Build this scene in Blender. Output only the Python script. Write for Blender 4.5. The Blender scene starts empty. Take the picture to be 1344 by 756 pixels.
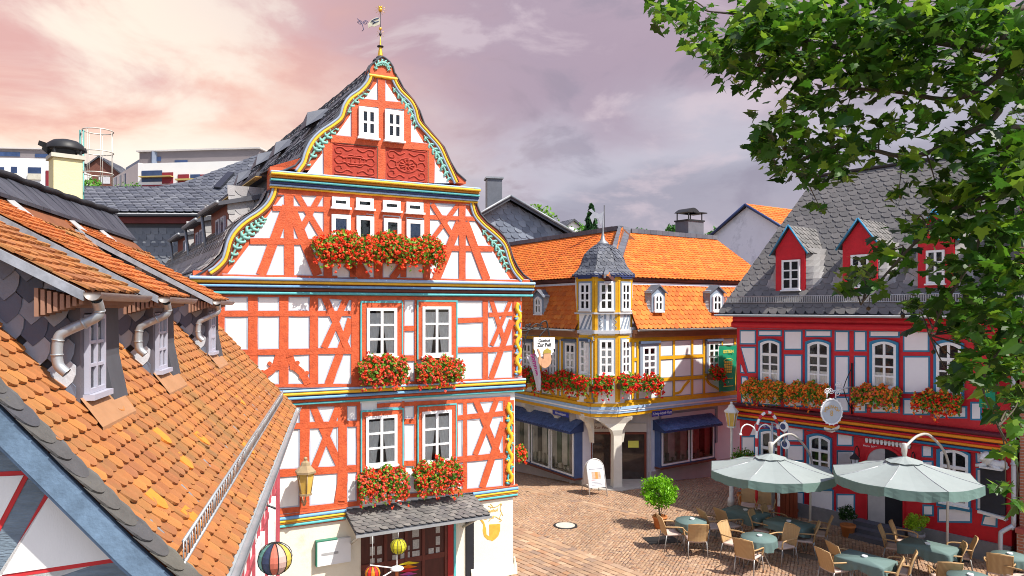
import bpy, bmesh, math, random
from math import sin, cos, pi, radians, atan2, sqrt, hypot
from mathutils import Vector, Matrix
random.seed(7)
SC = bpy.context.scene
COL = SC.collection
# ------------------------------------------------------------------ camera, light, exposure
F, CX, HY, HC = 950.0, 672.0, 405.0, 6.5          # focal length (px), centre, horizon line, eye height
cam = bpy.data.cameras.new('camera'); camo = bpy.data.objects.new('camera', cam); COL.objects.link(camo)
camo.location = (0, 0, HC); camo.rotation_euler = (radians(90), 0, 0)
cam.sensor_width = 36; cam.lens = 36 * F / 1344; cam.shift_y = (HY - 378) / 1344
cam.clip_start = .05; cam.clip_end = 3000
SC.camera = camo
SUN_EL = radians(54); SUN_V = Vector((.85 * cos(SUN_EL), -.527 * cos(SUN_EL), sin(SUN_EL)))
sl = bpy.data.lights.new('sun', 'SUN'); sl.energy = 5.0; sl.angle = radians(.5); sl.color = (1, .95, .86)
slo = bpy.data.objects.new('sun', sl); COL.objects.link(slo)
slo.rotation_euler = SUN_V.to_track_quat('Z', 'Y').to_euler(); slo.location = SUN_V * 60
W = bpy.data.worlds.new('World'); SC.world = W; W.use_nodes = True
SC.view_settings.view_transform = 'Standard'; SC.view_settings.look = 'None'
SC.view_settings.exposure = .54
SC.cycles.filter_width = 1.0; SC.view_settings.gamma = 1

def lin(c):
    if isinstance(c, str):
        c = c.lstrip('#'); c = tuple(int(c[i:i+2], 16) / 255 for i in (0, 2, 4))
        return tuple((x / 12.92 if x <= .04045 else ((x + .055) / 1.055) ** 2.4) for x in c)
    return tuple(c)

def build_world():
    nt = W.node_tree; N = nt.nodes; L = nt.links; N.clear()
    def nd(t, **k):
        n = N.new(t)
        for a, b in k.items(): setattr(n, a, b)
        return n
    def math_(op, a, b=None, clamp=False):
        n = nd('ShaderNodeMath', operation=op); n.use_clamp = clamp
        for i, v in enumerate((a, b)):
            if v is None: continue
            if isinstance(v, (int, float)): n.inputs[i].default_value = v
            else: L.new(v, n.inputs[i])
        return n.outputs[0]
    def mix(f, a, b):
        n = nd('ShaderNodeMix', data_type='RGBA')
        if isinstance(f, (int, float)): n.inputs[0].default_value = f
        else: L.new(f, n.inputs[0])
        for i, v in ((6, a), (7, b)):
            if isinstance(v, tuple): n.inputs[i].default_value = (*v, 1)
            else: L.new(v, n.inputs[i])
        return n.outputs[2]
    def ramp(f, lo, hi):
        n = nd('ShaderNodeMapRange'); n.interpolation_type = 'SMOOTHSTEP'
        L.new(f, n.inputs[0]); n.inputs[1].default_value = lo; n.inputs[2].default_value = hi
        return n.outputs[0]
    tc = nd('ShaderNodeTexCoord'); sep = nd('ShaderNodeSeparateXYZ'); L.new(tc.outputs['Generated'], sep.inputs[0])
    X, Y, Z = sep.outputs
    sky = nd('ShaderNodeTexSky', sky_type='NISHITA'); sky.sun_disc = False
    sky.sun_elevation = SUN_EL; sky.sun_rotation = atan2(SUN_V.x, SUN_V.y); sky.altitude = 250; sky.air_density = 1; sky.dust_density = 1.5
    # projected cloud-layer coordinates
    den = math_('ADD', math_('MAXIMUM', Z, 0.0), .22)
    cmb = nd('ShaderNodeCombineXYZ'); L.new(math_('MULTIPLY', X, 2.6), cmb.inputs[0]); L.new(math_('MULTIPLY', Y, 1.6), cmb.inputs[1])
    L.new(math_('MULTIPLY', Z, 5.6), cmb.inputs[2])
    def noise(scale, detail, rough, off, dist=0.0):
        m = nd('ShaderNodeMapping'); L.new(cmb.outputs[0], m.inputs[0]); m.inputs[1].default_value = off
        n = nd('ShaderNodeTexNoise'); n.inputs['Scale'].default_value = scale; n.inputs['Detail'].default_value = detail
        n.inputs['Roughness'].default_value = rough; n.inputs['Distortion'].default_value = dist
        L.new(m.outputs[0], n.inputs['Vector']); return n.outputs['Fac']
    n1 = noise(1.05, 8, .50, (3.1, 1.7, .4), .35); n2 = noise(2.1, 9, .58, (9.3, 4.2, 2.2), .4); n3 = noise(.5, 3, .5, (1.3, 8.8, 5.0))
    def cramp(f, stops):
        n = nd('ShaderNodeValToRGB'); el = n.color_ramp.elements; n.color_ramp.interpolation = 'B_SPLINE'
        while len(el) < len(stops): el.new(.5)
        for i, (p, c_) in enumerate(stops): el[i].position = p; el[i].color = (*lin(c_), 1)
        L.new(f, n.inputs[0]); return n.outputs[0]
    # cloud decks lit by a low glow at the left, slate mauve to the right, folded by the noise
    zz = math_('ADD', Z, math_('MULTIPLY', math_('SUBTRACT', n1, .5), .34))
    warm = cramp(zz, [(.0, '#dcc6c8'), (.09, '#efe6e4'), (.15, '#fff8ef'), (.20, '#fdeadb'), (.25, '#f6c0aa'), (.31, '#dfadab'), (.42, '#c8aab3'), (.6, '#beaabb')])
    cool = cramp(zz, [(.0, '#d2b8be'), (.07, '#b8afbc'), (.14, '#a5a2b2'), (.20, '#a19fb0'), (.235, '#c9c7d4'), (.29, '#a796a8'), (.38, '#b09eae'), (.5, '#b8a8b8')])
    lr = ramp(math_('ADD', X, math_('MULTIPLY', math_('SUBTRACT', n2, .5), .35)), -.42, .06)
    c = mix(lr, warm, cool)
    c = mix(math_('MULTIPLY', ramp(n2, .53, .66), .55), c, mix(lr, lin('#fff3e2'), lin('#d6c6cf')))
    c = mix(math_('MULTIPLY', ramp(n2, .49, .36), .55), c, mix(lr, lin('#dfb0aa'), lin('#928c9e')))
    g = nd('ShaderNodeVectorMath', operation='DOT_PRODUCT'); L.new(tc.outputs['Generated'], g.inputs[0])
    g.inputs[1].default_value = Vector((-600, 950, 235)).normalized()
    c = mix(math_('MULTIPLY', math_('MULTIPLY', ramp(g.outputs['Value'], .93, .998), ramp(n2, .40, .60)), .6), c, lin('#fff6e6'))
    cov = math_('MULTIPLY', ramp(n3, .2, .45), math_('SUBTRACT', 1.0, math_('MULTIPLY', ramp(Z, .45, .8), .75)))
    front = ramp(Y, -.5, .25)
    cov = math_('MULTIPLY', cov, math_('ADD', .25, math_('MULTIPLY', front, .75)))
    b1 = nd('ShaderNodeBackground'); L.new(sky.outputs[0], b1.inputs[0]); b1.inputs[1].default_value = .165
    b2 = nd('ShaderNodeBackground'); L.new(c, b2.inputs[0]); b2.inputs[1].default_value = .76
    ms = nd('ShaderNodeMixShader'); L.new(cov, ms.inputs[0]); L.new(b1.outputs[0], ms.inputs[1]); L.new(b2.outputs[0], ms.inputs[2])
    out = nd('ShaderNodeOutputWorld'); L.new(ms.outputs[0], out.inputs[0])
build_world()

# ------------------------------------------------------------------ materials
MATS = {}
def mat(name, col, rough=.7, var=.12, vs=3.0, bump=0.0, bs=30.0, metal=0.0, spec=.35, island=None, dirt=None, trans=0.0, stretch=None):
    """procedural principled material; island = list of colours picked per loose piece"""
    if name in MATS: return MATS[name]
    m = bpy.data.materials.new(name); m.use_nodes = True
    nt = m.node_tree; N = nt.nodes; L = nt.links; b = N['Principled BSDF']; out = N['Material Output']
    b.inputs['Roughness'].default_value = rough; b.inputs['Metallic'].default_value = metal
    b.inputs['Specular IOR Level'].default_value = spec
    tc = N.new('ShaderNodeTexCoord'); mp = N.new('ShaderNodeMapping'); L.new(tc.outputs['Object'], mp.inputs[0])
    if stretch: mp.inputs[3].default_value = stretch
    c = lin(col)
    if island:
        g = N.new('ShaderNodeNewGeometry'); r = N.new('ShaderNodeValToRGB'); r.color_ramp.interpolation = 'LINEAR'
        el = r.color_ramp.elements
        while len(el) < len(island): el.new(.5)
        for i, cc in enumerate(island):
            el[i].position = i / max(1, len(island) - 1); el[i].color = (*lin(cc), 1)
        L.new(g.outputs['Random Per Island'], r.inputs[0]); src = r.outputs[0]
    else:
        rgb = N.new('ShaderNodeRGB'); rgb.outputs[0].default_value = (*c, 1); src = rgb.outputs[0]
    if var:
        n = N.new('ShaderNodeTexNoise'); n.inputs['Scale'].default_value = vs; n.inputs['Detail'].default_value = 6; n.inputs['Roughness'].default_value = .65
        L.new(mp.outputs[0], n.inputs['Vector'])
        r2 = N.new('ShaderNodeMapRange'); L.new(n.outputs['Fac'], r2.inputs[0]); r2.inputs[1].default_value = .25; r2.inputs[2].default_value = .75
        r2.inputs[3].default_value = 1 - var; r2.inputs[4].default_value = 1 + var
        mx = N.new('ShaderNodeVectorMath'); mx.operation = 'SCALE'; L.new(src, mx.inputs[0]); L.new(r2.outputs[0], mx.inputs['Scale']); src = mx.outputs[0]
    if dirt:                                        # (colour, scale, threshold, amount): blotches with their own shape
        n = N.new('ShaderNodeTexNoise'); n.inputs['Scale'].default_value = dirt[1]; n.inputs['Detail'].default_value = 8; n.inputs['Roughness'].default_value = .7
        L.new(mp.outputs[0], n.inputs['Vector'])
        r2 = N.new('ShaderNodeMapRange'); L.new(n.outputs['Fac'], r2.inputs[0]); r2.inputs[1].default_value = dirt[2]; r2.inputs[2].default_value = dirt[2] + .14
        r2.inputs[4].default_value = dirt[3]
        mx = N.new('ShaderNodeMix'); mx.data_type = 'RGBA'; L.new(r2.outputs[0], mx.inputs[0]); L.new(src, mx.inputs[6]); mx.inputs[7].default_value = (*lin(dirt[0]), 1); src = mx.outputs[2]
    L.new(src, b.inputs['Base Color'])
    if bump:
        n = N.new('ShaderNodeTexNoise'); n.inputs['Scale'].default_value = bs; n.inputs['Detail'].default_value = 4; L.new(mp.outputs[0], n.inputs['Vector'])
        bp = N.new('ShaderNodeBump'); bp.inputs['Strength'].default_value = bump; bp.inputs['Distance'].default_value = .02
        L.new(n.outputs['Fac'], bp.inputs['Height']); L.new(bp.outputs[0], b.inputs['Normal'])
    if trans:
        t = N.new('ShaderNodeBsdfTranslucent'); L.new(src, t.inputs[0]); ms = N.new('ShaderNodeMixShader'); ms.inputs[0].default_value = trans
        L.new(b.outputs[0], ms.inputs[1]); L.new(t.outputs[0], ms.inputs[2]); L.new(ms.outputs[0], out.inputs[0])
    MATS[name] = m; return m

def glass_mat():
    m = bpy.data.materials.new('window glass'); m.use_nodes = True; N = m.node_tree.nodes; L = m.node_tree.links
    for n in list(N): N.remove(n)
    o = N.new('ShaderNodeOutputMaterial'); t = N.new('ShaderNodeBsdfTransparent'); t.inputs[0].default_value = (.97, .98, .98, 1)
    g = N.new('ShaderNodeBsdfGlossy'); g.inputs['Roughness'].default_value = .03
    tc = N.new('ShaderNodeTexCoord'); n = N.new('ShaderNodeTexNoise'); n.inputs['Scale'].default_value = 2.5; L.new(tc.outputs['Object'], n.inputs['Vector'])
    bp = N.new('ShaderNodeBump'); bp.inputs['Strength'].default_value = .12; bp.inputs['Distance'].default_value = .05; L.new(n.outputs['Fac'], bp.inputs['Height']); L.new(bp.outputs[0], g.inputs['Normal'])
    f = N.new('ShaderNodeFresnel'); f.inputs[0].default_value = 1.6
    s = N.new('ShaderNodeMixShader'); L.new(f.outputs[0], s.inputs[0]); L.new(t.outputs[0], s.inputs[1]); L.new(g.outputs[0], s.inputs[2]); L.new(s.outputs[0], o.inputs[0])
    return m

white_wall = mat('white lime plaster', (.82, .81, .79), .85, .05, 2.0, .12, 60, dirt=('#a59c8c', 1.1, .58, .32), stretch=(2.2, 2.2, .6))
lilac_wall = mat('pale lilac plaster', (.74, .71, .76), .85, .06, 1.5, .2, 60)
cream_wall = mat('cream plaster', (.76, .71, .58), .85, .06, 1.2, .2, 50, dirt=('#a0947a', 1.1, .60, .5))
orange_beam = mat('red ochre timber', (.55, .095, .03), .65, .30, 9, .6, 30, dirt=('#6e2a14', 5, .58, .5))
orange_board = mat('red ochre boards', (.56, .105, .035), .6, .18, 4, .2, 20)
red_carved = mat('carved red panel', (.36, .035, .015), .6, .2, 8, .2, 30)
grey_line = mat('grey blue lining paint', (.42, .46, .55), .8, .1)
teal = mat('teal paint', (.10, .44, .46), .55, .15, 6)
teal_leaf = mat('pale teal carving', (.20, .44, .38), .6, .15, 10)
yellow_p = mat('ochre yellow paint', (.80, .46, .03), .5, .12, 6)
blue_p = mat('sky blue paint', (.16, .36, .62), .5, .15, 6)
navy_p = mat('navy paint', (.03, .05, .14), .5, .15, 6)
brown_p = mat('dark brown paint', (.16, .05, .03), .55, .2, 6)
lead = mat('lead sheet', (.25, .26, .28), .5, .2, 5, .1, 12, metal=.3)
zinc = mat('zinc gutter', (.40, .42, .44), .42, .18, 4, metal=.55)
iron = mat('wrought iron', (.02, .02, .022), .5, .1)
gold = mat('gilding', (.85, .5, .06), .35, .1, metal=.7)
white_paint = mat('white window paint', (.80, .80, .80), .45, .05, 8)
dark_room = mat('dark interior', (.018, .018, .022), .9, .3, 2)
curtain_m = mat('white net curtain', (.80, .80, .78), .9, .1, 10)
GLASS = glass_mat()
tile_old = mat('old clay beaver tail tile', (.5, .17, .06), .8, .22, 1.1, .3, 60,
    island=['#a0643a', '#a6693c', '#955e3a', '#aa6e3c', '#9c643e', '#a5683a', '#8f5a3a', '#ae723e', '#a0663a', '#b4743c', '#966040'], dirt=('#6a5c38', 1.1, .47, .55), stretch=(1.6, .6, .6))
tile_new = mat('orange clay tile', (.6, .19, .04), .7, .10, .8, .15, 60,
    island=['#c8601e', '#d06a22', '#bf5a1c', '#d87426', '#cb6621', '#dc7d2e', '#b8561f'], dirt=('#8f5a2c', .8, .56, .5))
tile_deck = mat('tile underside', (.20, .07, .03), .9, .2)
slate_t = mat('slate tile', (.12, .125, .14), .55, .2, 2, .2, 40, spec=.4,
    island=['#4b4d56', '#565963', '#63656d', '#50535c', '#6c6e75', '#454852', '#5b5e68'])
slate_pale = mat('weathered pale slate', (.3, .3, .3), .6, .18, 1.5, .2, 40, spec=.4,
    island=['#8d8b8a', '#979494', '#827f80', '#a09c9a', '#8a8888', '#918d8b'])
slate_cheek = mat('cheek slate', (.2, .2, .22), .42, .15, 2, .15, 40, spec=.5,
    island=['#333b4d', '#444d61', '#5b6579', '#3a4356', '#8b94a3', '#454e62', '#c6cbd2', '#4e586c', '#a6aeb9'])  # palest slates: white glints put into the slate colour
slate_deck = mat('slate deck', (.07, .072, .085), .8, .2)

# ------------------------------------------------------------------ frames, mesh builder
class Fr:
    """a facade frame: x along the wall, y into the building, z up"""
    def __init__(s, o, dx, dy=None):
        a = dx if dy is None else atan2(dy, dx)
        s.o = Vector((o[0], o[1], o[2] if len(o) > 2 else 0)); s.a = a; s.c = cos(a); s.s = sin(a)
        s.M = Matrix.Translation(s.o) @ Matrix.Rotation(a, 4, 'Z')
    def w(s, x, y, z): return Vector((s.o.x + x * s.c - y * s.s, s.o.y + x * s.s + y * s.c, s.o.z + z))
    def at(s, px, py, d=0.0):
        """where the sight line of a photo point meets the wall plane y = d"""
        D = Vector(((px - CX) / F, 1, -(py - HY) / F)); C = Vector((0, 0, HC)); n = Vector((-s.s, s.c, 0))
        t = (d - (C - s.o).dot(n)) / D.dot(n); P = C + D * t - s.o
        return (P.x * s.c + P.y * s.s, P.z)
    def atx(s, px, py, u):
        D = Vector(((px - CX) / F, 1, -(py - HY) / F)); C = Vector((0, 0, HC)); n = Vector((s.c, s.s, 0))
        t = (u - (C - s.o).dot(n)) / D.dot(n); P = C + D * t - s.o
        return (-P.x * s.s + P.y * s.c, P.z)
WORLD = Fr((0, 0, 0), 0.0)
def gz(x, y): return -.1 * min(max(y - 26, 0), 6) if y > 26 else 0.0
def ground(px, py):
    y = F * HC / (py - HY)
    for _ in range(6): y = F * (HC - gz(0, y)) / (py - HY)
    x = (px - CX) / F * y
    return (x, y, gz(x, y))
def pt(px, py, Y): return Vector(((px - CX) / F * Y, Y, HC - (py - HY) / F * Y))

ROOTM = {}
class MB:
    def __init__(s, fr=WORLD): s.v = []; s.f = []; s.mi = []; s.sm = []; s.fr = fr; s.m = 0; s.smooth = False; s.k = 0
    def add(s, vs, fs):
        b = len(s.v); s.v.extend(vs)
        for f in fs: s.f.append(tuple(b + i for i in f)); s.mi.append(s.m); s.sm.append(s.smooth)
    def poly(s, pts): s.add(list(pts), [tuple(range(len(pts)))])
    def box(s, x0, x1, y0, y1, z0, z1):
        s.add([(x0,y0,z0),(x1,y0,z0),(x1,y1,z0),(x0,y1,z0),(x0,y0,z1),(x1,y0,z1),(x1,y1,z1),(x0,y1,z1)],
              [(0,3,2,1),(4,5,6,7),(0,1,5,4),(1,2,6,5),(2,3,7,6),(3,0,4,7)])
    def prism(s, pts, y0, y1):
        """polygon in (x, z) extruded from y0 (front) to y1 (back)"""
        n = len(pts)
        s.add([(p[0], y0, p[1]) for p in pts] + [(p[0], y1, p[1]) for p in pts],
              [tuple(range(n)), tuple(range(2*n-1, n-1, -1))] + [(i, n+i, n+(i+1)%n, (i+1)%n) for i in range(n)])
    def prismx(s, pts, x0, x1):
        n = len(pts)
        s.add([(x0, p[0], p[1]) for p in pts] + [(x1, p[0], p[1]) for p in pts],
              [tuple(range(n)), tuple(range(2*n-1, n-1, -1))] + [(i, n+i, n+(i+1)%n, (i+1)%n) for i in range(n)])
    def prismz(s, pts, z0, z1):
        n = len(pts)
        s.add([(p[0], p[1], z0) for p in pts] + [(p[0], p[1], z1) for p in pts],
              [tuple(range(n-1, -1, -1)), tuple(range(n, 2*n))] + [(i, (i+1)%n, n+(i+1)%n, n+i) for i in range(n)])
    def beam(s, p, q, w, y0, y1, jit=.006):
        """rough-hewn timber between two (x, z) points"""
        L = hypot(q[0]-p[0], q[1]-p[1])
        if L < 1e-4: return
        dx, dz = (q[0]-p[0])/L, (q[1]-p[1])/L; n = max(2, int(L/.28)+1); a = []; b = []
        for i in range(n):
            t = i/(n-1); c = (p[0]+dx*L*t, p[1]+dz*L*t)
            h1 = w/2 + random.uniform(-jit, jit); h2 = w/2 + random.uniform(-jit, jit)
            a.append((c[0]-dz*h1, c[1]+dx*h1)); b.append((c[0]+dz*h2, c[1]-dx*h2))
        s.k += 1; e = .0006*(s.k % 17)
        s.prism(a + b[::-1], y0 - e, y1)
    def ring(s, outer, inner, y0, y1):
        n = len(outer)
        s.add([(p[0],y0,p[1]) for p in outer]+[(p[0],y0,p[1]) for p in inner]+[(p[0],y1,p[1]) for p in outer]+[(p[0],y1,p[1]) for p in inner],
          [f for i in range(n) for j in [(i+1)%n] for f in ((i,j,n+j,n+i),(2*n+i,2*n+j,j,i),(n+i,n+j,3*n+j,3*n+i),(2*n+j,2*n+i,3*n+i,3*n+j))])
    def tube(s, pts, r, n=8, cap=True, closed=False):
        pts = [Vector(p) for p in pts]; m = len(pts); vs = []; fs = []
        rr = r if isinstance(r, (list, tuple)) else [r]*m; up = None
        for i, p in enumerate(pts):
            t = (pts[(i+1) % m if closed else min(i+1, m-1)] - pts[(i-1) % m if closed else max(i-1, 0)])
            if t.length < 1e-9: t = Vector((0,0,1))
            t.normalize()
            if up is None:
                up = Vector((0,0,1)) if abs(t.z) < .9 else Vector((1,0,0))
            a = t.cross(up)
            if a.length < 1e-6: a = t.cross(Vector((1,0,0)))
            a.normalize(); b = a.cross(t).normalized(); up = b
            for k in range(n):
                an = 2*pi*k/n; vs.append(tuple(p + (a*cos(an) + b*sin(an))*rr[i]))
        for i in range(m if closed else m-1):
            j = (i+1) % m
            for k in range(n): fs.append((i*n+k, i*n+(k+1)%n, j*n+(k+1)%n, j*n+k))
        if cap and not closed: fs += [tuple(range(n-1,-1,-1)), tuple(range((m-1)*n, m*n))]
        o = s.smooth; s.smooth = True; s.add(vs, fs); s.smooth = o
    def lathe(s, prof, c=(0,0,0), n=16, smooth=True, ph=0.0):
        vs = []; fs = []; m = len(prof)
        for r, z in prof:
            for k in range(n): a = 2*pi*k/n+ph; vs.append((c[0]+r*cos(a), c[1]+r*sin(a), c[2]+z))
        for i in range(m-1):
            for k in range(n): fs.append((i*n+k, i*n+(k+1)%n, (i+1)*n+(k+1)%n, (i+1)*n+k))
        fs += [tuple(range(n-1,-1,-1)), tuple(range((m-1)*n, m*n))]
        o = s.smooth; s.smooth = smooth; s.add(vs, fs); s.smooth = o
    def ball(s, c, r, n=8, m=6, sq=(1,1,1), jit=0):
        vs = [(c[0], c[1], c[2]-r*sq[2])]; fs = []
        for i in range(1, m):
            p = pi*i/m
            for k in range(n):
                a = 2*pi*k/n; q = 1+random.uniform(-jit, jit)
                vs.append((c[0]+r*q*sq[0]*sin(p)*cos(a), c[1]+r*q*sq[1]*sin(p)*sin(a), c[2]-r*q*sq[2]*cos(p)))
        vs.append((c[0], c[1], c[2]+r*sq[2])); t = len(vs)-1
        for k in range(n): fs.append((0, 1+(k+1)%n, 1+k)); fs.append((t, 1+(m-2)*n+k, 1+(m-2)*n+(k+1)%n))
        for i in range(m-2):
            for k in range(n): fs.append((1+i*n+k, 1+i*n+(k+1)%n, 1+(i+1)*n+(k+1)%n, 1+(i+1)*n+k))
        o = s.smooth; s.smooth = True; s.add(vs, fs); s.smooth = o
    def build(s, name, mats, parent=None, recalc=False):
        if not isinstance(mats, (list, tuple)): mats = [mats]
        me = bpy.data.meshes.new(name)
        root = parent
        while root is not None and root.parent is not None: root = root.parent
        inv = ROOTM[root.name].inverted() if root is not None else s.fr.M.inverted()
        T = inv @ s.fr.M
        ident = all(abs(T[i][j] - (1 if i == j else 0)) < 1e-9 for i in range(4) for j in range(4))
        vs = s.v if ident else [tuple(T @ Vector(v)) for v in s.v]
        me.from_pydata(vs, [], s.f)
        for m in mats: me.materials.append(m)
        if len(mats) > 1: me.polygons.foreach_set('material_index', s.mi)
        me.polygons.foreach_set('use_smooth', s.sm)
        if recalc:
            bm = bmesh.new(); bm.from_mesh(me); bmesh.ops.recalc_face_normals(bm, faces=bm.faces); bm.to_mesh(me); bm.free()
        me.update()
        o = bpy.data.objects.new(name, me); COL.objects.link(o)
        if parent is not None: o.parent = parent
        else:
            o.matrix_world = s.fr.M; ROOTM[o.name] = s.fr.M.copy()
        return o

def tag(o, label=None, cat=None, group=None, kind=None):
    if label: o['label'] = label
    if cat: o['category'] = cat
    if group: o['group'] = group
    if kind: o['kind'] = kind
    return o
def thing(name, label, cat, fr=WORLD, group=None):
    o = bpy.data.objects.new(name, None); COL.objects.link(o); o.matrix_world = fr.M; ROOTM[o.name] = fr.M.copy()
    o.empty_display_size = .2
    return tag(o, label, cat, group)
CHILD = {}
def kids(o): return [c for c in o.children]
def copy_tree(o, fr=None, label=None, group=None, parent=None, scale=None):
    c = o.copy(); COL.objects.link(c)
    if parent is not None: c.parent = parent
    else:
        M = fr.M.copy()
        if scale: M = M @ Matrix.Diagonal((*scale, 1))
        c.matrix_world = M; ROOTM[c.name] = M
        if label: c['label'] = label
        if group: c['group'] = group
    for ch in o.children: copy_tree(ch, parent=c)
    return c

def text_mesh(mb, txt, cx, cz, size, y, sx=1.0, bold=0.0, rot=0.0, mapf=None):
    """built-in lettering laid flat on plane y, centred at (cx, cz)"""
    cu = bpy.data.curves.new('t', 'FONT'); cu.body = txt; cu.size = size; cu.align_x = 'CENTER'; cu.align_y = 'CENTER'; cu.offset = bold; cu.resolution_u = 3
    ob = bpy.data.objects.new('t', cu); COL.objects.link(ob); bpy.context.view_layer.update()
    me = ob.to_mesh(); c, s_ = cos(rot), sin(rot)
    vs = [(cx + (v.co.x*sx)*c - v.co.y*s_, y, cz + (v.co.x*sx)*s_ + v.co.y*c) for v in me.vertices]
    mb.add(vs, [tuple(p.vertices) for p in me.polygons])
    ob.to_mesh_clear(); bpy.data.objects.remove(ob); bpy.data.curves.remove(cu)

def catmull(pts, n=6):
    P = [Vector(p) for p in pts]; out = []
    for i in range(len(P)-1):
        p0, p1, p2, p3 = P[max(i-1,0)], P[i], P[i+1], P[min(i+2, len(P)-1)]
        for k in range(n):
            t = k/n
            out.append(tuple(.5*((2*p1)+(p2-p0)*t+(2*p0-5*p1+4*p2-p3)*t*t+(3*p1-p0-3*p2+p3)*t**3)))
    out.append(tuple(P[-1])); return out

def tile_field(mb, base, A, L, arange, w, e, t=.022, style='beaver', jit=.006, over=1.45, tilt=.012, nb=5, single=None):
    """rows of overlapping tiles; base(b) is the point at arc length b up the slope, A the unit vector along the row"""
    A = Vector(A); rows = int(L/e)+1
    def N(b):
        T = (Vector(base(min(b+.02, L))) - Vector(base(max(b-.02, 0)))).normalized(); n = A.cross(T).normalized()
        return n
    sgn = 1
    n0 = N(L/2)
    if n0.z < 0 or (abs(n0.z) < 1e-3 and n0.y > 0): sgn = -1
    for i in range(rows):
        b0 = i*e
        if b0 > L - e*.15: break
        top = min(b0 + e*over, L)
        lo, hi = arange(min(b0+e*.5, L)); l2, h2 = arange(top)
        k0 = int(math.floor((lo - w)/w)); k1 = int(math.ceil((hi + w)/w))
        Pb = Vector(base(b0)); nn = N(min(b0+.01, L))*sgn; Pt = Vector(base(top)); nt = N(top)*sgn
        for k in (range(1) if single is not None else range(k0, k1+1)):
            ac = single if single is not None else (k + (.5 if i % 2 else 0))*w + random.uniform(-jit, jit)
            x0, x1 = ac - w*.494, ac + w*.494
            if x1 < lo + w*.12 or x0 > hi - w*.12: continue
            cl = lambda a, l=lo, h=hi: min(max(a, l), h)
            dj = random.uniform(-jit, jit)*1.2; hj = random.uniform(0, tilt)
            vs = []
            for q in range(nb):
                f = q/(nb-1); a = x0 + (x1-x0)*f
                if style == 'beaver': drop = w*.27*(1-sqrt(max(0, 1-(2*f-1)**2*.90)))/.684
                elif style == 'slate': drop = e*.55*max(0, 1-f*1.9)**1.6 + e*.12*max(0, f-.75)
                elif style == 'round': drop = w*.5*(1-sqrt(max(0, 1-(2*f-1)**2*.98)))
                else: drop = 0
                bb = min(b0 + drop + dj, L); bb = max(bb, -.02)
                P = Vector(base(max(bb, 0))) + A*cl(a) + nn*(t + hj); vs.append(P)
            for q in range(nb): vs.append(vs[q] - nn*t*1.0)
            vs.append(Pt + A*cl(x1, l2, h2) + nt*.003); vs.append(Pt + A*cl(x0, l2, h2) + nt*.003)
            fs = [tuple(list(range(nb)) + [2*nb, 2*nb+1])] + [(q, nb+q, nb+q+1, q+1) for q in range(nb-1)] + [(0, 2*nb+1, nb), (nb-1, 2*nb-1, 2*nb)]
            mb.add([tuple(v) for v in vs], fs)

def poly_base(pts):
    """arc-length base function over a polyline of 3-D points"""
    P = [Vector(p) for p in pts]; ls = [0]
    for a, b in zip(P, P[1:]): ls.append(ls[-1] + (b-a).length)
    def f(b):
        for i in range(len(P)-1):
            if b <= ls[i+1] or i == len(P)-2:
                t = (b-ls[i])/(ls[i+1]-ls[i]); return P[i].lerp(P[i+1], t)
    return f, ls[-1]

def arch_path(u0, u1, z0, z1, rise, n=8):
    pts = [(u0, z0), (u1, z0)]
    for i in range(n+1):
        t = i/n; pts.append((u1+(u0-u1)*t, z1 - rise*(2*t-1)**2))
    return pts
def window(root, fr, r, d, cols=2, rows=3, rise=0.0, fw=.055, bar=.022, fm=None, curtain=.6, split=None, proud=.06, open_=False, style='drape'):
    """white casement window: frame mesh, glass pane and curtain behind it"""
    u0, u1, z0, z1 = r; fm = fm or white_paint
    m = MB(fr)
    out = arch_path(u0, u1, z0, z1, rise); inn = arch_path(u0+fw, u1-fw, z0+fw, z1-fw, rise*.9)
    m.ring(out, inn, d-proud, d)
    for c in range(1, cols):
        u = u0+fw+(u1-u0-2*fw)*c/cols; ww = bar*1.5 if c*2 == cols else bar
        m.box(u-ww, u+ww, d-proud*.93, d-proud*.3, z0+fw, z1-fw-rise*.05)
    rr = split or [i/rows for i in range(1, rows)]
    for q in rr:
        z = z0+fw+(z1-z0-2*fw)*q; hb = bar*1.1
        m.box(u0+fw, u1-fw, d-proud*.9, d-proud*.32, z-hb, z+hb)
    m.box(u0-.03, u1+.03, d-proud-.045, d-.002, z0-.045, z0-.002)
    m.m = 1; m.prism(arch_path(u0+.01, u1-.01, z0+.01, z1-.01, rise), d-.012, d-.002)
    wo = m.build('window', [fm, dark_room], root)
    g = MB(fr); g.poly([(p[0], d-proud*.55, p[1]) for p in inn]); g.build('pane', GLASS, wo)
    if curtain:
        c = MB(fr); H = (z1-z0)*curtain; n = 14; b = z0+fw*.5
        for side in (0, 1):
            vs = []; a0 = u0+fw*.6 if side == 0 else (u0+u1)/2+.01; a1 = (u0+u1)/2-.01 if side == 0 else u1-fw*.6
            for i in range(n+1):
                t = i/n
                yy = d-.02-.006*sin(t*23+side)
                if style == 'drape':
                    open_t = abs(t-(0 if side == 0 else 1)); lo = b; 
                    a_top = a0+(a1-a0)*t; k = .62
                    a_bot = (a0+(a1-a0)*t*k) if side == 0 else (a1-(a1-a0)*(1-t)*k)
                    vs += [(a_bot, yy, lo), (a_top, yy, b+H)]
                else: vs += [(a0+(a1-a0)*t, yy, b), (a0+(a1-a0)*t, yy, b+H*.6)]
            c.add(vs, [(2*i, 2*i+2, 2*i+3, 2*i+1) for i in range(n)])
        c.build('curtain', curtain_m, wo)
    return wo

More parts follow.
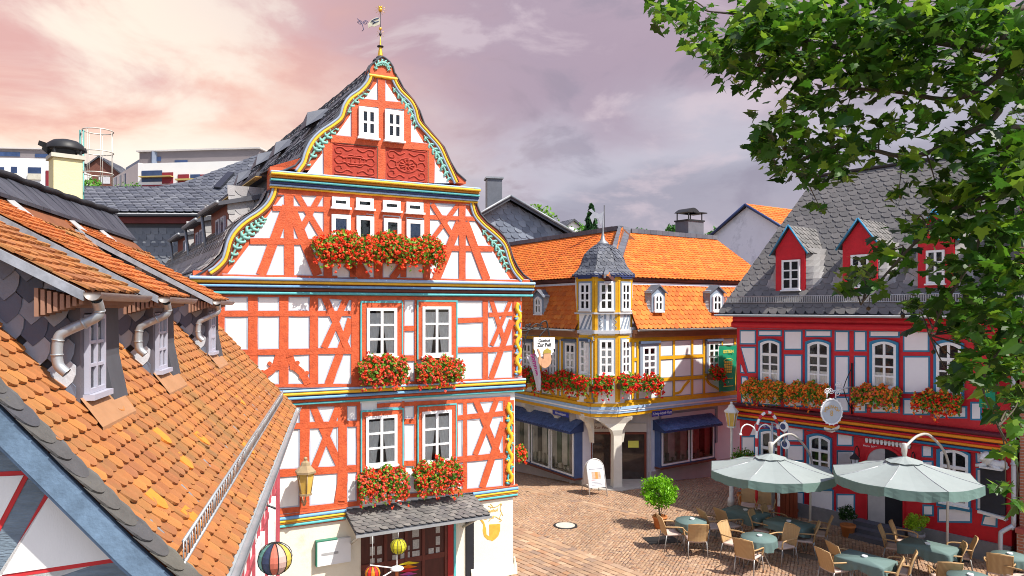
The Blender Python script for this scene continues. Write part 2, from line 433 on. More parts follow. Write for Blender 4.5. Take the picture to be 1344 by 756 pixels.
def bar(mb, u0, u1, z0, z1, d, out, rnd=True):
    """horizontal moulding with a rounded nose, from the wall plane d projecting by out"""
    n = 6 if rnd else 1
    pr = [(d+.02, z0)]
    if rnd:
        for i in range(n+1):
            a = -pi/2+pi*i/n; h = (z1-z0)/2; pr.append((d-out+min(h,out)*(1-cos(a)), (z0+z1)/2+h*sin(a)))
    else: pr += [(d-out, z0), (d-out, z1)]
    pr.append((d+.02, z1)); mb.prismx(pr, u0, u1)
# ================================================================== ground
def hill(x, y):
    if y < 34: return gz(x, y)
    t = min(1, (y-34)/38); t = t*t*(3-2*t)
    h = 12.5 if x < -8 else (12.5+(x+8)/20*-6 if x < 12 else 6.5)
    far = min(1, max(0, (y-90)/200)); return -.6 + t*h + far*4
xs = [-600, -300, -150, -90] + [-60+4*i for i in range(31)] + [90, 150, 300, 600]
ys = [-60, -20, 0, 8, 12] + [14+1.0*i for i in range(22)] + [38+4*i for i in range(16)] + [120, 160, 220, 300, 420, 700, 1100]
g = MB(); n = len(xs)
g.add([(x, y, hill(x, y)-.03) for y in ys for x in xs], [(j*n+i, j*n+i+1, (j+1)*n+i+1, (j+1)*n+i) for j in range(len(ys)-1) for i in range(n-1)])
ground_m = mat('sandy joint earth', (.20, .15, .11), .95, .25, 1.2, .3, 40)
tag(g.build('ground', ground_m), kind='structure')

def cobbles():
    """small setts laid in segmental arcs, with runs of larger slabs between the fields"""
    setts = mat('sandstone sett', (.4, .3, .22), .8, .16, .7, .3, 50, spec=.25,
        island=[(.335, .198, .118), (.375, .235, .143), (.268, .172, .12), (.43, .275, .172), (.31, .20, .133), (.37, .20, .112), (.235, .162, .124), (.39, .25, .152), (.32, .206, .133), (.46, .31, .205), (.28, .186, .133), (.35, .186, .104)])
    mb = MB(); P = 1.3; S = .084
    a = radians(-24); ca, sa = cos(a), sin(a)
    s1, s2 = Vector(ground(676, 694)[:2]), Vector(ground(880, 772)[:2])
    t1, t2 = Vector(ground(690, 642)[:2]), Vector(ground(860, 682)[:2])
    def band(x, y, A, B, w):
        d = (B-A).normalized(); q = Vector((x, y))-A; return abs(q.x*d.y-q.y*d.x) < w
    def stone(x, y, ang, lw, ll, h):
        c, s = cos(ang), sin(ang); vs = []
        z = gz(x, y)
        for k, (hx, hz) in enumerate(((1, -.02), (.97, h-.006), (.80, h))):
            for sx, sy in ((-1,-1),(1,-1),(1,1),(-1,1)):
                ux, uy = sx*lw/2*hx, sy*ll/2*hx
                vs.append((x+ux*c-uy*s, y+ux*s+uy*c, z+hz))
        mb.add(vs, [(0,1,5,4),(1,2,6,5),(2,3,7,6),(3,0,4,7),(4,5,9,8),(5,6,10,9),(6,7,11,10),(7,4,8,11),(8,9,10,11)])
    for ci in range(-14, 22):
        for ri in range(-140, 290):
            nst = int(P/S)
            for k in range(nst):
                t = (k+.5+random.uniform(-.1, .1))/nst-.5
                q = (ci+.5+t)*P; p = ri*S + .42*(1-(2*t)**2)
                x = 5 + q*ca-p*sa; y = 18 + q*sa+p*ca
                if not (15.6 < y < 32.5): continue
                px = CX+x/y*F
                if px < 600 or px > 1420 or x > 16: continue
                if band(x, y, s1, s2, .21) or band(x, y, t1, t2, .2): continue
                # the corner strip by the half-timbered house carries larger slabs
                d = (s2-s1).normalized(); qv = Vector((x, y))-s1
                if qv.x*d.y-qv.y*d.x > 0: continue
                sl = -4*.42*2*t/P
                stone(x, y, a+atan2(sl, 1)+random.uniform(-.12, .12), S*random.uniform(.84, .95), S*random.uniform(.84, .95), random.uniform(-.004, .006))
    for A, B, w in ((s1, s2, .42), (t1, t2, .4)):
        d = (B-A).normalized(); nn = Vector((-d.y, d.x)); L = (B-A).length+1; s = -.6
        while s < L:
            l = random.uniform(.22, .42)
            for r in range(2):
                c = A+d*(s+l/2+r*.1)+nn*((r-.5)*w/2)
                stone(c.x, c.y, atan2(d.y, d.x), l*.96, w/2*.95, random.uniform(0, .006))
            s += l
    d = (s2-s1).normalized(); nn = Vector((d.y, -d.x))
    for r in range(18):
        s = -2.5
        while s < 7:
            l = random.uniform(.18, .34)
            c = s1+d*(s+l/2)+nn*(.30+r*.185)
            if c.y > 14.5: stone(c.x, c.y, atan2(d.y, d.x)+.06, l*.95, .17, random.uniform(-.003, .006))
            s += l
    tag(mb.build('cobblestone_paving', setts), kind='structure')
cobbles()
mh = MB(Fr(ground(742, 690), 0)); mh.lathe([(.36, -.01), (.36, .014), (.29, .014)], n=28, smooth=False); 
mho = tag(thing('manhole_cover', 'round pale manhole cover with a dark iron rim set in the cobbles', 'manhole cover', mh.fr))
mh.build('rim', iron, mho)
m2 = MB(mh.fr); m2.lathe([(.29, 0), (.29, .02), (.0, .022)], n=28, smooth=False); m2.build('lid', mat('concrete lid', (.5, .45, .38), .9, .15, 8, .3, 60), mho)
def slab_plate(pix, name, label, cat, m):
    p = ground(*pix); o = MB(Fr(p, .2)); o.box(-.45, .45, -.3, .3, -.01, .014); tag(o.build(name, m), label, cat)
slab_plate((1000+0-132, 657-0+52), 'drain_plate', 'dark rectangular drain plate in the cobbles left of the first wicker chair', 'drain cover', iron)

# ================================================================== left tiled house
Lf = Fr((-1.924, 4.67), -.235, .972)
LH = thing('tiled_roof_house', 'old house with patchy orange tiled roof, three slate cheeked dormers and a white gable', 'house', Lf)
LP = [(0, 4.58), (.45, 5.06), (.9, 5.59), (1.2, 5.94), (1.85, 6.68), (2.5, 7.40), (3.17, 8.06)]
LU0, LU1 = -.02, 9.58
def lz(s):
    for (a, za), (b, zb) in zip(LP, LP[1:]):
        if s <= b: return za+(zb-za)*(s-a)/(b-a)
    return LP[-1][1]-(s-3.17)*1.15
def sag(u): return -.16*sin(pi*min(max((u-.2)/8.9, 0), 1))
# roof deck and tiles
dk = MB(Lf)
prof = [(s, z-.03) for s, z in LP] + [(6.34-s, z-.03) for s, z in LP[::-1][1:]]
dk.prismx(prof + [(6.2, 4.4), (.14, 4.4)], LU0+.2, LU1)
deck = dk.build('roof', tile_deck, LH)
tb = MB(Lf); bf, bl = poly_base([(0, s, z) for s, z in LP])
DORM = [(.90, 1.88), (3.07, 4.05), (6.29, 7.27)]
def lr(b): return (LU0+.10, LU1)
tile_field(tb, bf, (1, 0, 0), 3.95, lr, .136, .118, t=.02, style='beaver', jit=.007, tilt=.02, nb=9)
tb.build('roof_tiles', tile_old, deck)
# odd bright orange replacement tiles lying proud
for px, py in ((219, 584), (270, 585), (319, 532), (248, 617), (213, 668), (258, 690), (330, 610)):
    rt = MB(Lf); best = None
    for i in range(400):
        s = .2+i*.006; u = None
        # intersect the sight line with the slope by scanning s
        (uu, zz) = Lf.at(px, py, s)
        if best is None or abs(zz-lz(s)) < best[0]: best = (abs(zz-lz(s)), s, uu, zz)
    _, s, u, z = best
    m = 1.12
    nx = Vector((0, -1.12, 1)).normalized(); T = Vector((0, 1, 1.12)).normalized()
    for du in (0,):
        P = Vector((u, s, lz(s)))+nx*.035; w = .16
        vs = []
        for q in range(7):
            f = q/6; vs.append(P+Vector((w*(f-.5), 0, 0))+T*(.06*(2*f-1)**2-.02))
        vs += [P+Vector((w*.5, 0, 0))+T*.17-nx*.01, P+Vector((-w*.5, 0, 0))+T*.17-nx*.01]
        rt.add([tuple(v) for v in vs]+[tuple(v-nx*.02) for v in vs], [tuple(range(9))]+[(i, 9+i, 9+(i+1) % 9, (i+1) % 9) for i in range(9)])
    rt.build('replacement_tile', mat('bright replacement tile', (.62, .22, .03), .8, .15, 5), deck)
# dark slate band and lumpy ridge
rb = MB(Lf)
nseg = 40
rl = []
for i in range(nseg+1):
    u = LU0+(LU1-LU0)*i/nseg; rl.append((u, 3.17, 8.09+.13*(u/8.9)**3+.012*sin(i*2.1)))
for i in range(nseg):
    u0, u1 = rl[i][0], rl[i+1][0]-.012; z = (rl[i][2]+rl[i+1][2])/2+random.uniform(-.012, .012); h = .03
    rb.add([(u0, 2.82, lz(2.82)+.065), (u1, 2.82, lz(2.82)+.065), (u1, 3.17, z), (u0, 3.17, z), (u1, 3.55, z-.42), (u0, 3.55, z-.42),
            (u0, 2.82, lz(2.82)+.02), (u1, 2.82, lz(2.82)+.02)], [(0,1,2,3), (3,2,4,5), (0,6,7,1), (0,3,5,6), (1,7,4,2)])
rb.build('ridge_slates', mat('dark ridge slate', (.055, .058, .07), .55, .25, 3, .15, 30, island=['#3a3c46', '#44464f', '#33353f', '#4a4c55']), deck)
rc = MB(Lf); rc.tube([(p[0], p[1]-.02, p[2]+.02) for p in rl], .045, 8); rc.build('ridge_roll', mat('black ridge mortar', (.02, .02, .025), .8, .3, 9, .5, 20), deck)
# verge of overlapping dark scale slates over the near gable
vg = MB(Lf); vf, vl = poly_base([(0, s, z+.035) for s, z in LP])
tile_field(vg, vf, (1, 0, 0), 4.3, lambda b: (-.12, .13), .26, .14, t=.014, style='round', jit=.004, over=1.7, tilt=.014, nb=11, single=.005)
vg.build('verge_slates', mat('mossy verge slate', (.07, .07, .075), .7, .3, 4, .3, 40, island=['#4a4a4e', '#55534f', '#44454c', '#5d5a52'], dirt=('#7c7446', 5, .60, .55)), deck)
bb = MB(Lf)
for k, (o1, o2, x0, x1) in enumerate(((.035, .10, -.10, -.055), (.10, .13, -.09, .02))):
    up = [(s-.03, z-o1) for s, z in LP]; dn = [(s+.08, z-o2-.03) for s, z in LP]
    for a in range(len(LP)-1): bb.prismx([up[a], up[a+1], dn[a+1], dn[a]], x0, x1)
bb.build('barge_board', mat('light blue grey board', (.13, .20, .29), .6, .4, 5, .2, 30), LH)
# near gable wall: blue-grey timber, red lines, white panels
bt = mat('weathered blue grey timber', (.17, .22, .27), .75, .35, 3, .5, 18, stretch=(6, 1.2, 6))
redl = mat('bright red lining', (.55, .03, .035), .6, .1)
gw = MB(Lf); gw.prismx([(.32, 0), (6.02, 0), (6.02, 4.7), (3.17, 7.95), (.32, 4.62)], .14, LU1-.2); gw.build('wall', white_wall, LH)
gt = MB(Lf); gt.prismx([(.30, 2.6), (6.0, 2.6), (6.0, 4.7), (3.17, 7.98), (.30, 4.64)], .105, .14); gt.build('timber_frame', bt, LH)
Zg = lambda x, y: (x/3.346, 530+y/3.346)
def gable_panel(pts, i):
    q = [Lf.atx(*Zg(*p), .1) for p in pts]; c = (sum(a for a, _ in q)/len(q), sum(b for _, b in q)/len(q))
    def inset(q, k):                              # true polygon inset
        out = []; n = len(q); ar = sum(q[i][0]*q[(i+1) % n][1]-q[(i+1) % n][0]*q[i][1] for i in range(n)); sg = 1 if ar > 0 else -1
        for i in range(n):
            p0, p1, p2 = Vector(q[i-1]), Vector(q[i]), Vector(q[(i+1) % n]); d1 = (p1-p0).normalized(); d2 = (p2-p1).normalized()
            n1 = Vector((-d1.y, d1.x))*sg; n2 = Vector((-d2.y, d2.x))*sg; b = n1+n2; b = b/max(.25, b.dot(n1)) if b.length else n1
            out.append(tuple(p1+b*k))
        return out
    m = MB(Lf); m.prismx(q, .098, .106); m.build('panel_border', redl, LH)
    m = MB(Lf); m.prismx(inset(q, .028), .092, .1); m.build('infill_panel', white_wall, LH)
gable_panel([(-60, 870), (215, 365), (545, 690), (5, 770)], 0)
gable_panel([(-260, 310), (140, 292), (0, 560), (-140, 800)], 1)
gable_panel([(-160, 205), (-60, 75), (45, 185)], 2)
gable_panel([(60, 850), (500, 815), (760, 1050), (60, 1050)], 3)
# street side under the eave
sw = MB(Lf)
for i in range(16): sw.beam((.3+i*.6, 1.0), (.4+i*.6, 4.5), .085, .29, .32)
for z in (2.0, 3.2, 4.35): sw.beam((.2, z), (8.7, z), .09, .285, .32)
sw.build('timber_frame', mat('dull rose timber', (.36, .06, .08), .7, .2), LH)
for i in range(4):
    u = 1.2+i*2.0; window(LH, Lf, (u, u+.75, 2.2, 3.3), .3, 2, 3)
sf = MB(Lf); sf.prismx([(-.02, 4.52), (-.02, 4.56), (.36, 4.66), (.36, 4.5), (.2, 4.42)], LU0, LU1); sf.build('soffit', mat('grey soffit board', (.3, .32, .34), .7, .2), LH)
def half_gutter(mb, u0, u1, y, z, r):
    n = 8; vs = []; 
    for u in (u0, u1):
        for k in range(n+1): a = pi+pi*k/n; vs.append((u, y+r*cos(a), z+r*sin(a)))
        for k in range(n+1): a = 2*pi-pi*k/n; vs.append((u, y+(r-.008)*cos(a), z+(r-.008)*sin(a)))
    m = 2*(n+1); fs = [(i, (i+1) % m, m+(i+1) % m, m+i) for i in range(m)] + [(n-i, i, 2*n+1-i) for i in range(0)]
    fs.append(tuple(range(n+1))); fs.append(tuple(range(m, m+n+1)))
    mb.smooth = True; mb.add(vs, fs); mb.smooth = False
gu = MB(Lf); half_gutter(gu, LU0-.02, LU1+.05, -.045, 4.585, .06); gu.build('gutter', zinc, LH)
# snow guard rail
sg = MB(Lf)
for k, h in enumerate((.04, .19)): sg.tube([(.1, .2, lz(.2)+h), (8.9, .2, lz(.2)+h)], .013, 6)
for i in range(90): u = .1+i*8.8/89; sg.tube([(u, .2, lz(.2)+.04), (u, .2, lz(.2)+.19)], .005, 4)
for i in range(9): u = .3+i; sg.tube([(u, .2, lz(.2)+.19), (u, .2, lz(.2)-.0), (u, .45, lz(.45)+.02)], .012, 5)
sg.build('snow_guard', zinc, LH)
# dormers
apron_m = mat('salmon metal apron', (.42, .22, .11), .5, .12, 4, metal=.15)
rib_m = mat('reddish eave tiles', (.28, .15, .10), .7, .25)
frame_shade = mat('shade toned white frame', (.40, .40, .48), .5, .08)  # white frames; shade on the dormer fronts is put into this colour
for di, (ua, ub) in enumerate(DORM):
    sF, zB, zE = 1.09, 5.81, 6.515
    sl = .55
    def dz(s): return zE+.02+sl*(s-.78)
    core = MB(Lf)
    core.prismx([(sF+.04, zB-.1), (sF+.04, zE+.1), (2.66, dz(2.66)-.05), (2.66, lz(2.66)-.05)], ua+.04, ub-.04)
    dm = core.build('dormer', slate_deck, LH)
    # slate cheeks, scales laid on the slant
    for side, uc, sgn in ((0, ua, -1), (1, ub, 1)):
        ck = MB(Lf); tri = [(sF, zB), (sF, zE+.16), (2.66, dz(2.66))]
        dirv = Vector((0, .70, .714)); alongv = Vector((0, .714, -.70))
        O = Vector((uc, sF, zB))-dirv*1.2-alongv*1.4
        L = 4.2
        basef = lambda b, O=O: O+dirv*b
        def inside(P):
            y, z = P.y, P.z
            return sF-.03 < y < 2.75 and z < dz(y)-.02 and z > lz(y)-.02
        tmp = MB(Lf); tile_field(tmp, basef, alongv, L, lambda b: (0, 3.4), .20, .12, t=.014, style='slate', jit=.004, over=1.5, tilt=.006)
        per = 12
        for k in range(0, len(tmp.v), per):
            vs = [Vector(v) for v in tmp.v[k:k+per]]; c = sum(vs, Vector())/per
            if inside(c):
                out = []
                for v in vs:
                    h = abs(v.x-uc); y = max(v.y, sF-.01); z = min(v.z, dz(y)-.01); z = max(z, lz(y)-.05)
                    out.append((uc+sgn*h, y, z))
                ck.add(out, [(0,1,2,3,4,10,11), (0,5,6,1), (1,6,7,2), (2,7,8,3), (3,8,9,4), (0,11,5), (4,9,10)])
        ck.build('slate_cheek', slate_cheek, dm)
    # front: frame posts, window, apron
    fp = MB(Lf)
    for u in (ua+.02, ub-.46): fp.box(u, u+.085, sF-.03, sF+.05, zB-.05, zE+.08)
    fp.box(ua+.105, ub-.46, sF-.02, sF+.05, zE-.05, zE+.08)
    fp.build('front_frame', mat('dark grey reveal', (.12, .11, .13), .6, .2), dm)
    window(dm, Lf, (ua+.105, ub-.47, zB+.05, zE-.06), sF-.005, 2, 3, fm=frame_shade, curtain=.8, fw=.034, bar=.011)
    ap = MB(Lf); ap.add([(ua-.05, sF-.20, lz(sF-.20)+.055), (ub-.12, sF-.20, lz(sF-.20)+.055), (ub-.02, sF-.03, zB+.03), (ua+.02, sF-.03, zB+.03),
                         (ua-.05, sF-.20, lz(sF-.20)+.025), (ub-.12, sF-.20, lz(sF-.20)+.025)], [(0,1,2,3), (0,4,5,1)]); ap.build('apron', apron_m, dm)
    fl = MB(Lf); fl.prismx([(sF-.10, zB-.06), (sF-.03, zB+.3), (sF-.02, zE+.06), (sF+.05, zE+.06), (sF+.05, zB-.06)], ub-.37, ub+.02); fl.build('corner_slate', slate_deck, dm)
    # tiled shed roof
    r0, r1 = ua-.25, ub+.15; s0 = .95
    rd = MB(Lf); rd.prismx([(s0, dz(s0)), (s0, dz(s0)-.05), (2.75, dz(2.75)-.07), (2.75, dz(2.75))], r0+.02, r1-.02); ro = rd.build('dormer_roof', tile_deck, LH)
    tl = MB(Lf); Ls = 2.07*sqrt(1+sl*sl)
    b_ = lambda b: Vector((0, s0-.03+b/sqrt(1+sl*sl), dz(s0-.03)+sl*b/sqrt(1+sl*sl)+.01))
    tile_field(tl, b_, (1, 0, 0), Ls, lambda b: (r0, r1), .15, .135, t=.022, style='beaver', jit=.007, tilt=.014, nb=7); tl.build('roof_tiles', tile_old if di < 1 else mat('warm clay tile', (.55, .2, .05), .8, .2, 1.1, .3, 60, island=['#ab6030', '#b46836', '#a05a32', '#bd7038', '#a86236', '#b86c34'], dirt=('#7a5c3a', 1.4, .54, .45)), ro)
    for u in (r0-.03, r1-.005):
        vb = MB(Lf); vb.prismx([(s0, dz(s0)-.005), (s0, dz(s0)-.075), (2.7, dz(2.7)-.075), (2.7, dz(2.7)-.005)], u, u+.035)
        vb.build('verge_board', mat('pale lead verge', (.30, .32, .36), .55, .45, 6, metal=.2), ro)
    # mortar-and-lead valley where the shed roof meets the main slope
    for u in (ua-.26, ub+.06):
        vl_ = MB(Lf)
        for k in range(7):
            s_ = 1.78+k*.135; z_ = lz(s_)
            vl_.add([(u, s_, z_+.05), (u+.20, s_, z_+.07), (u+.20, s_+.19, lz(s_+.19)+.05), (u, s_+.19, lz(s_+.19)+.03), (u, s_, z_+.01), (u+.2, s_, z_+.03)], [(0,1,2,3), (0,4,5,1), (1,5,2), (0,3,4)])
        vl_.build('valley_lead', mat('bright lead flashing', (.48, .48, .49), .45, .25, 5, island=['#6a6d74', '#b8b6b2', '#8a8d93', '#cfcdca', '#5a5d66']), ro)
    rv = MB(Lf)
    for k in range(8): rv.box(r0+.03+k*0.0, r1-.03, s0+.02+k*.04, s0+.045+k*.04, dz(s0)-.10-k*.012, dz(s0)-.055+k*.01)
    rv.build('boxed_eave', rib_m, ro)
    gg = MB(Lf); half_gutter(gg, r0-.02, r1+.06, s0-.055, dz(s0)-.015, .058); gg.build('gutter', mat('brown grey gutter', (.30, .27, .25), .5, .2, metal=.3), ro)
    # S-bent downpipe onto the roof
    up = ua-.13
    pts = [(r0+.06, .89, 6.56), (up+.0, .89, 6.49), (up, .905, 6.445), (up, .96, 6.41), (up, 1.09, 6.345), (up, 1.145, 6.305), (up, 1.16, 6.235), (up, 1.16, 6.14), (up, 1.145, 6.085), (up, 1.10, 6.04)]
    dp = MB(Lf); sm = catmull(pts, 5); dp.tube(sm, .037, 12, cap=False)
    for k in (5, 16, 27, 33): dp.tube([sm[k], tuple(Vector(sm[k]).lerp(Vector(sm[k+1]), .5))], .043, 12)
    dp.tube(sm[-2:], .033, 12, cap=False); dp.build('downpipe', zinc, dm)
# yellow chimney with its black cowl behind the ridge
cp_ = pt(86, 300, 12.9); cfr_ = Fr((cp_.x, cp_.y, 6.9), .72)
ch = thing('roof_chimney', 'pale yellow rendered chimney with a black curved metal cowl behind the tiled ridge', 'chimney', cfr_)
c = MB(cfr_)
c.box(-.22, .22, -.24, .24, 0, 2.24); c.build('stack', mat('pale yellow render', (.74, .66, .36), .85, .08, 2, .2, 40), ch)
c.__init__(c.fr); c.box(-.26, .26, -.28, .28, 2.24, 2.31); c.build('coping', mat('stone coping', (.5, .48, .4), .8, .15), ch)
c.__init__(c.fr)
for x in (-.2, .2):
    for y in (-.2, .2): c.box(x-.015, x+.015, y-.015, y+.015, 2.31, 2.42)
c.lathe([(.02, 2.44), (.31, 2.41), (.31, 2.44), (.28, 2.52), (.20, 2.58), (.08, 2.61), (.01, 2.615)], n=20)
for a_, z_ in ((2.6, 2.46), (3.3, 2.34), (.2, 2.44)): c.add([(.26*cos(a_), .26*sin(a_), z_-.05), (.42*cos(a_+.25), .42*sin(a_+.25), z_+.02), (.40*cos(a_+.28), .40*sin(a_+.28), z_+.10), (.24*cos(a_+.1), .24*sin(a_+.1), z_+.06)], [(0,1,2,3)])
c.build('cowl', iron, ch)
# caged roof ladder beside it
lp = pt(124, 270, 14.2); lfr = Fr((lp.x, lp.y, 7.0), 0)
ld = thing('caged_ladder', 'pale steel ladder with round safety cage rising beside the yellow chimney', 'ladder', lfr)
m = MB(lfr); top = 2.98+0.0; H = 9.98-7.0
for x in (-.2, -.14): m.tube([(x-.02, -.1, 0), (x-.02, -.1, H)], .018, 6)
for i in range(14): m.tube([(-.22, -.1, .3+i*.2), (-.16, -.1, .3+i*.2)], .012, 5)
m.build('rails', mat('green painted steel', (.10, .28, .26), .5, .15, metal=.2), ld)
m = MB(lfr)
for z in (H, H-.42, H-.84): m.tube([(.07+.27*cos(2*pi*i/20), .27*sin(2*pi*i/20), z) for i in range(20)], .012, 5, closed=True)
for i in range(7): a = 2*pi*i/7; m.tube([(.07+.27*cos(a), .27*sin(a), H), (.07+.27*cos(a), .27*sin(a), H-1.05)], .007, 4)
m.build('safety_cage', mat('pale galvanised steel', (.6, .56, .5), .5, .1, metal=.3), ld)
# ================================================================== red timbered main house with the curved gable
M = Fr((.02, 17.8), .885, .4656)
MH = thing('half_timbered_house', 'tall white and orange red half timbered house with a curved scroll gable and a weathervane', 'house', M)
D0, D1, D2, D3, D4 = 0.0, -.05, -.17, -.26, -.34
Z1 = lambda x, y: (340+x/4.2, 60+y/4.2)
Z2 = lambda x, y: (240+x/4.446, 220+y/4.446)
Z3 = lambda x, y: (470+x/4.446, 220+y/4.446)
Z4 = lambda x, y: (270+x/4.446, 360+y/4.446)
Z5 = lambda x, y: (460+x/4.446, 360+y/4.446)
Z6 = lambda x, y: (340+x/3.78, 500+y/3.78)
Z7 = lambda x, y: (500+x/3.78, 500+y/3.78)
Z8 = lambda x, y: (400+x/4.48, 630+y/4.48)
def A(Z, p, d, fr=None): return (fr or M).at(*Z(*p), d)
PXM = F/17.0*1.0
def pxw(w, zs): return w/zs/F*16.9*1.03          # zoom-pixel width to metres at the facade
def zrow(Z, x, y, d): return A(Z, (x, y), d)[1]
UL = -7.25
ur0 = M.at(673, 600, D0)[0]; ur1 = M.at(675.5, 600, D1)[0]; ur2 = M.at(684.5, 440, D2)[0]; ur3 = M.at(699, 372, D3)[0]
zA = (zrow(Z6, 250, 640, D0)+zrow(Z7, 650, 530, D0))/2       # bottom of the first timbered floor
zB_ = (zrow(Z4, 600, 655, D1)+zrow(Z5, 700, 628, D1))/2
zC = (zrow(Z4, 700, 22, D2)+zrow(Z5, 900, 45, D2))/2
zD = (zrow(Z2, 700, 50, D3)+zrow(Z3, 500, 115, D3))/2
body = MB(M)
body.box(UL+.2, ur0, D0, 8.2, 0, zA); 
body.box(UL+.15, ur1, D1, 8.2, zA, zB_+.05); body.box(UL+.1, ur2, D2, 8.2, zB_+.04, zC+.02)
wl = body.build('wall', white_wall, MH)
gf = MB(M); gf.box(UL+.2, ur0+.004, D0-.006, 1, 0, zA-.26); gf.build('ground_floor_plaster', cream_wall, MH)
pl = MB(M)                                       # flared plinth at the corner
u_p = M.at(617, 700, 0)[0]
pl.prismx([(D0-.008, 0), (D0-.10, 0), (D0-.08, .22), (D0-.03, .34), (D0-.008, .40)], u_p, ur0+.06)
pl.prism([(ur0-.02, 0), (ur0+.08, 0), (ur0+.07, .22), (ur0+.03, .34), (ur0+.004, .40)], D0-.095, 1)
pl.build('plinth', cream_wall, MH)

TB = MB(M); GL = MB(M)
def bm_(Z, p, q, w, d, zs=4.446, out=.022):
    a, b = A(Z, p, d), A(Z, q, d); w = pxw(w, zs)
    TB.beam(a, b, w, d-out, d+.05); GL.beam(a, b, w+.055, d-.006, d+.05, jit=.002)
def curve_(Z, pts, w, d, zs=4.446, out=.024, nubs=()):
    q = [A(Z, p, d) for p in pts]; q = [(p[0], p[2]) for p in catmull([(a, 0, b) for a, b in q], 5)]
    for i in range(len(q)-1): TB.beam(q[i], q[i+1], pxw(w, zs)*(1.0), d-out-.0004*i, d+.05, jit=.002)
    for nb in nubs:
        c = A(Z, nb, d); r = pxw(11, zs); TB.prism([(c[0]+r*cos(2*pi*k/8), c[1]+r*sin(2*pi*k/8)) for k in range(8)], d-out-.007, d+.05)
# --- second floor
for x, w in ((275, 46), (455, 44), (630, 42)): bm_(Z4, (x, 122), (x, 648), w, D2)
bm_(Z4, (90, 122), (90, 600), 30, D2); bm_(Z4, (-20, 122), (-20, 600), 40, D2)
bm_(Z4, (880, 125), (880, 648), 46, D2)
bm_(Z4, (-60, 229), (855, 229), 28, D2); bm_(Z4, (-60, 462), (640, 450), 29, D2); bm_(Z4, (640, 448), (858, 446), 30, D2)
bm_(Z4, (-60, 654), (900, 648), 16, D2); bm_(Z5, (0, 645), (1000, 610), 17, D2); bm_(Z4, (-60, 122), (700, 124), 14, D2); bm_(Z4, (640, 126), (1000, 146), 22, D2); bm_(Z5, (40, 138), (990, 146), 20, D2)
bm_(Z4, (692, 132), (828, 440), 34, D2); bm_(Z4, (823, 132), (690, 430), 34, D2); bm_(Z4, (850, 262), (716, 642), 42, D2)
curve_(Z4, [(425, 472), (408, 530), (365, 572), (305, 598)], 36, D2, nubs=((372, 520), (350, 600), (418, 548), (330, 570)))
curve_(Z4, [(488, 472), (510, 530), (560, 575), (594, 640)], 36, D2, nubs=((535, 516), (590, 575), (500, 545), (556, 597)))
for x, w in ((28, 46), (306, 10), (379, 14), (785, 34), (949, 14)): bm_(Z5, (x, 145), (x, 640 if x < 700 else 612), w, D2)
bm_(Z5, (310, 316), (375, 316), 28, D2); bm_(Z5, (310, 490), (375, 489), 32, D2)
bm_(Z5, (618, 271), (800, 264), 30, D2); bm_(Z5, (618, 441), (805, 438), 32, D2); bm_(Z5, (805, 236), (945, 230), 24, D2); bm_(Z5, (805, 440), (945, 428), 30, D2)
bm_(Z5, (820, 152), (898, 400), 28, D2); bm_(Z5, (932, 152), (822, 416), 26, D2); bm_(Z5, (940, 268), (818, 606), 36, D2)
# --- first floor
for x, w in ((225, 42), (413, 40), (493, 18)): bm_(Z6, (x, 112), (x, 630 if x < 300 else 608), w, D1, 3.78)
bm_(Z6, (72, 112), (72, 640), 40, D1, 3.78)
bm_(Z6, (40, 122), (500, 110), 20, D1, 3.78); bm_(Z6, (40, 228), (490, 210), 26, D1, 3.78); bm_(Z6, (40, 462), (490, 432), 32, D1, 3.78); bm_(Z6, (60, 650), (500, 606), 22, D1, 3.78)
bm_(Z6, (266, 125), (398, 418), 32, D1, 3.78); bm_(Z6, (394, 125), (272, 430), 30, D1, 3.78)
curve_(Z6, [(413, 440), (412, 500), (404, 560), (396, 608)], 46, D1, 3.78)
for x, w in ((108, 12), (171, 14), (415, 22), (609, 12), (375, 8)): bm_(Z7, (x, 100), (x, 545 if x > 300 else 440), w, D1, 3.78)
bm_(Z7, (-20, 122), (640, 86), 20, D1, 3.78); bm_(Z7, (110, 201), (170, 199), 26, D1, 3.78); bm_(Z7, (110, 409), (170, 407), 26, D1, 3.78)
bm_(Z7, (375, 184), (612, 160), 25, D1, 3.78); bm_(Z7, (375, 391), (612, 368), 28, D1, 3.78); bm_(Z7, (375, 548), (660, 522), 16, D1, 3.78); bm_(Z7, (-10, 580), (380, 548), 18, D1, 3.78)
bm_(Z7, (468, 95), (578, 360), 30, D1, 3.78); bm_(Z7, (574, 90), (466, 366), 28, D1, 3.78); bm_(Z7, (607, 205), (500, 528), 36, D1, 3.78)

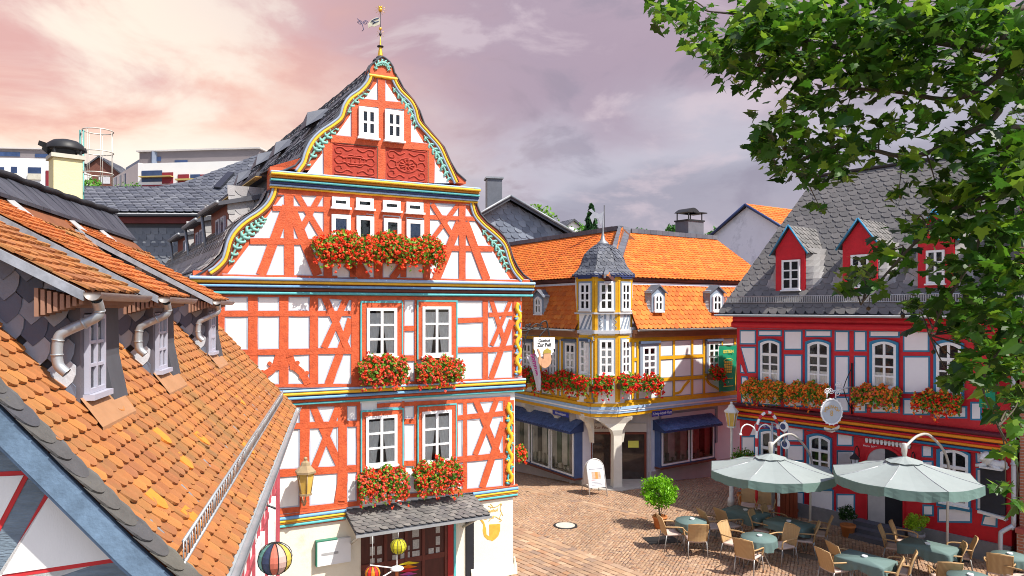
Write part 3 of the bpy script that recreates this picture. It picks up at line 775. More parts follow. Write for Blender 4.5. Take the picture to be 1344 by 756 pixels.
# --- first gable tier: orange board, then white infills set on it, then timbers
outL = [(60, 640), (120, 605), (172, 568), (215, 525), (238, 490), (250, 440), (270, 385), (302, 335), (350, 295), (410, 262), (455, 225), (490, 180), (505, 130)]
outR = [(685, 180), (695, 225), (715, 272), (755, 318), (815, 362), (855, 405), (880, 455), (903, 525), (930, 580), (965, 625), (1015, 662)]
bL = [A(Z2, p, D3) for p in outL]; bR = [A(Z3, p, D3) for p in outR]
zt = zD+.02
tier1 = [(bL[0][0], zC+.1)]+bL+[(bL[-1][0], zt), (bR[0][0], zt)]+bR+[(bR[-1][0], zC+.1)]
ob = MB(M); ob.prism(tier1, D3, D3+.32); ob.build('gable_board', orange_board, MH)
WI = MB(M); WL = MB(M)
def infill(Z, pts, d):
    q = [A(Z, p, d) for p in pts]; c = (sum(a for a, _ in q)/len(q), sum(b for _, b in q)/len(q))
    WI.k += 1; e = .0004*(WI.k % 5)
    w_ = MB(M); w_.m = 1; w_.prism([(c[0]+(a-c[0])*1.05, c[1]+(b-c[1])*1.05) for a, b in q], d-.004-e, d+.02); w_.m = 0; w_.prism(q, d-.008-e, d+.02); w_.build('infill_panel', [white_wall, grey_line], MH)
infill(Z2, [(548, 216), (590, 158), (830, 158), (830, 640), (258, 628), (400, 440), (412, 412), (520, 252)], D3)
infill(Z3, [(395, 205), (625, 235), (665, 295), (690, 330), (758, 458), (785, 492), (885, 655), (395, 655)], D3)
infill(Z2, [(850, 560), (1040, 560), (1067, 640), (850, 640)], D3); infill(Z3, [(-10, 560), (400, 560), (400, 650), (-10, 645)], D3)
infill(Z2, [(862, 165), (1060, 178), (1060, 240), (862, 240)], D3)
def gb(Z, p, q, w, d=D3, out=.03, zs=4.446): bm2(Z, p, q, w, d, out, zs)
def bm2(Z, p, q, w, d, out, zs):
    a, b = A(Z, p, d), A(Z, q, d); ww = pxw(w, zs); TB.beam(a, b, ww, d-out, d+.03); GL.beam(a, b, ww+.04, d-.0105, d+.03, jit=.001)
gb(Z2, (617, 135), (620, 636), 46); gb(Z2, (843, 150), (845, 640), 42); gb(Z2, (606, 225), (455, 628), 46); gb(Z2, (632, 240), (785, 628), 46)
gb(Z2, (660, 150), (818, 412), 30); gb(Z2, (808, 150), (682, 372), 28); gb(Z2, (522, 238), (845, 244), 26); gb(Z2, (392, 430), (845, 434), 30)
gb(Z2, (230, 634), (900, 642), 16); gb(Z2, (545, 142), (1067, 160), 26)
gb(Z2, (990, 165), (990, 640), 30); gb(Z2, (862, 252), (1067, 260), 30)
gb(Z3, (605, 215), (605, 658), 40); gb(Z3, (398, 200), (398, 655), 36); gb(Z3, (588, 320), (452, 655), 46); gb(Z3, (622, 320), (748, 655), 46)
gb(Z3, (428, 212), (556, 412), 28); gb(Z3, (582, 215), (434, 412), 26); gb(Z3, (412, 290), (680, 300), 24); gb(Z3, (415, 470), (782, 474), 30)
gb(Z3, (0, 650), (1000, 664), 16); gb(Z3, (0, 170), (680, 205), 24)
gb(Z3, (117, 180), (117, 650), 46); gb(Z3, (262, 192), (262, 640), 32); gb(Z3, (0, 250), (415, 285), 26)
for p, q in (((0, 560), (52, 645)), ((262, 560), (195, 648))): gb(Z3, p, q, 36)
gb(Z2, (950, 560), (1048, 642), 38)
# --- top gable tier
o2L = [(60, 705), (130, 690), (200, 660), (238, 615), (258, 560), (285, 505), (335, 460), (385, 427), (430, 392), (458, 345), (490, 288), (545, 240), (585, 195), (605, 150)]
o2R = [(757, 165), (772, 190), (795, 235), (850, 300), (885, 360), (910, 430), (960, 490), (1020, 560), (1055, 640), (1090, 700), (1140, 745)]
cap = [(608, 160), (606, 130), (620, 102), (645, 84), (665, 66), (680, 60), (697, 70), (720, 90), (738, 118), (746, 150), (757, 165)]
c2L = [A(Z1, p, D4) for p in o2L]; c2R = [A(Z1, p, D4) for p in o2R]; cc = [A(Z1, p, D4) for p in cap]
ob = MB(M); ob.prism([(c2L[0][0], zD+.12)]+c2L+cc+c2R+[(c2R[-1][0], zD+.12)], D4, D4+.34); ob.build('gable_board', orange_board, MH)
infill(Z1, [(660, 190), (575, 300), (560, 318), (655, 318), (655, 200)], D4); infill(Z1, [(693, 198), (772, 316), (780, 330), (693, 330)], D4)
infill(Z1, [(510, 374), (422, 500), (515, 510), (515, 374)], D4); infill(Z1, [(831, 412), (912, 545), (831, 540)], D4)
infill(Z1, [(358, 582), (262, 707), (362, 712), (362, 582)], D4); infill(Z1, [(965, 635), (1046, 756), (965, 756)], D4)
def tb4(p, q, w): bm2(Z1, p, q, w, D4, .026, 4.2)
tb4((674, 185), (674, 735), 38); tb4((545, 312), (805, 334), 34); tb4((395, 512), (935, 562), 36); tb4((527, 328), (527, 508), 36); tb4((816, 340), (816, 540), 36)
tb4((378, 535), (378, 716), 42); tb4((946, 560), (946, 756), 40)
# windows of the gable
def wrect(Z, x0, y0, x1, y1, d):
    a = A(Z, (x0, (y0+y1)/2), d); b = A(Z, (x1, (y0+y1)/2), d); t = A(Z, ((x0+x1)/2, y0), d); l = A(Z, ((x0+x1)/2, y1), d)
    return (a[0], b[0], l[1], t[1])
for r in ((547, 342, 654, 508), (692, 358, 794, 524)): window(MH, M, wrect(Z1, *r, D4-.03), D4-.03, 2, 2, fw=.10, bar=.022, curtain=0)
for Z, r in ((Z2, (868, 174, 970, 232)), (Z2, (1008, 180, 1110, 240)), (Z3, (142, 194, 243, 252)), (Z3, (278, 204, 376, 262))):
    window(MH, M, wrect(Z, *r, D3-.03), D3-.03, 1, 1, fw=.075, curtain=0)
blind = mat('blue roller blind', (.07, .13, .30), .6, .15, 5)
for k, (Z, r) in enumerate(((Z2, (865, 276, 975, 450)), (Z2, (1010, 285, 1112, 450)), (Z3, (148, 298, 247, 450)), (Z3, (279, 306, 380, 450)))):
    w_ = window(MH, M, wrect(Z, *r, D3-.03), D3-.03, 1, 1, fw=.085, curtain=0)
    if k in (0, 3):
        u0, u1, z0, z1 = wrect(Z, *r, D3-.03); b = MB(M); b.box(u0+.09, u1-.09, D3-.055, D3-.047, z0+.06, z1-.09); b.build('blind', blind, w_)
# carved red panels with raised strapwork
for ci, r in enumerate(((402, 548, 650, 722), (695, 568, 928, 752))):
    u0, u1, z0, z1 = wrect(Z1, *r, D4); cp = MB(M); cp.box(u0, u1, D4-.015, D4+.02, z0, z1)
    cx, cz, w, h = (u0+u1)/2, (z0+z1)/2, (u1-u0)/2, (z1-z0)/2
    def sw_(pts, rr=.016): cp.tube([(cx+q[0]*w, D4-.018, cz+q[1]*h) for q in catmull([(p[0], p[1], 0) for p in pts], 5)], rr, 6)
    for sx in (1, -1):
        for sy in (1, -1):
            sw_([(sx*.1, sy*.75), (sx*.35, sy*.6), (sx*.6, sy*.78), (sx*.85, sy*.7), (sx*.82, sy*.42), (sx*.62, sy*.4), (sx*.6, sy*.55)])
            sw_([(sx*.9, 0), (sx*.75, sy*.25), (sx*.45, sy*.15), (sx*.25, sy*.35), (0, sy*.3)])
            sw_([(sx*.05, sy*.95), (sx*.5, sy*.9), (sx*.9, sy*.93)], .012)
    if ci:
        sw_([(.5*cos(2*pi*k/16), .42*sin(2*pi*k/16)) for k in range(17)])
        for k in range(10): a = 2*pi*k/10; sw_([(.08*cos(a), .08*sin(a)), (.36*cos(a), .30*sin(a))], .02)
    else:
        sw_([(-.55, .12), (-.2, .2), (.2, .2), (.55, .12)], .02); sw_([(-.55, -.12), (-.2, -.2), (.2, -.2), (.55, -.12)], .02)
        for k in range(5): sw_([(-.4+k*.2, -.12), (-.36+k*.2, .12)], .014)
    cp.build('carved_panel', red_carved, MH)
    fr_ = MB(M); fr_.ring([(u0-.02, z0-.02), (u1+.02, z0-.02), (u1+.02, z1+.02), (u0-.02, z1+.02)], [(u0, z0), (u1, z0), (u1, z1), (u0, z1)], D4-.028, D4+.01); fr_.build('panel_frame', mat('chipped brown moulding', (.17, .08, .05), .7, .4, 12), MH)
TB.build('timber_frame', orange_beam, MH); GL.build('frame_lining', grey_line, MH)
# scroll mouldings along the gable edge: grey blue, yellow and brown rolls
def roll(Z, pts, d, zs):
    q = [A(Z, p, d) for p in pts]; sm = catmull([(a, 0, b) for a, b in q], 5)
    for mname, off, r, mt in (('roll_moulding', 0, .032, yellow_p), ('roll_moulding', .055, .026, mat('grey blue paint', (.28, .34, .44), .55, .15)), ('roll_moulding', -.05, .02, brown_p)):
        m = MB(M); P = []
        for i, p in enumerate(sm):
            a = Vector(sm[max(i-1, 0)]); b = Vector(sm[min(i+1, len(sm)-1)]); t = (b-a).normalized(); nn = Vector((-t.z, 0, t.x))
            P.append((p[0]+nn.x*off, d-.03, p[2]+nn.z*off))
        m.tube(P, r, 8); m.build(mname, mt, MH)
roll(Z2, [(158, 618), (200, 590), (243, 545), (262, 490), (275, 440), (300, 390), (345, 340), (395, 302), (445, 270), (495, 225), (528, 170), (542, 118)], D3, 4.446)
roll(Z3, [(665, 195), (672, 240), (690, 285), (735, 335), (795, 385), (845, 435), (868, 480), (887, 545), (915, 605), (958, 655)][::-1], D3, 4.446)
roll(Z1, [(212, 700), (248, 650), (268, 590), (300, 530), (350, 480), (410, 440), (455, 400), (475, 340), (505, 295), (560, 255), (600, 210), (618, 168)], D4, 4.2)
roll(Z1, [(742, 178), (758, 215), (785, 255), (835, 305), (862, 355), (880, 420), (935, 485), (995, 555), (1030, 630), (1058, 690), (1088, 756)][::-1], D4, 4.2)
m = MB(M); a, b = A(Z1, (604, 163), D4), A(Z1, (758, 172), D4); bar(m, a[0], b[0], a[1]-.035, a[1]+.03, D4, .07); m.build('roll_moulding', yellow_p, MH)
# thin black roof edge following the gable
def edge(Z, pts, d):
    q = [A(Z, p, d) for p in pts]; m = MB(M); m.tube([(a, d-.01, b) for a, b in q], .022, 6); m.tube([(a, d+.17, b+.0) for a, b in q], .03, 6); m.build('gable_edge', slate_deck, MH)
edge(Z2, outL, D3); edge(Z3, outR, D3); edge(Z1, o2L, D4); edge(Z1, o2R, D4); edge(Z1, cap, D4)
# teal acanthus carvings: curling leaf chains
def leaf_chain(Z, pts, d, size, name='leaf_carving'):
    m = MB(M); q = [A(Z, p, d) for p in pts]; sm = catmull([(a, 0, b) for a, b in q], 4); n = len(sm)
    m.tube([(p[0], d-.02, p[2]) for p in sm], [.012+.02*sin(pi*i/(n-1)) for i in range(n)], 6)
    for i in range(1, n-1, 2):
        p = Vector(sm[i]); t = (Vector(sm[i+1])-Vector(sm[i-1])).normalized(); nn = Vector((-t.z, 0, t.x)); s = size*(.75+.7*sin(pi*i/(n-1)))
        for sg in (1, -1):
            w = []
            for k in range(7):
                f = k/6; w.append(p+t*(s*.9*f*(1-.35*f))+nn*sg*(s*.62*sin(f*2.5)))
            m.tube([(v.x, d-.022, v.z) for v in w], [.029*s/.12*(1-.62*k/6) for k in range(7)], 6)
    m.build(name, teal_leaf, MH)
leaf_chain(Z2, [(270, 565), (300, 490), (335, 420), (390, 370), (440, 325), (470, 292)], D3, .12)
leaf_chain(Z3, [(722, 362), (770, 420), (815, 470), (845, 540), (872, 600)], D3, .11)
leaf_chain(Z1, [(252, 675), (300, 590), (330, 545), (380, 490), (425, 452)], D4, .12); leaf_chain(Z1, [(485, 380), (510, 320), (560, 275), (600, 238)], D4, .10)
leaf_chain(Z1, [(735, 230), (780, 285), (820, 340), (850, 400), (868, 450)], D4, .10); leaf_chain(Z1, [(908, 495), (950, 560), (985, 605), (1020, 680), (1048, 740)], D4, .11)
leaf_chain(Z1, [(640, 135), (650, 105), (680, 95), (708, 108), (716, 138)], D4, .07)
# finial and weathervane
fz = A(Z1, (680, 62), D4); fx = fz[0]; 
ffr = Fr(M.w(fx, D4+.15, fz[1]), .0)
def shr(mb):
    mb.v = [(v[0]*.66, v[1]*.66, v[2]*.56) for v in mb.v]; return mb
fin = MB(ffr); fin.lathe([(.27, -.10), (.22, -.03), (.14, .0), (.15, .05), (.10, .10)], n=10, smooth=False); shr(fin).build('finial_base', slate_deck, MH)
fin = MB(ffr); fin.lathe([(.095, .09), (.09, .14), (.05, .42), (.045, .48), (.03, .56), (.02, .75), (.012, .9)], n=12); fin.ball((0, 0, 1.2), .05, sq=(1, 1, 1.4)); shr(fin).build('finial', gold, MH)
fin = MB(ffr); fin.lathe([(.03, .44), (.11, .48), (.11, .51), (.03, .54)], n=12); fin.tube([(0, 0, .5), (0, 0, 2.0)], .014, 6); fin.ball((0, 0, .98), .045, sq=(1, 1, 1.6)); shr(fin).build('vane_rod', iron, MH)
fin = MB(ffr)
flag = [(-.02, 1.62), (-.12, 1.66), (-.22, 1.60), (-.30, 1.55), (-.42, 1.40), (-.40, 1.22), (-.30, 1.30), (-.20, 1.28), (-.12, 1.32), (-.02, 1.36)]
fin.prism(flag, -.008, .008); shr(fin).build('vane_flag', mat('pale gilt sheet', (.72, .66, .48), .45, .3, 9, metal=.4), MH)
fin = MB(ffr)
for c, s in (((-.50, 1.44), 1), ((-.68, 1.44), -1)): fin.tube([(c[0]+(.09-.07*k/22)*cos(k*.5)*s, 0, c[1]+(.09-.07*k/22)*sin(k*.5)) for k in range(23)], .011, 5)
fin.tube([(-.78, 0, 1.60), (-.7, 0, 1.52), (-.6, 0, 1.36), (-.56, 0, 1.16), (-.62, 0, 1.10)], .012, 5)
fin.tube([(-.05, -.012, 1.62), (-.2, -.012, 1.56), (-.3, -.012, 1.5), (-.16, -.012, 1.45)], .022, 5); fin.tube([(-.05, -.012, 1.5), (-.18, -.012, 1.44), (-.25, -.012, 1.38)], .018, 5); shr(fin).build('vane_scroll', navy_p, MH)
fin = MB(ffr); fin.ball((0, 0, 1.95), .07, sq=(1, 1, 1.3)); fin.ball((-.03, 0, 2.06), .04); fin.ball((.03, 0, 2.06), .04)
for k in range(10): a = k*pi/5; fin.tube([(0, 0, 1.95), (.2*cos(a), .03, 1.95+.2*sin(a))], .006, 4)
for k in range(8): a = k*pi/4; fin.tube([(0, 0, 1.0), (.15*cos(a), .02, 1.0+.15*sin(a))], .005, 4)
shr(fin).build('vane_star', gold, MH)
# coloured cornices
COR = {'blue': blue_p, 'lblue': mat('light blue paint', (.32, .48, .70), .5, .12), 'yellow': yellow_p, 'brown': brown_p, 'navy': navy_p, 'teal': teal, 'red': orange_beam, 'orange': mat('orange brown paint', (.55, .22, .03), .5, .15)}
def cornice(rows, u0, u1, d):
    by = {}
    for col, za, zb, out in rows: by.setdefault(col, MB(M)); bar(by[col], u0, u1, min(za, zb), max(za, zb), d, out)
    for c_, m in by.items(): m.build('cornice_moulding', COR[c_], MH)
def zz(Za, xa, Zb, xb, ya, yb, d): return (zrow(Za, xa, ya, d)+zrow(Zb, xb, yb, d))/2
c_ = lambda y4, y3: zz(Z4, 600, Z3, 750, y4, y3, D3-.12)
cornice([('lblue', c_(22, 662), c_(38, 683), .22), ('yellow', c_(38, 683), c_(52, 700), .18), ('brown', c_(52, 700), c_(60, 706), .12), ('blue', c_(60, 706), c_(72, 722), .16), ('brown', c_(72, 722), c_(96, 738), .09), ('teal', c_(98, 740), c_(114, 756), .10)], UL-.05, ur3, D2-.02)
m = MB(M); m.box(UL, ur2+.02, D2-.06, D2+.1, c_(118, 758), c_(20, 660)); m.build('cornice_core', brown_p, MH)
c_ = lambda y4, y5: zz(Z4, 600, Z5, 800, y4, y5, D2-.06)
cornice([('lblue', c_(662, 628), c_(674, 642), .16), ('yellow', c_(674, 642), c_(694, 662), .15), ('navy', c_(694, 662), c_(702, 668), .10), ('blue', c_(700, 668), c_(716, 684), .14), ('red', c_(716, 686), c_(738, 700), .07), ('teal', c_(738, 700), c_(752, 712), .07)], UL, ur2+.09, D1-.03)
c_ = lambda y6, y7: zz(Z6, 250, Z7, 560, y6, y7, D0-.05)
u_cl, u_cr = M.at(453, 665, D0)[0], M.at(619, 640, D0)[0]
for ua, ub in ((UL, u_cl), (u_cr, ur0+.10)):
    cornice([('red', c_(640, 532), c_(652, 542), .08), ('blue', c_(652, 542), c_(668, 558), .10), ('yellow', c_(668, 558), c_(680, 570), .09), ('orange', c_(680, 570), c_(690, 578), .07), ('teal', c_(690, 578), c_(704, 592), .07), ('red', c_(704, 592), c_(709, 597), .04)], ua, ub, D0-.01)
# big cornice between the two gable tiers
c_ = lambda y2, y3: zz(Z2, 700, Z3, 400, y2, y3, D3-.12)
uL, uR = A(Z2, (513, 60), D3-.15)[0], A(Z3, (706, 120), D3-.15)[0]
cornice([('lblue', c_(42, 88), c_(52, 98), .20), ('yellow', c_(52, 98), c_(66, 112), .22), ('orange', c_(66, 112), c_(80, 126), .15), ('teal', c_(84, 128), c_(98, 142), .16), ('navy', c_(98, 142), c_(114, 156), .12), ('lblue', c_(114, 156), c_(126, 166), .09), ('yellow', c_(126, 168), c_(136, 178), .06)], uL, uR, D3-.03)
m = MB(M); m.box(uL+.04, uR-.04, D3-.02, D3+.3, c_(134, 176), c_(36, 82)); m.build('cornice_core', orange_board, MH)
# carved corner posts
for Z, x0, x1, y0, y1, d, zs, nm in ((Z7, 613, 659, 96, 515, D1, 3.78, yellow_p), (Z5, 951, 1000, 156, 592, D2, 4.446, yellow_p)):
    u0, u1, z0, z1 = wrect(Z, x0, y0, x1, y1, d-.02)
    m = MB(M); m.box(u0, u1, d-.03, d+.15, z0, z1); m.build('corner_post', orange_beam, MH)
    for col, ph in ((yellow_p, 0), (teal if zs < 4 else blue_p, pi)):
        m = MB(M); w = (u1-u0)/2*.72; nn = 60
        m.tube([((u0+u1)/2+w*.55*sin(i*.42+ph), d-.05, z0+(z1-z0)*(.03+.94*i/nn)) for i in range(nn+1)], .05 if col is yellow_p else .024, 6)
        for i in range(0, nn, 4 if col is yellow_p else 6):
            z = z0+(z1-z0)*(.04+.92*i/nn); sg = 1 if (i//4) % 2 else -1; r0 = w*.55
            m.tube([((u0+u1)/2+sg*w*.4+r0*(1-k/10)*cos(k*.6)*sg, d-.045, z+r0*(1-k/10)*sin(k*.6+ph)) for k in range(9)], .034, 5)
        m.build('corner_carving', col, MH)
# main windows with orange architraves and teal edging
def arch_window(Z, o, i, d, zs):
    O = wrect(Z, *o, d); I = wrect(Z, *i, d)
    rc = lambda r, k=0: [(r[0]+k, r[2]), (r[1]-k, r[2]), (r[1]-k, r[3]-k), (r[0]+k, r[3]-k)]
    m = MB(M); m.ring(rc(O), rc(O, .03), d-.065, d); m.build('window_edging', teal, MH)
    m = MB(M); m.ring(rc(O, .03), rc(I), d-.055, d); m.build('window_surround', orange_beam, MH)
    window(MH, M, I, d-.02, 2, 3, fw=.065, bar=.02, curtain=.86)
arch_window(Z5, (54, 158, 302, 500), (90, 196, 266, 478), D2, 4.446); arch_window(Z5, (384, 152, 619, 492), (414, 188, 581, 474), D2, 4.446)
arch_window(Z6, (501, 140, 714, 440), (526, 170, 681, 416), D1, 3.78); arch_window(Z7, (177, 116, 372, 425), (200, 146, 345, 402), D1, 3.78)

# --- slate roof behind the gable
lo = [p for p in bL[::2]]; RP = [(-7.15, zC+.05)]
rp = [(bL[0][0]+.1, zC+.12)]+[(a+.05, b-.05) for a, b in bL[4::3]]+[(uL+.1, zD+.05)]+[(a+.06, b-.05) for a, b in c2L[3::3]]+[(cc[5][0], cc[5][1]-.1)]
rpr = [(a-.06, b-.05) for a, b in c2R[1::3]]+[(uR-.1, zD+.05)]+[(a-.05, b-.05) for a, b in bR[1::3]]+[(bR[-1][0]-.1, zC+.12)]
RB = 11.6
def skew(mb):
    mb.v = [(v[0]-.06*max(0, v[1]), v[1], v[2]) for v in mb.v]; return mb
rf = MB(M); rf.prism(rp+rpr, D3+.3, RB); roof = skew(rf).build('roof', slate_deck, MH)
sf_ = Fr(M.w(-6.5, 0, 0), .516, -.857)           # the long side, seen at a glancing angle
up = [(uL-.12, zD+.0)]+[(a-.02, b+.0) for a, b in c2L[3:]]+[(cc[5][0], cc[5][1]-.02)]
bfu, blu = poly_base([(a, 0, b) for a, b in up])
t_ = MB(M); tile_field(t_, bfu, (0, 1, 0), blu, lambda b: (D4+.18, RB), .30, .24, t=.022, style='slate', jit=.01, tilt=.02); skew(t_).build('roof_slates', slate_t, roof)
lw = [(bL[0][0]-.02, bL[0][1]+.02)]+[(a-.03, b+.02) for a, b in bL[2:]]
bfl, bll = poly_base([(a, 0, b) for a, b in lw])
t_ = MB(M); tile_field(t_, bfl, (0, 1, 0), bll, lambda b: (D3+.12, RB-.5), .30, .22, t=.022, style='slate', jit=.008, tilt=.012); skew(t_).build('roof_slates', slate_pale, roof)
ev = MB(M); ev.prism([(uL-.22, zD-.02), (uL-.2, zD+.06), (uL+.2, zD+.12), (uL+.2, zD-.02)], D3+.32, RB); skew(ev).build('roof_eave', slate_deck, MH)
ev = MB(M); ev.prism([(uL-.225, zD-.045), (uL-.215, zD-.0), (uL-.1, zD-.0), (uL-.1, zD-.045)], D3+.33, RB); skew(ev).build('eave_trim', mat('ochre eave trim', (.62, .42, .14), .6, .15), MH)
# skylight-like raised slate ridges
for yy, k in ((1.9, .55), (4.6, .5), (7.4, .6), (9.8, .5)):
    m = MB(M); i0 = int(len(up)*k); p = up[i0]; q = up[min(i0+2, len(up)-1)]
    m.add([(p[0]-.25, yy-.35, p[1]+.0), (p[0]-.25, yy+.35, p[1]+.0), (p[0]-.12, yy, p[1]+.42), (q[0], yy, q[1]+.12), (q[0]-.02, yy-.5, q[1]-.1), (q[0]-.02, yy+.5, q[1]-.1)], [(0,1,2), (0,2,3,4), (1,5,3,2)]); skew(m).build('hatch_dormer', slate_t, roof)
# side dormers
drm = mat('dormer red brown', (.20, .05, .03), .6, .25, 5)
for k, (q, wins) in enumerate((([(165, 262), (265, 200), (262, 470), (170, 530)], [((195, 310), (215, 298), (215, 478), (195, 488)), ((224, 292), (244, 280), (244, 460), (224, 472))]),
                  ([(62, 345), (132, 300), (132, 545), (70, 592)], [((78, 385), (92, 375), (92, 535), (78, 545)), ((100, 368), (118, 356), (118, 515), (100, 530))]),
                  ([(-30, 420), (25, 385), (25, 560), (-30, 600)], [((5, 430), (18, 420), (18, 560), (5, 570))]))):
    P = [sf_.at(*Z2(*p), 0) for p in q]
    m = MB(sf_); m.prism(P, 0, 1.6); dmo = m.build('dormer', drm, MH)
    for wq in wins:
        p = [sf_.at(*Z2(*c), -.03) for c in wq]; m = MB(sf_); m.prism(p, -.05, .0); wo = m.build('window', frame_shade, dmo)
        cxu = sum(a for a, _ in p)/4; czu = sum(b for _, b in p)/4
        m = MB(sf_); m.prism([(cxu+(a-cxu)*.62, czu+(b-czu)*.85) for a, b in p], -.056, -.03); m.build('pane', mat('dim pane', (.12, .12, .16), .1, .3, 3, spec=.6), wo)
    tl_, tr_ = P[0], P[1]
    m = MB(sf_); z0_ = P[2][1]-.9
    tile_field(m, lambda b: Vector((tr_[0]+.012, 0, z0_+b)), (0, 1, 0), tr_[1]-z0_+.35, lambda b: (-.02, 2.4), .26, .2, t=.015, style='slate', jit=.006); m.build('slate_cheek', slate_pale, dmo)
    m = MB(sf_); m.add([(tl_[0]-.12, -.22, tl_[1]-.02), (tr_[0]+.12, -.22, tr_[1]-.02), (tr_[0]+.12, 1.5, tr_[1]+.42), (tl_[0]-.12, 1.5, tl_[1]+.42),
                        (tl_[0]-.12, -.22, tl_[1]-.1), (tr_[0]+.12, -.22, tr_[1]-.1), (tr_[0]+.12, 1.5, tr_[1]+.3), (tl_[0]-.12, 1.5, tl_[1]+.3)],
                       [(0,1,2,3), (4,7,6,5), (0,4,5,1), (1,5,6,2), (2,6,7,3), (3,7,4,0)]); m.build('dormer_roof', slate_deck, dmo)
    m = MB(sf_); m.tube([(tl_[0]-.14, -.24, tl_[1]-.04), (tr_[0]+.14, -.24, tr_[1]-.04)], .045, 8); m.tube([(tl_[0]-.02, -.2, tl_[1]-.05), (P[3][0]-.02, -.1, P[3][1]-.1)], .04, 8); m.build('gutter', lead, dmo)
# --- slate canopy over the entrance
dF = -.95
cl, cr = M.at(*Z8(238, 178), D0-.02), M.at(*Z8(985, 82), D0-.02); fl_, fr2 = M.at(*Z8(312, 318), dF), M.at(*Z8(1094, 204), dF)
cz0, cz1 = (cl[1]+cr[1])/2, (fl_[1]+fr2[1])/2
cu0, cu1 = (cl[0]+fl_[0])/2-.02, (cr[0]+fr2[0])/2
cn = MB(M); cn.prismx([(D0-.0, cz0), (dF, cz1), (dF, cz1-.05), (D0, cz0-.09)], cu0, cu1); can = cn.build('canopy', slate_deck, MH)
bfc, blc = poly_base([(0, dF-.02, cz1+.01), (0, D0, cz0+.01)])
t_ = MB(M); tile_field(t_, bfc, (1, 0, 0), blc, lambda b: (cu0, cu1), .17, .12, t=.014, style='slate', jit=.008, tilt=.012); t_.build('canopy_slates', mat('grey canopy slate', (.2, .2, .19), .5, .25, 3, .2, 40, spec=.5, island=['#5f5d5c', '#716f6c', '#666362', '#7c7975', '#585658'], dirt=('#a39f8d', 7, .62, .5)), can)
m = MB(M); m.box(cu0-.02, cu1+.02, dF-.05, dF-.02, cz1-.07, cz1-.015); m.build('canopy_edge', zinc, can)
for u in (cu0+.12, cu1-.25):
    m = MB(M); m.tube([(u, D0-.02, cz0-.75), (u, dF+.15, cz1-.1)], .03, 6); m.tube([(u, D0-.02, cz0-.12), (u, dF+.1, cz1-.07)], .03, 6); m.build('canopy_bracket', mat('pale bracket', (.5, .48, .42), .6, .1), can)
# entrance
Zd = lambda x, y: (440+x/7.467, 680+y/7.467)
u0 = M.at(*Zd(250, 300), D0)[0]; u1 = M.at(*Zd(1150, 300), D0)[0]; zt = cz0-.1
door_m = mat('dark red brown door', (.075, .02, .015), .45, .25, 5, stretch=(4, 4, .6))
m = MB(M); m.box(u0, u1, D0-.012, D0+.1, 0.02, zt); dr = m.build('door', door_m, MH)
m = MB(M)
for x in (490, 690, 860, 1080):
    u = M.at(*Zd(x, 300), D0)[0]; m.box(u-.035, u+.035, D0-.045, D0, 0.02, zt)
for z in (.7,): m.box(u0, u1, D0-.036, D0, z, z+.12)
m.build('door_frame', mat('red brown moulding', (.13, .03, .02), .45, .25), dr)
painted_light = mat('lace behind door glass', (.42, .40, .37), .8, .35, 30)  # bright door panes: the light on them is put into this colour
for r in ((340, 160, 382, 250), (340, 280, 388, 365), (410, 275, 457, 355), (340, 395, 385, 450), (412, 395, 455, 460), (560, 130, 620, 205), (755, 100, 820, 185), (760, 210, 822, 300), (755, 320, 826, 410), (640, 335, 730, 420), (560, 360, 612, 440), (660, 275, 728, 318), (985, 65, 1026, 145), (985, 178, 1026, 262), (915, 295, 965, 380), (985, 285, 1022, 372)):
    q = wrect(Zd, *r, D0-.02); m = MB(M); m.box(q[0], q[1], D0-.024, D0-.01, q[2], q[3]); m.build('pane', painted_light, dr)
jr = MB(M); ju0, ju1 = M.at(*Zd(1095, 300), D0)[0], M.at(*Zd(1150, 300), D0)[0]; jr.box(ju0, ju1, D0-.06, D0, 0.02, zt); jr.build('red_jamb', mat('crimson jamb', (.35, .02, .02), .5, .15), dr)
jr = MB(M); ju2 = M.at(*Zd(1172, 300), D0)[0]; jr.box(ju1+.003, ju2, D0-.07, D0, 0.02, zt); jr.build('teal_jamb', teal, dr)
jr = MB(M); a, b = M.at(*Z8(945, 400), D0)[0], M.at(*Z8(990, 400), D0)[0]; jr.box(a, b, D0-.05, D0, 0.02, cz0-.05); jr.build('dark_strip', dark_room, MH)  # near-black raised strip right of the door jambs
# menu case on the left of the door
q = wrect(Z8, 74, 352, 270, 494, D0-.12); mc = thing('menu_case', 'white menu display case with a green side hung left of the dark entrance door', 'menu case', Fr(M.w(q[0], -.012, q[2]), M.a))
m = MB(mc and Fr(M.w(q[0], -.012, q[2]), M.a)); w, h = q[1]-q[0], q[3]-q[2]
m.box(0, w, -.12, 0, 0, h); m.build('case', mat('white enamel', (.74, .75, .76), .35, .05), mc)
m2 = MB(m.fr); m2.box(-.025, -.001, -.125, 0, -.005, h+.005); m2.box(-.025, w*.6, -.125, 0, h+.001, h+.02); m2.build('green_edge', mat('bottle green enamel', (.02, .17, .11), .4, .1), mc)
m2 = MB(m.fr); m2.box(w*.12, w*.62, -.126, -.12, h*.42, h*.52); m2.build('slot', mat('mid grey panel', (.35, .35, .36), .5, .1), mc)
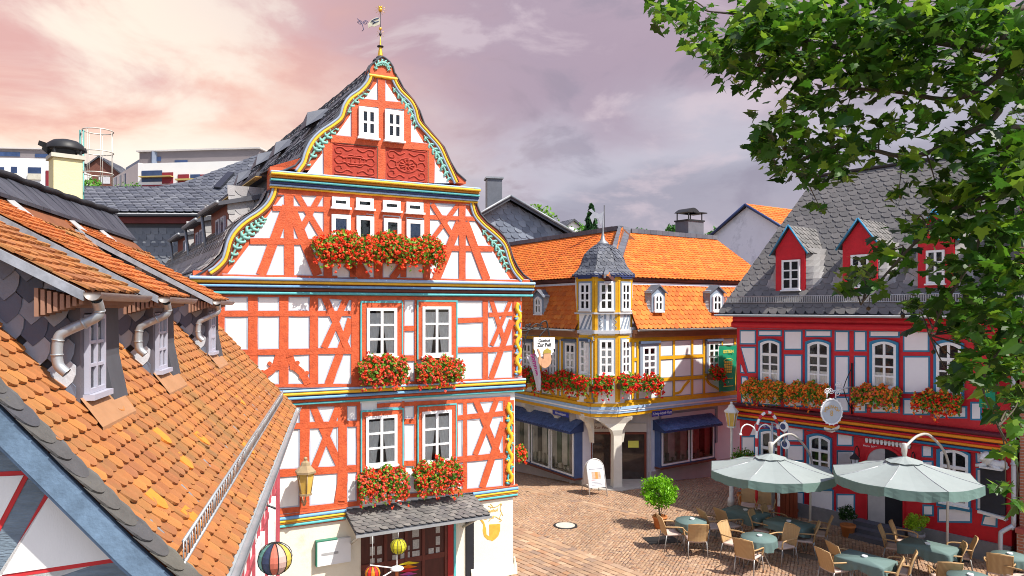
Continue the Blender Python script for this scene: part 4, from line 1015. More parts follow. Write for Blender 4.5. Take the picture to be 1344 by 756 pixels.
# painted golden pipe on the plaster
gp = MB(M); Zp = lambda x, y: (600+x/6, 630+y/6); dd = D0-.013
pk = lambda x, y: M.at(*Zp(x, y), dd)
gp.prism([pk(*p) for p in ((253, 350), (340, 345), (338, 400), (325, 440), (300, 465), (276, 482), (262, 472), (254, 440))], dd, dd+.01)
gp.prism([pk(*p) for p in ((193, 308), (212, 330), (228, 380), (232, 430), (256, 446), (262, 474), (238, 468), (212, 442), (202, 400), (206, 350), (180, 312))], dd-.001, dd+.01)
gp.build('painted_pipe', mat('golden yellow mural paint', (.66, .36, .05), .7, .2, 8), MH)
gp = MB(M)
for pts in (((245, 205), (265, 212), (290, 215), (320, 205), (345, 185), (350, 200)), ((345, 185), (340, 230), (352, 262), (360, 280)), ((350, 262), (335, 300), (350, 318), (330, 330)), ((262, 190), (280, 210), (262, 222)), ((250, 325), (270, 300), (300, 288), (335, 310))):
    q = [pk(*p) for p in pts]; gp.tube([(a, dd+.004, b) for a, b in [(v[0], v[2]) for v in catmull([(a, 0, b) for a, b in q], 4)]], .009, 5)
text_mesh(gp, 'Gasthof', *pk(275, 242), .10, dd, 1.0, .003); text_mesh(gp, 'zur Peif', *pk(250, 298), .09, dd, 1.0, .003)
gp.build('painted_scroll', mat('ochre mural lines', (.62, .40, .10), .7, .15), MH)
# ================================================================== yellow corner inn with the turret
GZB = -.5
Bc = (3.78, 26.0); Ac = (2.82, 26.0)
YR = Fr((Bc[0], Bc[1], 0), .825, .565); YL = Fr((Ac[0], Ac[1], 0), .516, -.857); YC = Fr((Ac[0], Ac[1], 0), 0.0)
YH = thing('corner_inn', 'yellow timbered corner inn with an orange tiled roof and a slate capped turret', 'inn', YC)
yel = mat('yellow timber', (.66, .34, .01), .55, .15, 6, .2, 25)
greyb = mat('blue grey trim', (.24, .29, .36), .5, .12, 5)
palew = mat('soft white infill', (.78, .77, .76), .85, .06, 2)
lilac = lilac_wall
Y1 = lambda x, y: (660+x/6.3, 340+y/6.3); Y2 = lambda x, y: (660+x/5.817, 430+y/5.817)
Y3 = lambda x, y: (820+x/6.3, 340+y/6.3); Y4 = lambda x, y: (820+x/5.8125, 430+y/5.8125)
Y5 = lambda x, y: (660+x/5.4, 530+y/5.4); Y6 = lambda x, y: (800+x/5.4, 530+y/5.4)
EZ, BZ, JZ = 5.72, 7.62, 2.70
URE, ULE = 9.6, -14.0
def zavg(fr, *ps): return sum(fr.at(*p, 0)[1] for p in ps)/len(ps)
w = MB(YC)
def world_poly(pts): return [(YC.M.inverted() @ Vector((x, y, 0)))[:2] for x, y in pts]
pR = YR.w(URE, 0, 0); pRb = YR.w(URE, 7, 0); pL = YL.w(ULE, 0, 0); pLb = YL.w(ULE, 7, 0)
cutR, cutL = YR.w(.62, 0, 0), YL.w(-.55, 0, 0)
w.prismz(world_poly([(3.5, 26.9), (cutR.x, cutR.y), (pR.x, pR.y), (pRb.x, pRb.y), (4.5, 36), (pLb.x, pLb.y), (pL.x, pL.y), (cutL.x, cutL.y), (3.1, 26.9)]), JZ, EZ+.1)
w.prismz(world_poly([(3.1, 26.9), (cutL.x, cutL.y), Ac, Bc, (cutR.x, cutR.y), (3.5, 26.9)]), JZ, 3.12)
w.build('wall', palew, YH)
# upper-storey timbers
yt = MB(YR); yl = MB(YR)
def yb(mb, ln, fr, Z, p, q, w_, zs=5.8, d=0.0, out=.03):
    a, b = fr.at(*Z(*p), d), fr.at(*Z(*q), d); ww = w_/zs/F*27.5
    mb.beam(a, b, ww, d-out, d+.05, jit=.004); ln.beam(a, b, ww+.05, d-.008, d+.05, jit=.001)
R_ = lambda p, q, w_: yb(yt, yl, YR, Y4, p, q, w_)
for x in (60, 95, 262, 372, 512, 602, 738, 838): R_((x, 80), (x, 545-(x-60)*.075), 21 if x > 60 else 26)
R_((0, 95), (860, 62), 34); R_((0, 570), (860, 492), 26); R_((262, 231), (602, 214), 24); R_((60, 243), (100, 240), 22); R_((262, 398), (602, 374), 26); R_((738, 200), (840, 194), 22); R_((602, 360), (730, 352), 22); R_((80, 400), (262, 388), 22)
for pts in (((378, 502), (420, 490), (455, 440), (490, 402)), ((618, 385), (640, 425), (690, 455), (722, 475)), ((262, 500), (230, 470), (200, 470), (170, 440))):
    q = [(v[0], v[2]) for v in catmull([(a, 0, b) for a, b in [YR.at(*Y4(*p), 0) for p in pts]], 4)]
    for i in range(len(q)-1): yt.beam(q[i], q[i+1], .09, -.03-.0004*i, .05, jit=.003)
yl.build('timber_lining', greyb, YH); yt.build('timber_frame', yel, YH)
yt = MB(YL); yl = MB(YL)
L_ = lambda p, q, w_: yb(yt, yl, YL, Y2, p, q, w_)
for x in (150, 235, 292, 425, 455, 575, 600, 672): L_((x, 85), (x, 500+(x-150)*.08), 22)
L_((60, 72), (690, 82), 26); L_((60, 395), (690, 455), 22); L_((60, 488), (690, 560), 22)
for x in (-60, -170, -280): L_((x, 60), (x, 470), 22)
L_((-400, 60), (80, 72), 26); L_((-400, 360), (80, 397), 22)
for pts in (((155, 490), (185, 450), (228, 435)), ((300, 440), (345, 460), (395, 515)), ((470, 525), (510, 480), (565, 465)), ((605, 475), (630, 500), (662, 545))):
    q = [(v[0], v[2]) for v in catmull([(a, 0, b) for a, b in [YL.at(*Y2(*p), 0) for p in pts]], 4)]
    for i in range(len(q)-1): yt.beam(q[i], q[i+1], .12, -.03-.0004*i, .05, jit=.003)
yl.build('timber_lining', greyb, YH); yt.build('timber_frame', yel, YH)
# jetty cornice, running round the chamfered corner
def ycor(fr, u0, u1, d=0.0):
    for col, z0, z1, out in ((yel, 2.98, 3.10, .10), (COR['lblue'], 2.88, 2.98, .14), (white_paint, 2.82, 2.88, .12), (COR['lblue'], 2.74, 2.82, .10), (yel, 2.62, 2.74, .07)):
        m = MB(fr); bar(m, u0, u1, z0, z1, d, out, rnd=False); m.build('jetty_moulding', col, YH)
ycor(YR, -.03, URE); ycor(YC, .0, .96); ycor(YL, ULE, .03)
# windows upstairs
def ywin(fr, Z, o, i, cols=2, rows=4, d=0.0, cur=.7):
    def rc(x0, y0, x1, y1): 
        a = fr.at(*Z(x0, (y0+y1)/2), d)[0]; b = fr.at(*Z(x1, (y0+y1)/2), d)[0]; return a, b, fr.at(*Z((x0+x1)/2, y1), d)[1], fr.at(*Z((x0+x1)/2, y0), d)[1]
    O, I = rc(*o), rc(*i); k = lambda r: [(r[0], r[2]), (r[1], r[2]), (r[1], r[3]), (r[0], r[3])]
    m = MB(fr); m.ring(k(O), k(I), d-.075, d); m.build('window_surround', greyb, YH)
    m = MB(fr); m.box(O[0]-.04, O[1]+.04, d-.15, d, O[3]-.0, O[3]+.09); m.build('window_hood', mat('slate blue hood', (.07, .10, .17), .6, .15), YH)
    window(YH, fr, I, d-.01, cols, rows, fw=.09, bar=.03, curtain=cur)
ywin(YR, Y4, (108, 120, 250, 385), (128, 140, 232, 372)); ywin(YR, Y4, (614, 102, 728, 345), (630, 110, 716, 335))
for o, i in (((150, 105, 232, 350), (162, 118, 224, 345)), ((355, 110, 425, 365), (365, 122, 420, 360)), ((472, 105, 572, 380), (484, 118, 562, 375)), ((612, 105, 672, 395), (622, 115, 668, 390))):
    ywin(YL, Y2, o, i, 2, 4)
# turret (oriel tower on the corner)
c8 = Vector((3.38, 26.92)); Rt = 1.08
octv = [(c8.x+Rt*cos(pi/8+k*pi/4), c8.y+Rt*sin(pi/8+k*pi/4)) for k in range(8)]
tw = MB(YC); tw.prismz(world_poly(octv), JZ+.4, 7.72); tw.build('turret_wall', white_paint, YH)
face_ids = {}
for k in range(8):
    a = Vector(octv[k]); b = Vector(octv[(k+1) % 8]); mid = (a+b)/2-c8; ang = math.degrees(atan2(mid.y, mid.x))
    if ang > 25 and ang < 155 or abs(ang) > 175: continue
    # viewed from outside the wall runs left to right
    d = (b-a).normalized(); fr = Fr((a.x, a.y, 0), d.x, d.y); Lw = (b-a).length
    if fr.w(0, 1, 0).xy.lerp(c8, 0) is None: pass
    inn = (fr.w(Lw/2, .2, 0).xy-c8).length < (fr.w(Lw/2, -.2, 0).xy-c8).length
    if not inn: continue
    m = MB(fr)
    for u in (.0, Lw-.10): m.box(u, u+.10, -.03, .05, 3.15, 7.66)
    for z, h in ((5.48, .12), (6.36, .07), (7.55, .13), (4.05, .08)): m.box(-.02, Lw+.02, -.035, .05, z-h/2, z+h/2)
    m.build('turret_timber', yel, YH)
    m = MB(fr); m.box(-.03, Lw+.03, -.10, .02, 5.60, 5.72); m.box(-.05, Lw+.05, -.09, .02, 6.30, 6.36); m.build('turret_ledge', mat('pale lead ledge', (.48, .49, .52), .5, .15), YH)
    m = MB(fr); m.box(.12, Lw-.12, -.10, .02, 7.58, 7.74); m.box(-.04, Lw+.04, -.12, .02, 7.64, 7.76); m.build('turret_frieze', mat('deep blue frieze', (.035, .05, .14), .5, .15), YH)
    st = MB(fr)
    if -100 < ang < -80:
        for i in range(4): st.box(.13+i*.2, .20+i*.2, -.02, .0, 5.74, 6.28)
        for u in (.22, .72): st.tube([(u+.05*sin(k*.9), -.03, 5.76+k*.03) for k in range(17)], .014, 5)
    else:
        for i in range(4):
            a0 = .12+i*.2; st.prism([(a0, 5.76), (a0+.08, 5.76), (min(a0+.34, Lw-.1), 6.27), (min(a0+.26, Lw-.11), 6.27)], -.02-.001*i, 0)
    st.build('turret_stripes', greyb, YH)
    k_ = lambda r: [(r[0], r[2]), (r[1], r[2]), (r[1], r[3]), (r[0], r[3])]
    for z0, z1, rr in ((6.44, 7.42, 3), (4.15, 5.38, 4)):
        m = MB(fr); m.ring(k_((.10, Lw-.10, z0-.05, z1+.06)), k_((.16, Lw-.16, z0, z1)), -.05, 0); m.build('window_surround', greyb, YH)
        window(YH, fr, (.16, Lw-.16, z0, z1), -.01, 2, rr, fw=.08, bar=.028, curtain=.75 if z0 < 5 else 0)
tr = MB(Fr((c8.x, c8.y, 0), 0)); TP = [(1.22, 7.70), (1.18, 7.76), (1.0, 7.92), (.86, 8.12), (.80, 8.32), (.71, 8.52), (.54, 8.70), (.32, 8.84), (.14, 8.92)]
tr.lathe([(r-.03, z) for r, z in TP], n=8, smooth=False, ph=pi/8); tdeck = tr.build('turret_roof', slate_deck, YH)
ts = MB(Fr((c8.x, c8.y, 0), 0))
for k in range(8):
    am = pi/4*k; dirr = Vector((cos(am), sin(am), 0)); al = Vector((-sin(am), cos(am), 0)); ap = cos(pi/8)
    fb, fl3 = poly_base([dirr*(r*ap)+Vector((0, 0, z)) for r, z in TP])
    def rg(b, fb=fb, dirr=dirr): h = fb(min(b, fl3)).dot(dirr)*math.tan(pi/8); return (-h, h)
    tile_field(ts, fb, al, fl3, rg, .2, .15, t=.014, style='slate', jit=.004)
ts.build('turret_slates', slate_t, tdeck)
fn = MB(Fr((c8.x, c8.y, 0), 0)); fn.lathe([(.24, 8.86), (.20, 8.95), (.09, 9.05), (.05, 9.25), (.03, 9.4), (.012, 9.95)], n=10); fn.build('turret_finial', lead, YH)
# roofs: steep lower slope, bell-cast break, upper slope to the ridge
def yroof(fr, lo_rng, up_rng, ridge, sgn):
    P0, P1 = (-.30, EZ+.02), (.42, BZ-.06); U0, U1 = (.22, BZ+.02), (3.75, ridge)
    m = MB(fr); u0, u1 = lo_rng(0); u0b, u1b = lo_rng(9)
    f1, l1 = poly_base([(0, P0[0], P0[1]), (0, -.08, EZ+.42), (0, .12, EZ+.95), (0, P1[0], P1[1])])
    for y0_, z0_, y1_, z1_ in ((P0[0], P0[1], -.08, EZ+.42), (-.08, EZ+.42, .12, EZ+.95), (.12, EZ+.95, P1[0], P1[1])): m.add([(u0, y0_+.05, z0_-.03), (u1, y0_+.05, z0_-.03), (u1, y1_+.05, z1_-.03), (u0, y1_+.05, z1_-.03)], [(0,1,2,3)])
    a, b = up_rng(0); f2, l2 = poly_base([(0, U0[0], U0[1]), (0, .9, U0[1]+.33), (0, U1[0], U1[1])])
    c, d = up_rng(l2)
    a9, b9 = up_rng(.76)
    m.add([(a, U0[0], U0[1]-.05), (b, U0[0], U0[1]-.05), (d, U1[0], U1[1]-.05), (c, U1[0], U1[1]-.05), (c, 5, U0[1]-.05), (d, 5, U0[1]-.05), (d, 5, ridge-.9), (c, 5, ridge-.9), (a9, .9, U0[1]+.27), (b9, .9, U0[1]+.27)], [(0,1,9,8), (8,9,2,3), (0,4,5,1), (3,2,6,7), (0,8,3,7,4), (1,5,6,2,9)])
    dk_ = m.build('roof', tile_deck, YH)
    t1 = MB(fr); tile_field(t1, f1, (1, 0, 0), l1, lo_rng, .23, .19, t=.025, style='beaver', jit=.008, tilt=.008); t1.build('roof_tiles', tile_new, dk_)
    t2 = MB(fr); tile_field(t2, f2, (1, 0, 0), l2, up_rng, .23, .19, t=.025, style='beaver', jit=.008, tilt=.008); t2.build('roof_tiles', tile_new, dk_)
    m = MB(fr); m.prismx([(U0[0]-.02, U0[1]-.02), (P1[0]+.0, P1[1]-.10), (P1[0]+.1, P1[1]-.10), (U0[0]+.2, U0[1])], a, b); m.build('break_board', mat('dark break tiles', (.10, .04, .04), .7, .3), dk_)
    m = MB(fr); m.box(a, b, P1[0]-.09, P1[0]+.0, P1[1]-.17, P1[1]-.09); m.build('white_fascia', mat('pale fascia', (.6, .6, .66), .6, .1), dk_)
    t3 = MB(fr)
    n = int((d-c)/.35)
    for i in range(n):
        x = c+(d-c)*i/n; t3.box(x, x+(d-c)/n-.01, U1[0]-.30, U1[0]+.02, ridge-.14+random.uniform(-.006, .006), ridge+.05+random.uniform(-.008, .008))
    t3.build('ridge_slates', slate_t, dk_)
    m = MB(fr); gu0, gu1 = lo_rng(0); half_gutter(m, gu0, gu1, P0[0]-.06, P0[1]+.0, .07); m.build('gutter', zinc, dk_)
    m = MB(fr); m.box(gu0, gu1, P0[0]+.04, .0, EZ-.14, EZ-.0); m.box(gu0, gu1, -.16, .0, EZ-.28, EZ-.145); m.build('eave_cornice', mat('brown eave board', (.26, .11, .05), .6, .2), dk_)
    return l1, l2
RIDGE = 9.9
def lr_R(b): return (.72, URE)
ha, hb = YR.at(803, 358, .22)[0], YR.at(823, 300, 3.75)[0]
def ur_R(b): t = min(1, b/4.2); return (ha+(hb-ha)*t, URE)
la, lb = YL.at(799, 358, .22)[0], YL.at(818, 301, 3.75)[0]
def ur_L(b): t = min(1, b/4.2); return (ULE, la+(lb-la)*t)
yroof(YR, lr_R, ur_R, RIDGE, 1); yroof(YL, lambda b: (ULE, -.55), ur_L, RIDGE, -1)
# slate hip strip between the two roof wings
h0a, h1a = YR.w(ha, .20, BZ+.06), YR.w(hb, 3.72, RIDGE+.06); h0b, h1b = YL.w(la, .20, BZ+.06), YL.w(lb, 3.72, RIDGE+.06)
m = MB(WORLD); n = 14
for i in range(n):
    t0, t1 = i/n, (i+1)/n-.008; up_ = Vector((0, 0, .05)); sd = Vector((.16, 0, 0))
    q = [h0b.lerp(h1b, t0)-sd, h0a.lerp(h1a, t0)+sd, h0a.lerp(h1a, t1)+sd, h0b.lerp(h1b, t1)-sd]
    m.add([tuple(v+up_) for v in q]+[tuple(v-up_*2) for v in q], [(0,1,2,3), (0,4,5,1), (1,5,6,2), (3,7,4,0), (2,6,7,3)])
m.build('hip_slates', slate_t, YH)
# roof dormers with arched windows
def ydorm(fr, Z, win, front, apex, side):
    d = -.05
    I = [fr.at(*Z(*p), d) for p in front]; ap = fr.at(*Z(*apex), d)
    u0, u1 = I[0][0], I[1][0]; zb, ze = I[0][1], I[2][1]; uc = (u0+u1)/2; za = ap[1]
    m = MB(fr); m.prism([(u0, zb), (u1, zb), (u1, ze), (uc, za), (u0, ze)], d, d+.8); dm = m.build('dormer', greyb, YH)
    x0, y0, x1, y1 = win; a, b = fr.at(*Z(x0, (y0+y1)/2), d)[0], fr.at(*Z(x1, (y0+y1)/2), d)[0]; z0, z1 = fr.at(*Z((x0+x1)/2, y1), d)[1], fr.at(*Z((x0+x1)/2, y0), d)[1]
    window(dm, fr, (a, b, z0, z1), d-.01, 2, 2, rise=.12, fw=.08, bar=.03, curtain=0)
    m = MB(fr)
    for s0, s1 in (((u0-.1, ze-.08), (uc, za+.05)), ((uc, za+.05), (u1+.1, ze-.08))):
        m.add([(s0[0], d-.08, s0[1]), (s1[0], d-.08, s1[1]), (s1[0], d+1.1, s1[1]+.0), (s0[0], d+.75, s0[1]+.0), (s0[0], d-.08, s0[1]-.06), (s1[0], d-.08, s1[1]-.06)], [(0,1,2,3), (0,4,5,1)])
    m.build('dormer_roof', slate_t, dm)
    for sgn, ux in ((-1, u0), (1, u1)):
        m = MB(fr)
        for k in range(6):
            z = zb+(ze-zb)*k/6; h = (ze-zb)/6; ex = .42*(1-k/7)**1.2+.05
            m.add([(ux+sgn*.0, d+.02, z), (ux+sgn*ex, d+.18+.32*k/6, z-.02), (ux+sgn*ex, d+.3+.32*k/6, z+h), (ux, d+.04, z+h*1.1)], [(0,1,2,3)])
        m.build('dormer_cheek', slate_pale, dm)
ydorm(YR, Y3, (238, 282, 308, 432), [(222, 440), (332, 440), (332, 265), (222, 265)], (278, 222), 0); ydorm(YR, Y3, (722, 285, 792, 432), [(706, 440), (818, 440), (818, 268), (706, 268)], (765, 228), 0)
ydorm(YL, Y1, (272, 310, 325, 455), [(250, 462), (336, 462), (336, 300), (250, 300)], (292, 262), 0)
# chimney on the far roof wing
q = YR.at(906, 312, 3.9); cfr = Fr(YR.w(q[0], 3.95, 0), YR.a)
m = MB(cfr); m.box(-.52, .52, -.4, .4, 9.5, 10.55); cm = m.build('chimney', slate_t, YH)
m = MB(cfr); m.box(-.56, .56, -.44, .44, 10.55, 10.62)
for x in (-.45, .45):
    for y in (-.35, .35): m.box(x-.02, x+.02, y-.02, y+.02, 10.62, 10.95)
m.box(-.2, .75, -.42, .42, 10.95, 11.0); m.prism([(-.6+.9*i/10, 10.95+.22*sin(pi*i/10)) for i in range(11)], -.4, .4); m.build('chimney_cowl', iron, cm)
# roof-top weathervane behind the turret
vf_ = Fr(pt(793, 300, 31), 0); va = thing('roof_weathervane', 'small pale animal weathervane on a thin rod above the corner inn ridge', 'weathervane', vf_)
m = MB(vf_); m.tube([(0, 0, -.3), (0, 0, 1.0)], .02, 6); m.build('rod', iron, va)
m = MB(vf_); m.prism([(-.08, .35), (-.02, .75), (-.2, .62), (-.42, .72), (-.55, .85), (-.68, .78), (-.5, .66), (-.62, .5), (-.5, .2), (-.42, .45), (-.25, .42), (-.15, .1)], -.015, .015); m.build('figure', mat('grey zinc figure', (.4, .42, .46), .5, .15, metal=.3), va)
# ground floor: recessed plaster, display windows, pillar at the corner
gfl = MB(YC)
for fr, u0, u1 in ((YR, YR.at(851, 600, .48)[0], URE), (YL, ULE, YL.at(764, 600, .48)[0])):
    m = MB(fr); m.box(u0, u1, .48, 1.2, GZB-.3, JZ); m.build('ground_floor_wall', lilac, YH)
    m = MB(fr); m.box(u0-.4, u1, .0, .5, JZ-.12, JZ-.0); m.build('jetty_soffit', mat('pale soffit', (.55, .53, .50), .8, .1), YH)
    m = MB(fr); m.box(u0, u1, .455, .5, GZB-.3, .28); m.build('base_course', mat('warm grey base', (.46, .41, .40), .85, .15, 2, .2, 40), YH)
m = MB(WORLD); m.prismz([(Ac[0]-.3, Ac[1]+.3), (Ac[0], Ac[1]), (Bc[0], Bc[1]), (Bc[0]+.4, Bc[1]+.3), (5.2, 27.8), (2.2, 27.8)], JZ-.13, JZ-.02); m.build('jetty_soffit', mat('pale soffit', (.55, .53, .5)), YH)
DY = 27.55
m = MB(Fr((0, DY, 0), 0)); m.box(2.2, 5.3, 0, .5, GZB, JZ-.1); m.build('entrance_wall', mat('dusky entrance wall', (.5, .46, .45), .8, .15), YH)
shop_glass = mat('dark shop glass', (.05, .035, .03), .06, .5, 2.5, spec=.7)
wood_fr = mat('chestnut door frame', (.18, .04, .02), .5, .2, 5)
ef = Fr((0, DY, 0), 0)
for px0, px1 in ((774, 803), (813, 848)):
    a, b = ef.at(px0, 600, 0)[0], ef.at(px1, 600, 0)[0]; z0, z1 = -.16, ef.at(px1, 567, 0)[1]
    m = MB(ef); m.ring([(a, z0), (b, z0), (b, z1), (a, z1)], [(a+.08, z0+.1), (b-.08, z0+.1), (b-.08, z1-.07), (a+.08, z1-.07)], -.10, 0); d_ = m.build('door', wood_fr, YH)
    m = MB(ef); m.box(a+.08, b-.08, -.06, -.02, z0+.1, z1-.07); m.build('glass', shop_glass, d_)
    m = MB(ef); m.box(a, b, -.08, 0, z1+.02, z1+.34); m.build('transom', mat('cream transom', (.55, .50, .44), .6, .1), d_)
    if px0 > 800:
        m = MB(ef); m.box(a+.32, a+.72, -.065, -.06, 1.22, 1.48); m.build('notice', mat('yellow notice', (.75, .72, .12), .7, .1), d_)
    else:
        text_mesh(m2 := MB(ef), 'Zur Peif', (a+b)/2, z1+.18, .16, -.082); m2.build('transom_lettering', brown_p, d_)
st_ = MB(Fr((0, 0, 0), 0)); st_.prismz([(2.5, 27.5), (2.9, 26.0), (3.9, 25.75), (5.0, 26.4), (5.3, 27.5)], -.4, .03); st_.build('entrance_step', mat('pale step stone', (.46, .43, .38), .85, .15, 3), YH)
pm = mat('cream pillar stone', (.66, .62, .54), .8, .08)
px_ = 3.80; pf = Fr((px_, 26.35, 0), radians(12)); m = MB(pf)
def frust(mb, lv):
    vs = []; fs = []
    for (hx, hy, cx_, cy_, z) in lv: vs += [(cx_-hx, cy_-hy, z), (cx_+hx, cy_-hy, z), (cx_+hx, cy_+hy, z), (cx_-hx, cy_+hy, z)]
    for i in range(len(lv)-1):
        b = 4*i
        for k in range(4): fs.append((b+k, b+(k+1) % 4, b+4+(k+1) % 4, b+4+k))
    fs += [(3,2,1,0), (4*len(lv)-4, 4*len(lv)-3, 4*len(lv)-2, 4*len(lv)-1)]; mb.add(vs, fs)
frust(m, [(.19, .19, 0, 0, -.1), (.165, .165, 0, 0, .1), (.155, .155, 0, 0, 1.9), (.20, .2, -.03, 0, 2.1), (.42, .28, -.10, .1, 2.34), (.75, .45, -.2, .2, JZ-.13)]); m.build('corner_pillar', pm, YH)
for fr, u, sg in ((YL, -.55, -1), (YR, .62, 1), (YL, -2.6, -1), (YL, -4.6, -1)):
    m = MB(fr); m.prismx([(.48, 1.55), (.48, JZ-.1), (.0, JZ-.1), (.02, 2.45), (.25, 2.3), (.40, 2.0)], u-.14, u+.14); m.build('jetty_bracket', pm, YH)
def display(fr, Z, panes, awn, shade, d):
    R = []
    for r in panes:
        x0, y0, x1, y1 = r; a, b = fr.at(*Z(x0, (y0+y1)/2), d)[0], fr.at(*Z(x1, (y0+y1)/2), d)[0]
        R.append((a, b, fr.at(*Z((x0+x1)/2, y1), d)[1], fr.at(*Z((x0+x1)/2, y0), d)[1]))
    u0, u1 = min(r[0] for r in R), max(r[1] for r in R); z0, z1 = min(r[2] for r in R), max(r[3] for r in R)
    m = MB(fr); m.ring([(u0-.06, z0-.06), (u1+.06, z0-.06), (u1+.06, z1+.06), (u0-.06, z1+.06)], [(u0, z0), (u1, z0), (u1, z1), (u0, z1)], d+.03, .5)
    m.m = 1; m.box(u0, u1, .40, .47, z0, z1); m.m = 0; dwin = m.build('display_window', [mat('navy bay frame', (.07, .11, .24), .5, .15), mat('pale shop interior', (.8, .79, .73), .9, .3, 2)], YH)
    m = MB(fr); m.box(u0-.07, u1+.07, d-.03, .5, z0-.13, z0-.06); m.build('sill', brown_p, dwin)
    for r in R:
        m = MB(fr); k = [(r[0]+.02, z0), (r[1]-.02, z0), (r[1]-.02, z1), (r[0]+.02, z1)]; f = .055
        m.ring(k, [(k[0][0]+f, z0+f), (k[1][0]-f, z0+f), (k[1][0]-f, z1-f), (k[0][0]+f, z1-f)], d, d+.05); m.build('frame', white_paint, dwin)
        m = MB(fr); m.poly([(k[0][0]+f, d+.03, z0+f), (k[1][0]-f, d+.03, z0+f), (k[1][0]-f, d+.03, z1-f), (k[0][0]+f, d+.03, z1-f)]); m.build('pane', GLASS, dwin)
    m = MB(fr); wd = u1-u0
    m.box(u0+.02, u1-.02, d+.08, .39, z0+.02, z0+.08)
    for i in range(int(wd/.3)):
        u = u0+.18+i*.3; h = random.uniform(.1, .3)
        if random.random() < .5: m.lathe([(.03, 0), (.05, .02), (.015, .08), (.05, h*.7), (.06, h)], (u, d+.2, z0+.08), 8)
        else: m.box(u-.07, u+.07, .3, .36, z0+.1, z0+.2+h)
    m.build('goods', mat('pale shop goods', (.5, .5, .46), .5, .2, island=['#d8d6cc', '#b9c4b0', '#9a8f80', '#e2dfd6', '#7d8c7a']), dwin)
    m = MB(fr)
    for i in range(int(wd/.7)): m.box(u0+.25+i*.7, u0+.55+i*.7, .37, .395, z0+.25, z1-.12)
    m.build('back_panel', mat('greenish display card', (.2, .24, .2), .6, .4, 4, island=['#8d9b84', '#59665c', '#b6c4ae', '#3b4146']), dwin)
    # awning clad in blue slates
    za = z1+.06; a0, a1 = u0-.16, u1+.16
    m = MB(fr); m.prismx([(.48, za+awn), (d-.28, za+.0), (d-.28, za-.06), (.48, za-.02)], a0, a1); aw = m.build('awning', navy_p, YH)
    f, l = poly_base([(0, d-.29, za+.01), (0, .47, za+awn+.01)]); t = MB(fr); tile_field(t, f, (1, 0, 0), l, lambda b: (a0, a1), .16, .12, t=.012, style='slate'); t.build('awning_slates', shade, aw)
blue_slate = mat('blue painted slate', (.06, .09, .2), .5, .2, 3, island=['#4c6290', '#566c9c', '#445884', '#6078ac'])
display(YL, Y5, ((-160, 132, -20, 318), (-15, 140, 78, 345), (80, 146, 186, 362), (197, 165, 330, 388), (336, 186, 500, 420)), .38, blue_slate, .12)
display(YR, Y6, ((372, 186, 572, 418), (580, 165, 745, 392)), .36, blue_slate, .15)
m = MB(YR); a, b = YR.at(*Y6(362, 200), .48)[0], YR.at(*Y6(748, 100), .48)[0]
m.ring([(a-.1, 1.0), (b+.12, 1.0), (b+.12, 2.5), (a-.1, 2.5)], [(a+.0, 1.0), (b, 1.0), (b, 2.4), (a, 2.4)], .44, .48); m.build('shopfront_surround', greyb, YH)
# street-name plates
def plate(fr, px, py, wd, ht, d, txt, lab):
    u, z = fr.at(px, py, d); f2 = Fr(fr.w(u, d, z), fr.a)
    t = thing('street_sign', lab, 'street sign', f2)
    m = MB(f2); m.box(-wd/2, wd/2, -.015, 0, -ht/2, ht/2); m.build('plate', mat('enamel blue', (.02, .035, .26), .3, .08), t)
    m = MB(f2); text_mesh(m, txt, 0, 0, ht*.8, -.017, .9); m.build('lettering', white_paint, t)
plate(YL, 736, 543, 1.05, .17, -.12, 'Himmelsgasse', 'small dark blue street name plate under the jetty of the shaded inn front')
plate(YR, 869, 542, 1.05, .2, -.10, 'König-Adolf-Platz', 'long dark blue street name plate above the right awning of the yellow inn')

# ================================================================== crimson restaurant
RFm = Fr((7.55, 24.3, 0), .631, -.776)
RH = thing('crimson_restaurant', 'crimson timbered house with white panels and a steep scale slate roof', 'house', RFm)
crim = mat('crimson timber paint', (.56, .013, .024), .5, .14, 5, .15, 25)
bline = mat('petrol blue lining', (.03, .20, .36), .55, .12)
rpan = mat('shade tinted white render', (.82, .79, .81), .85, .05, 2)  # white render; lavender of its shaded front is mixed into the colour
X1 = lambda x, y: (950+x/4.725, 400+y/4.725); X2 = lambda x, y: (1140+x/3.855, 400+y/3.855); X3 = lambda x, y: (900+x/5.04, 530+y/5.04); X4 = lambda x, y: (1080+x/4.447, 530+y/4.447); XR = lambda x, y: (940+x/3.78, 220+y/3.78)
URr = RFm.at(1326, 560, 0)[0]
jz = RFm.at(*X1(80, 612), 0)[1]; ez = 6.28
m = MB(RFm); m.box(0, URr, -.0, 8.2, jz-.05, ez+.1); m.box(.05, URr, .10, 8.2, 0, jz); m.build('wall', crim, RH)
LNr = MB(RFm); PNr = MB(RFm)
def rpanel(Z, pts, d):
    if len(pts) == 4 and not isinstance(pts[0], tuple): x0, y0, x1, y1 = pts; pts = [(x0, y1), (x1, y1), (x1, y0), (x0, y0)]
    q = [RFm.at(*Z(*p), d) for p in pts]; c = (sum(a for a, _ in q)/len(q), sum(b for _, b in q)/len(q)); k = .045
    o = [(a+k*(1 if a > c[0] else -1), b+k*(1 if b > c[1] else -1)) for a, b in q]
    w_ = MB(RFm); w_.m = 1; w_.prism(o, d-.012, d+.05); w_.m = 0; w_.prism(q, d-.02, d+.05); w_.build('infill_panel', [rpan, bline], RH)
for p in ((107, 165, 193, 238), (222, 165, 353, 187), (383, 167, 480, 272), (514, 165, 662, 192), (697, 170, 770, 280), (817, 170, 877, 280), (383, 317, 480, 625), (697, 325, 770, 545), (697, 578, 770, 655), (817, 325, 877, 660)): rpanel(X1, p, 0)
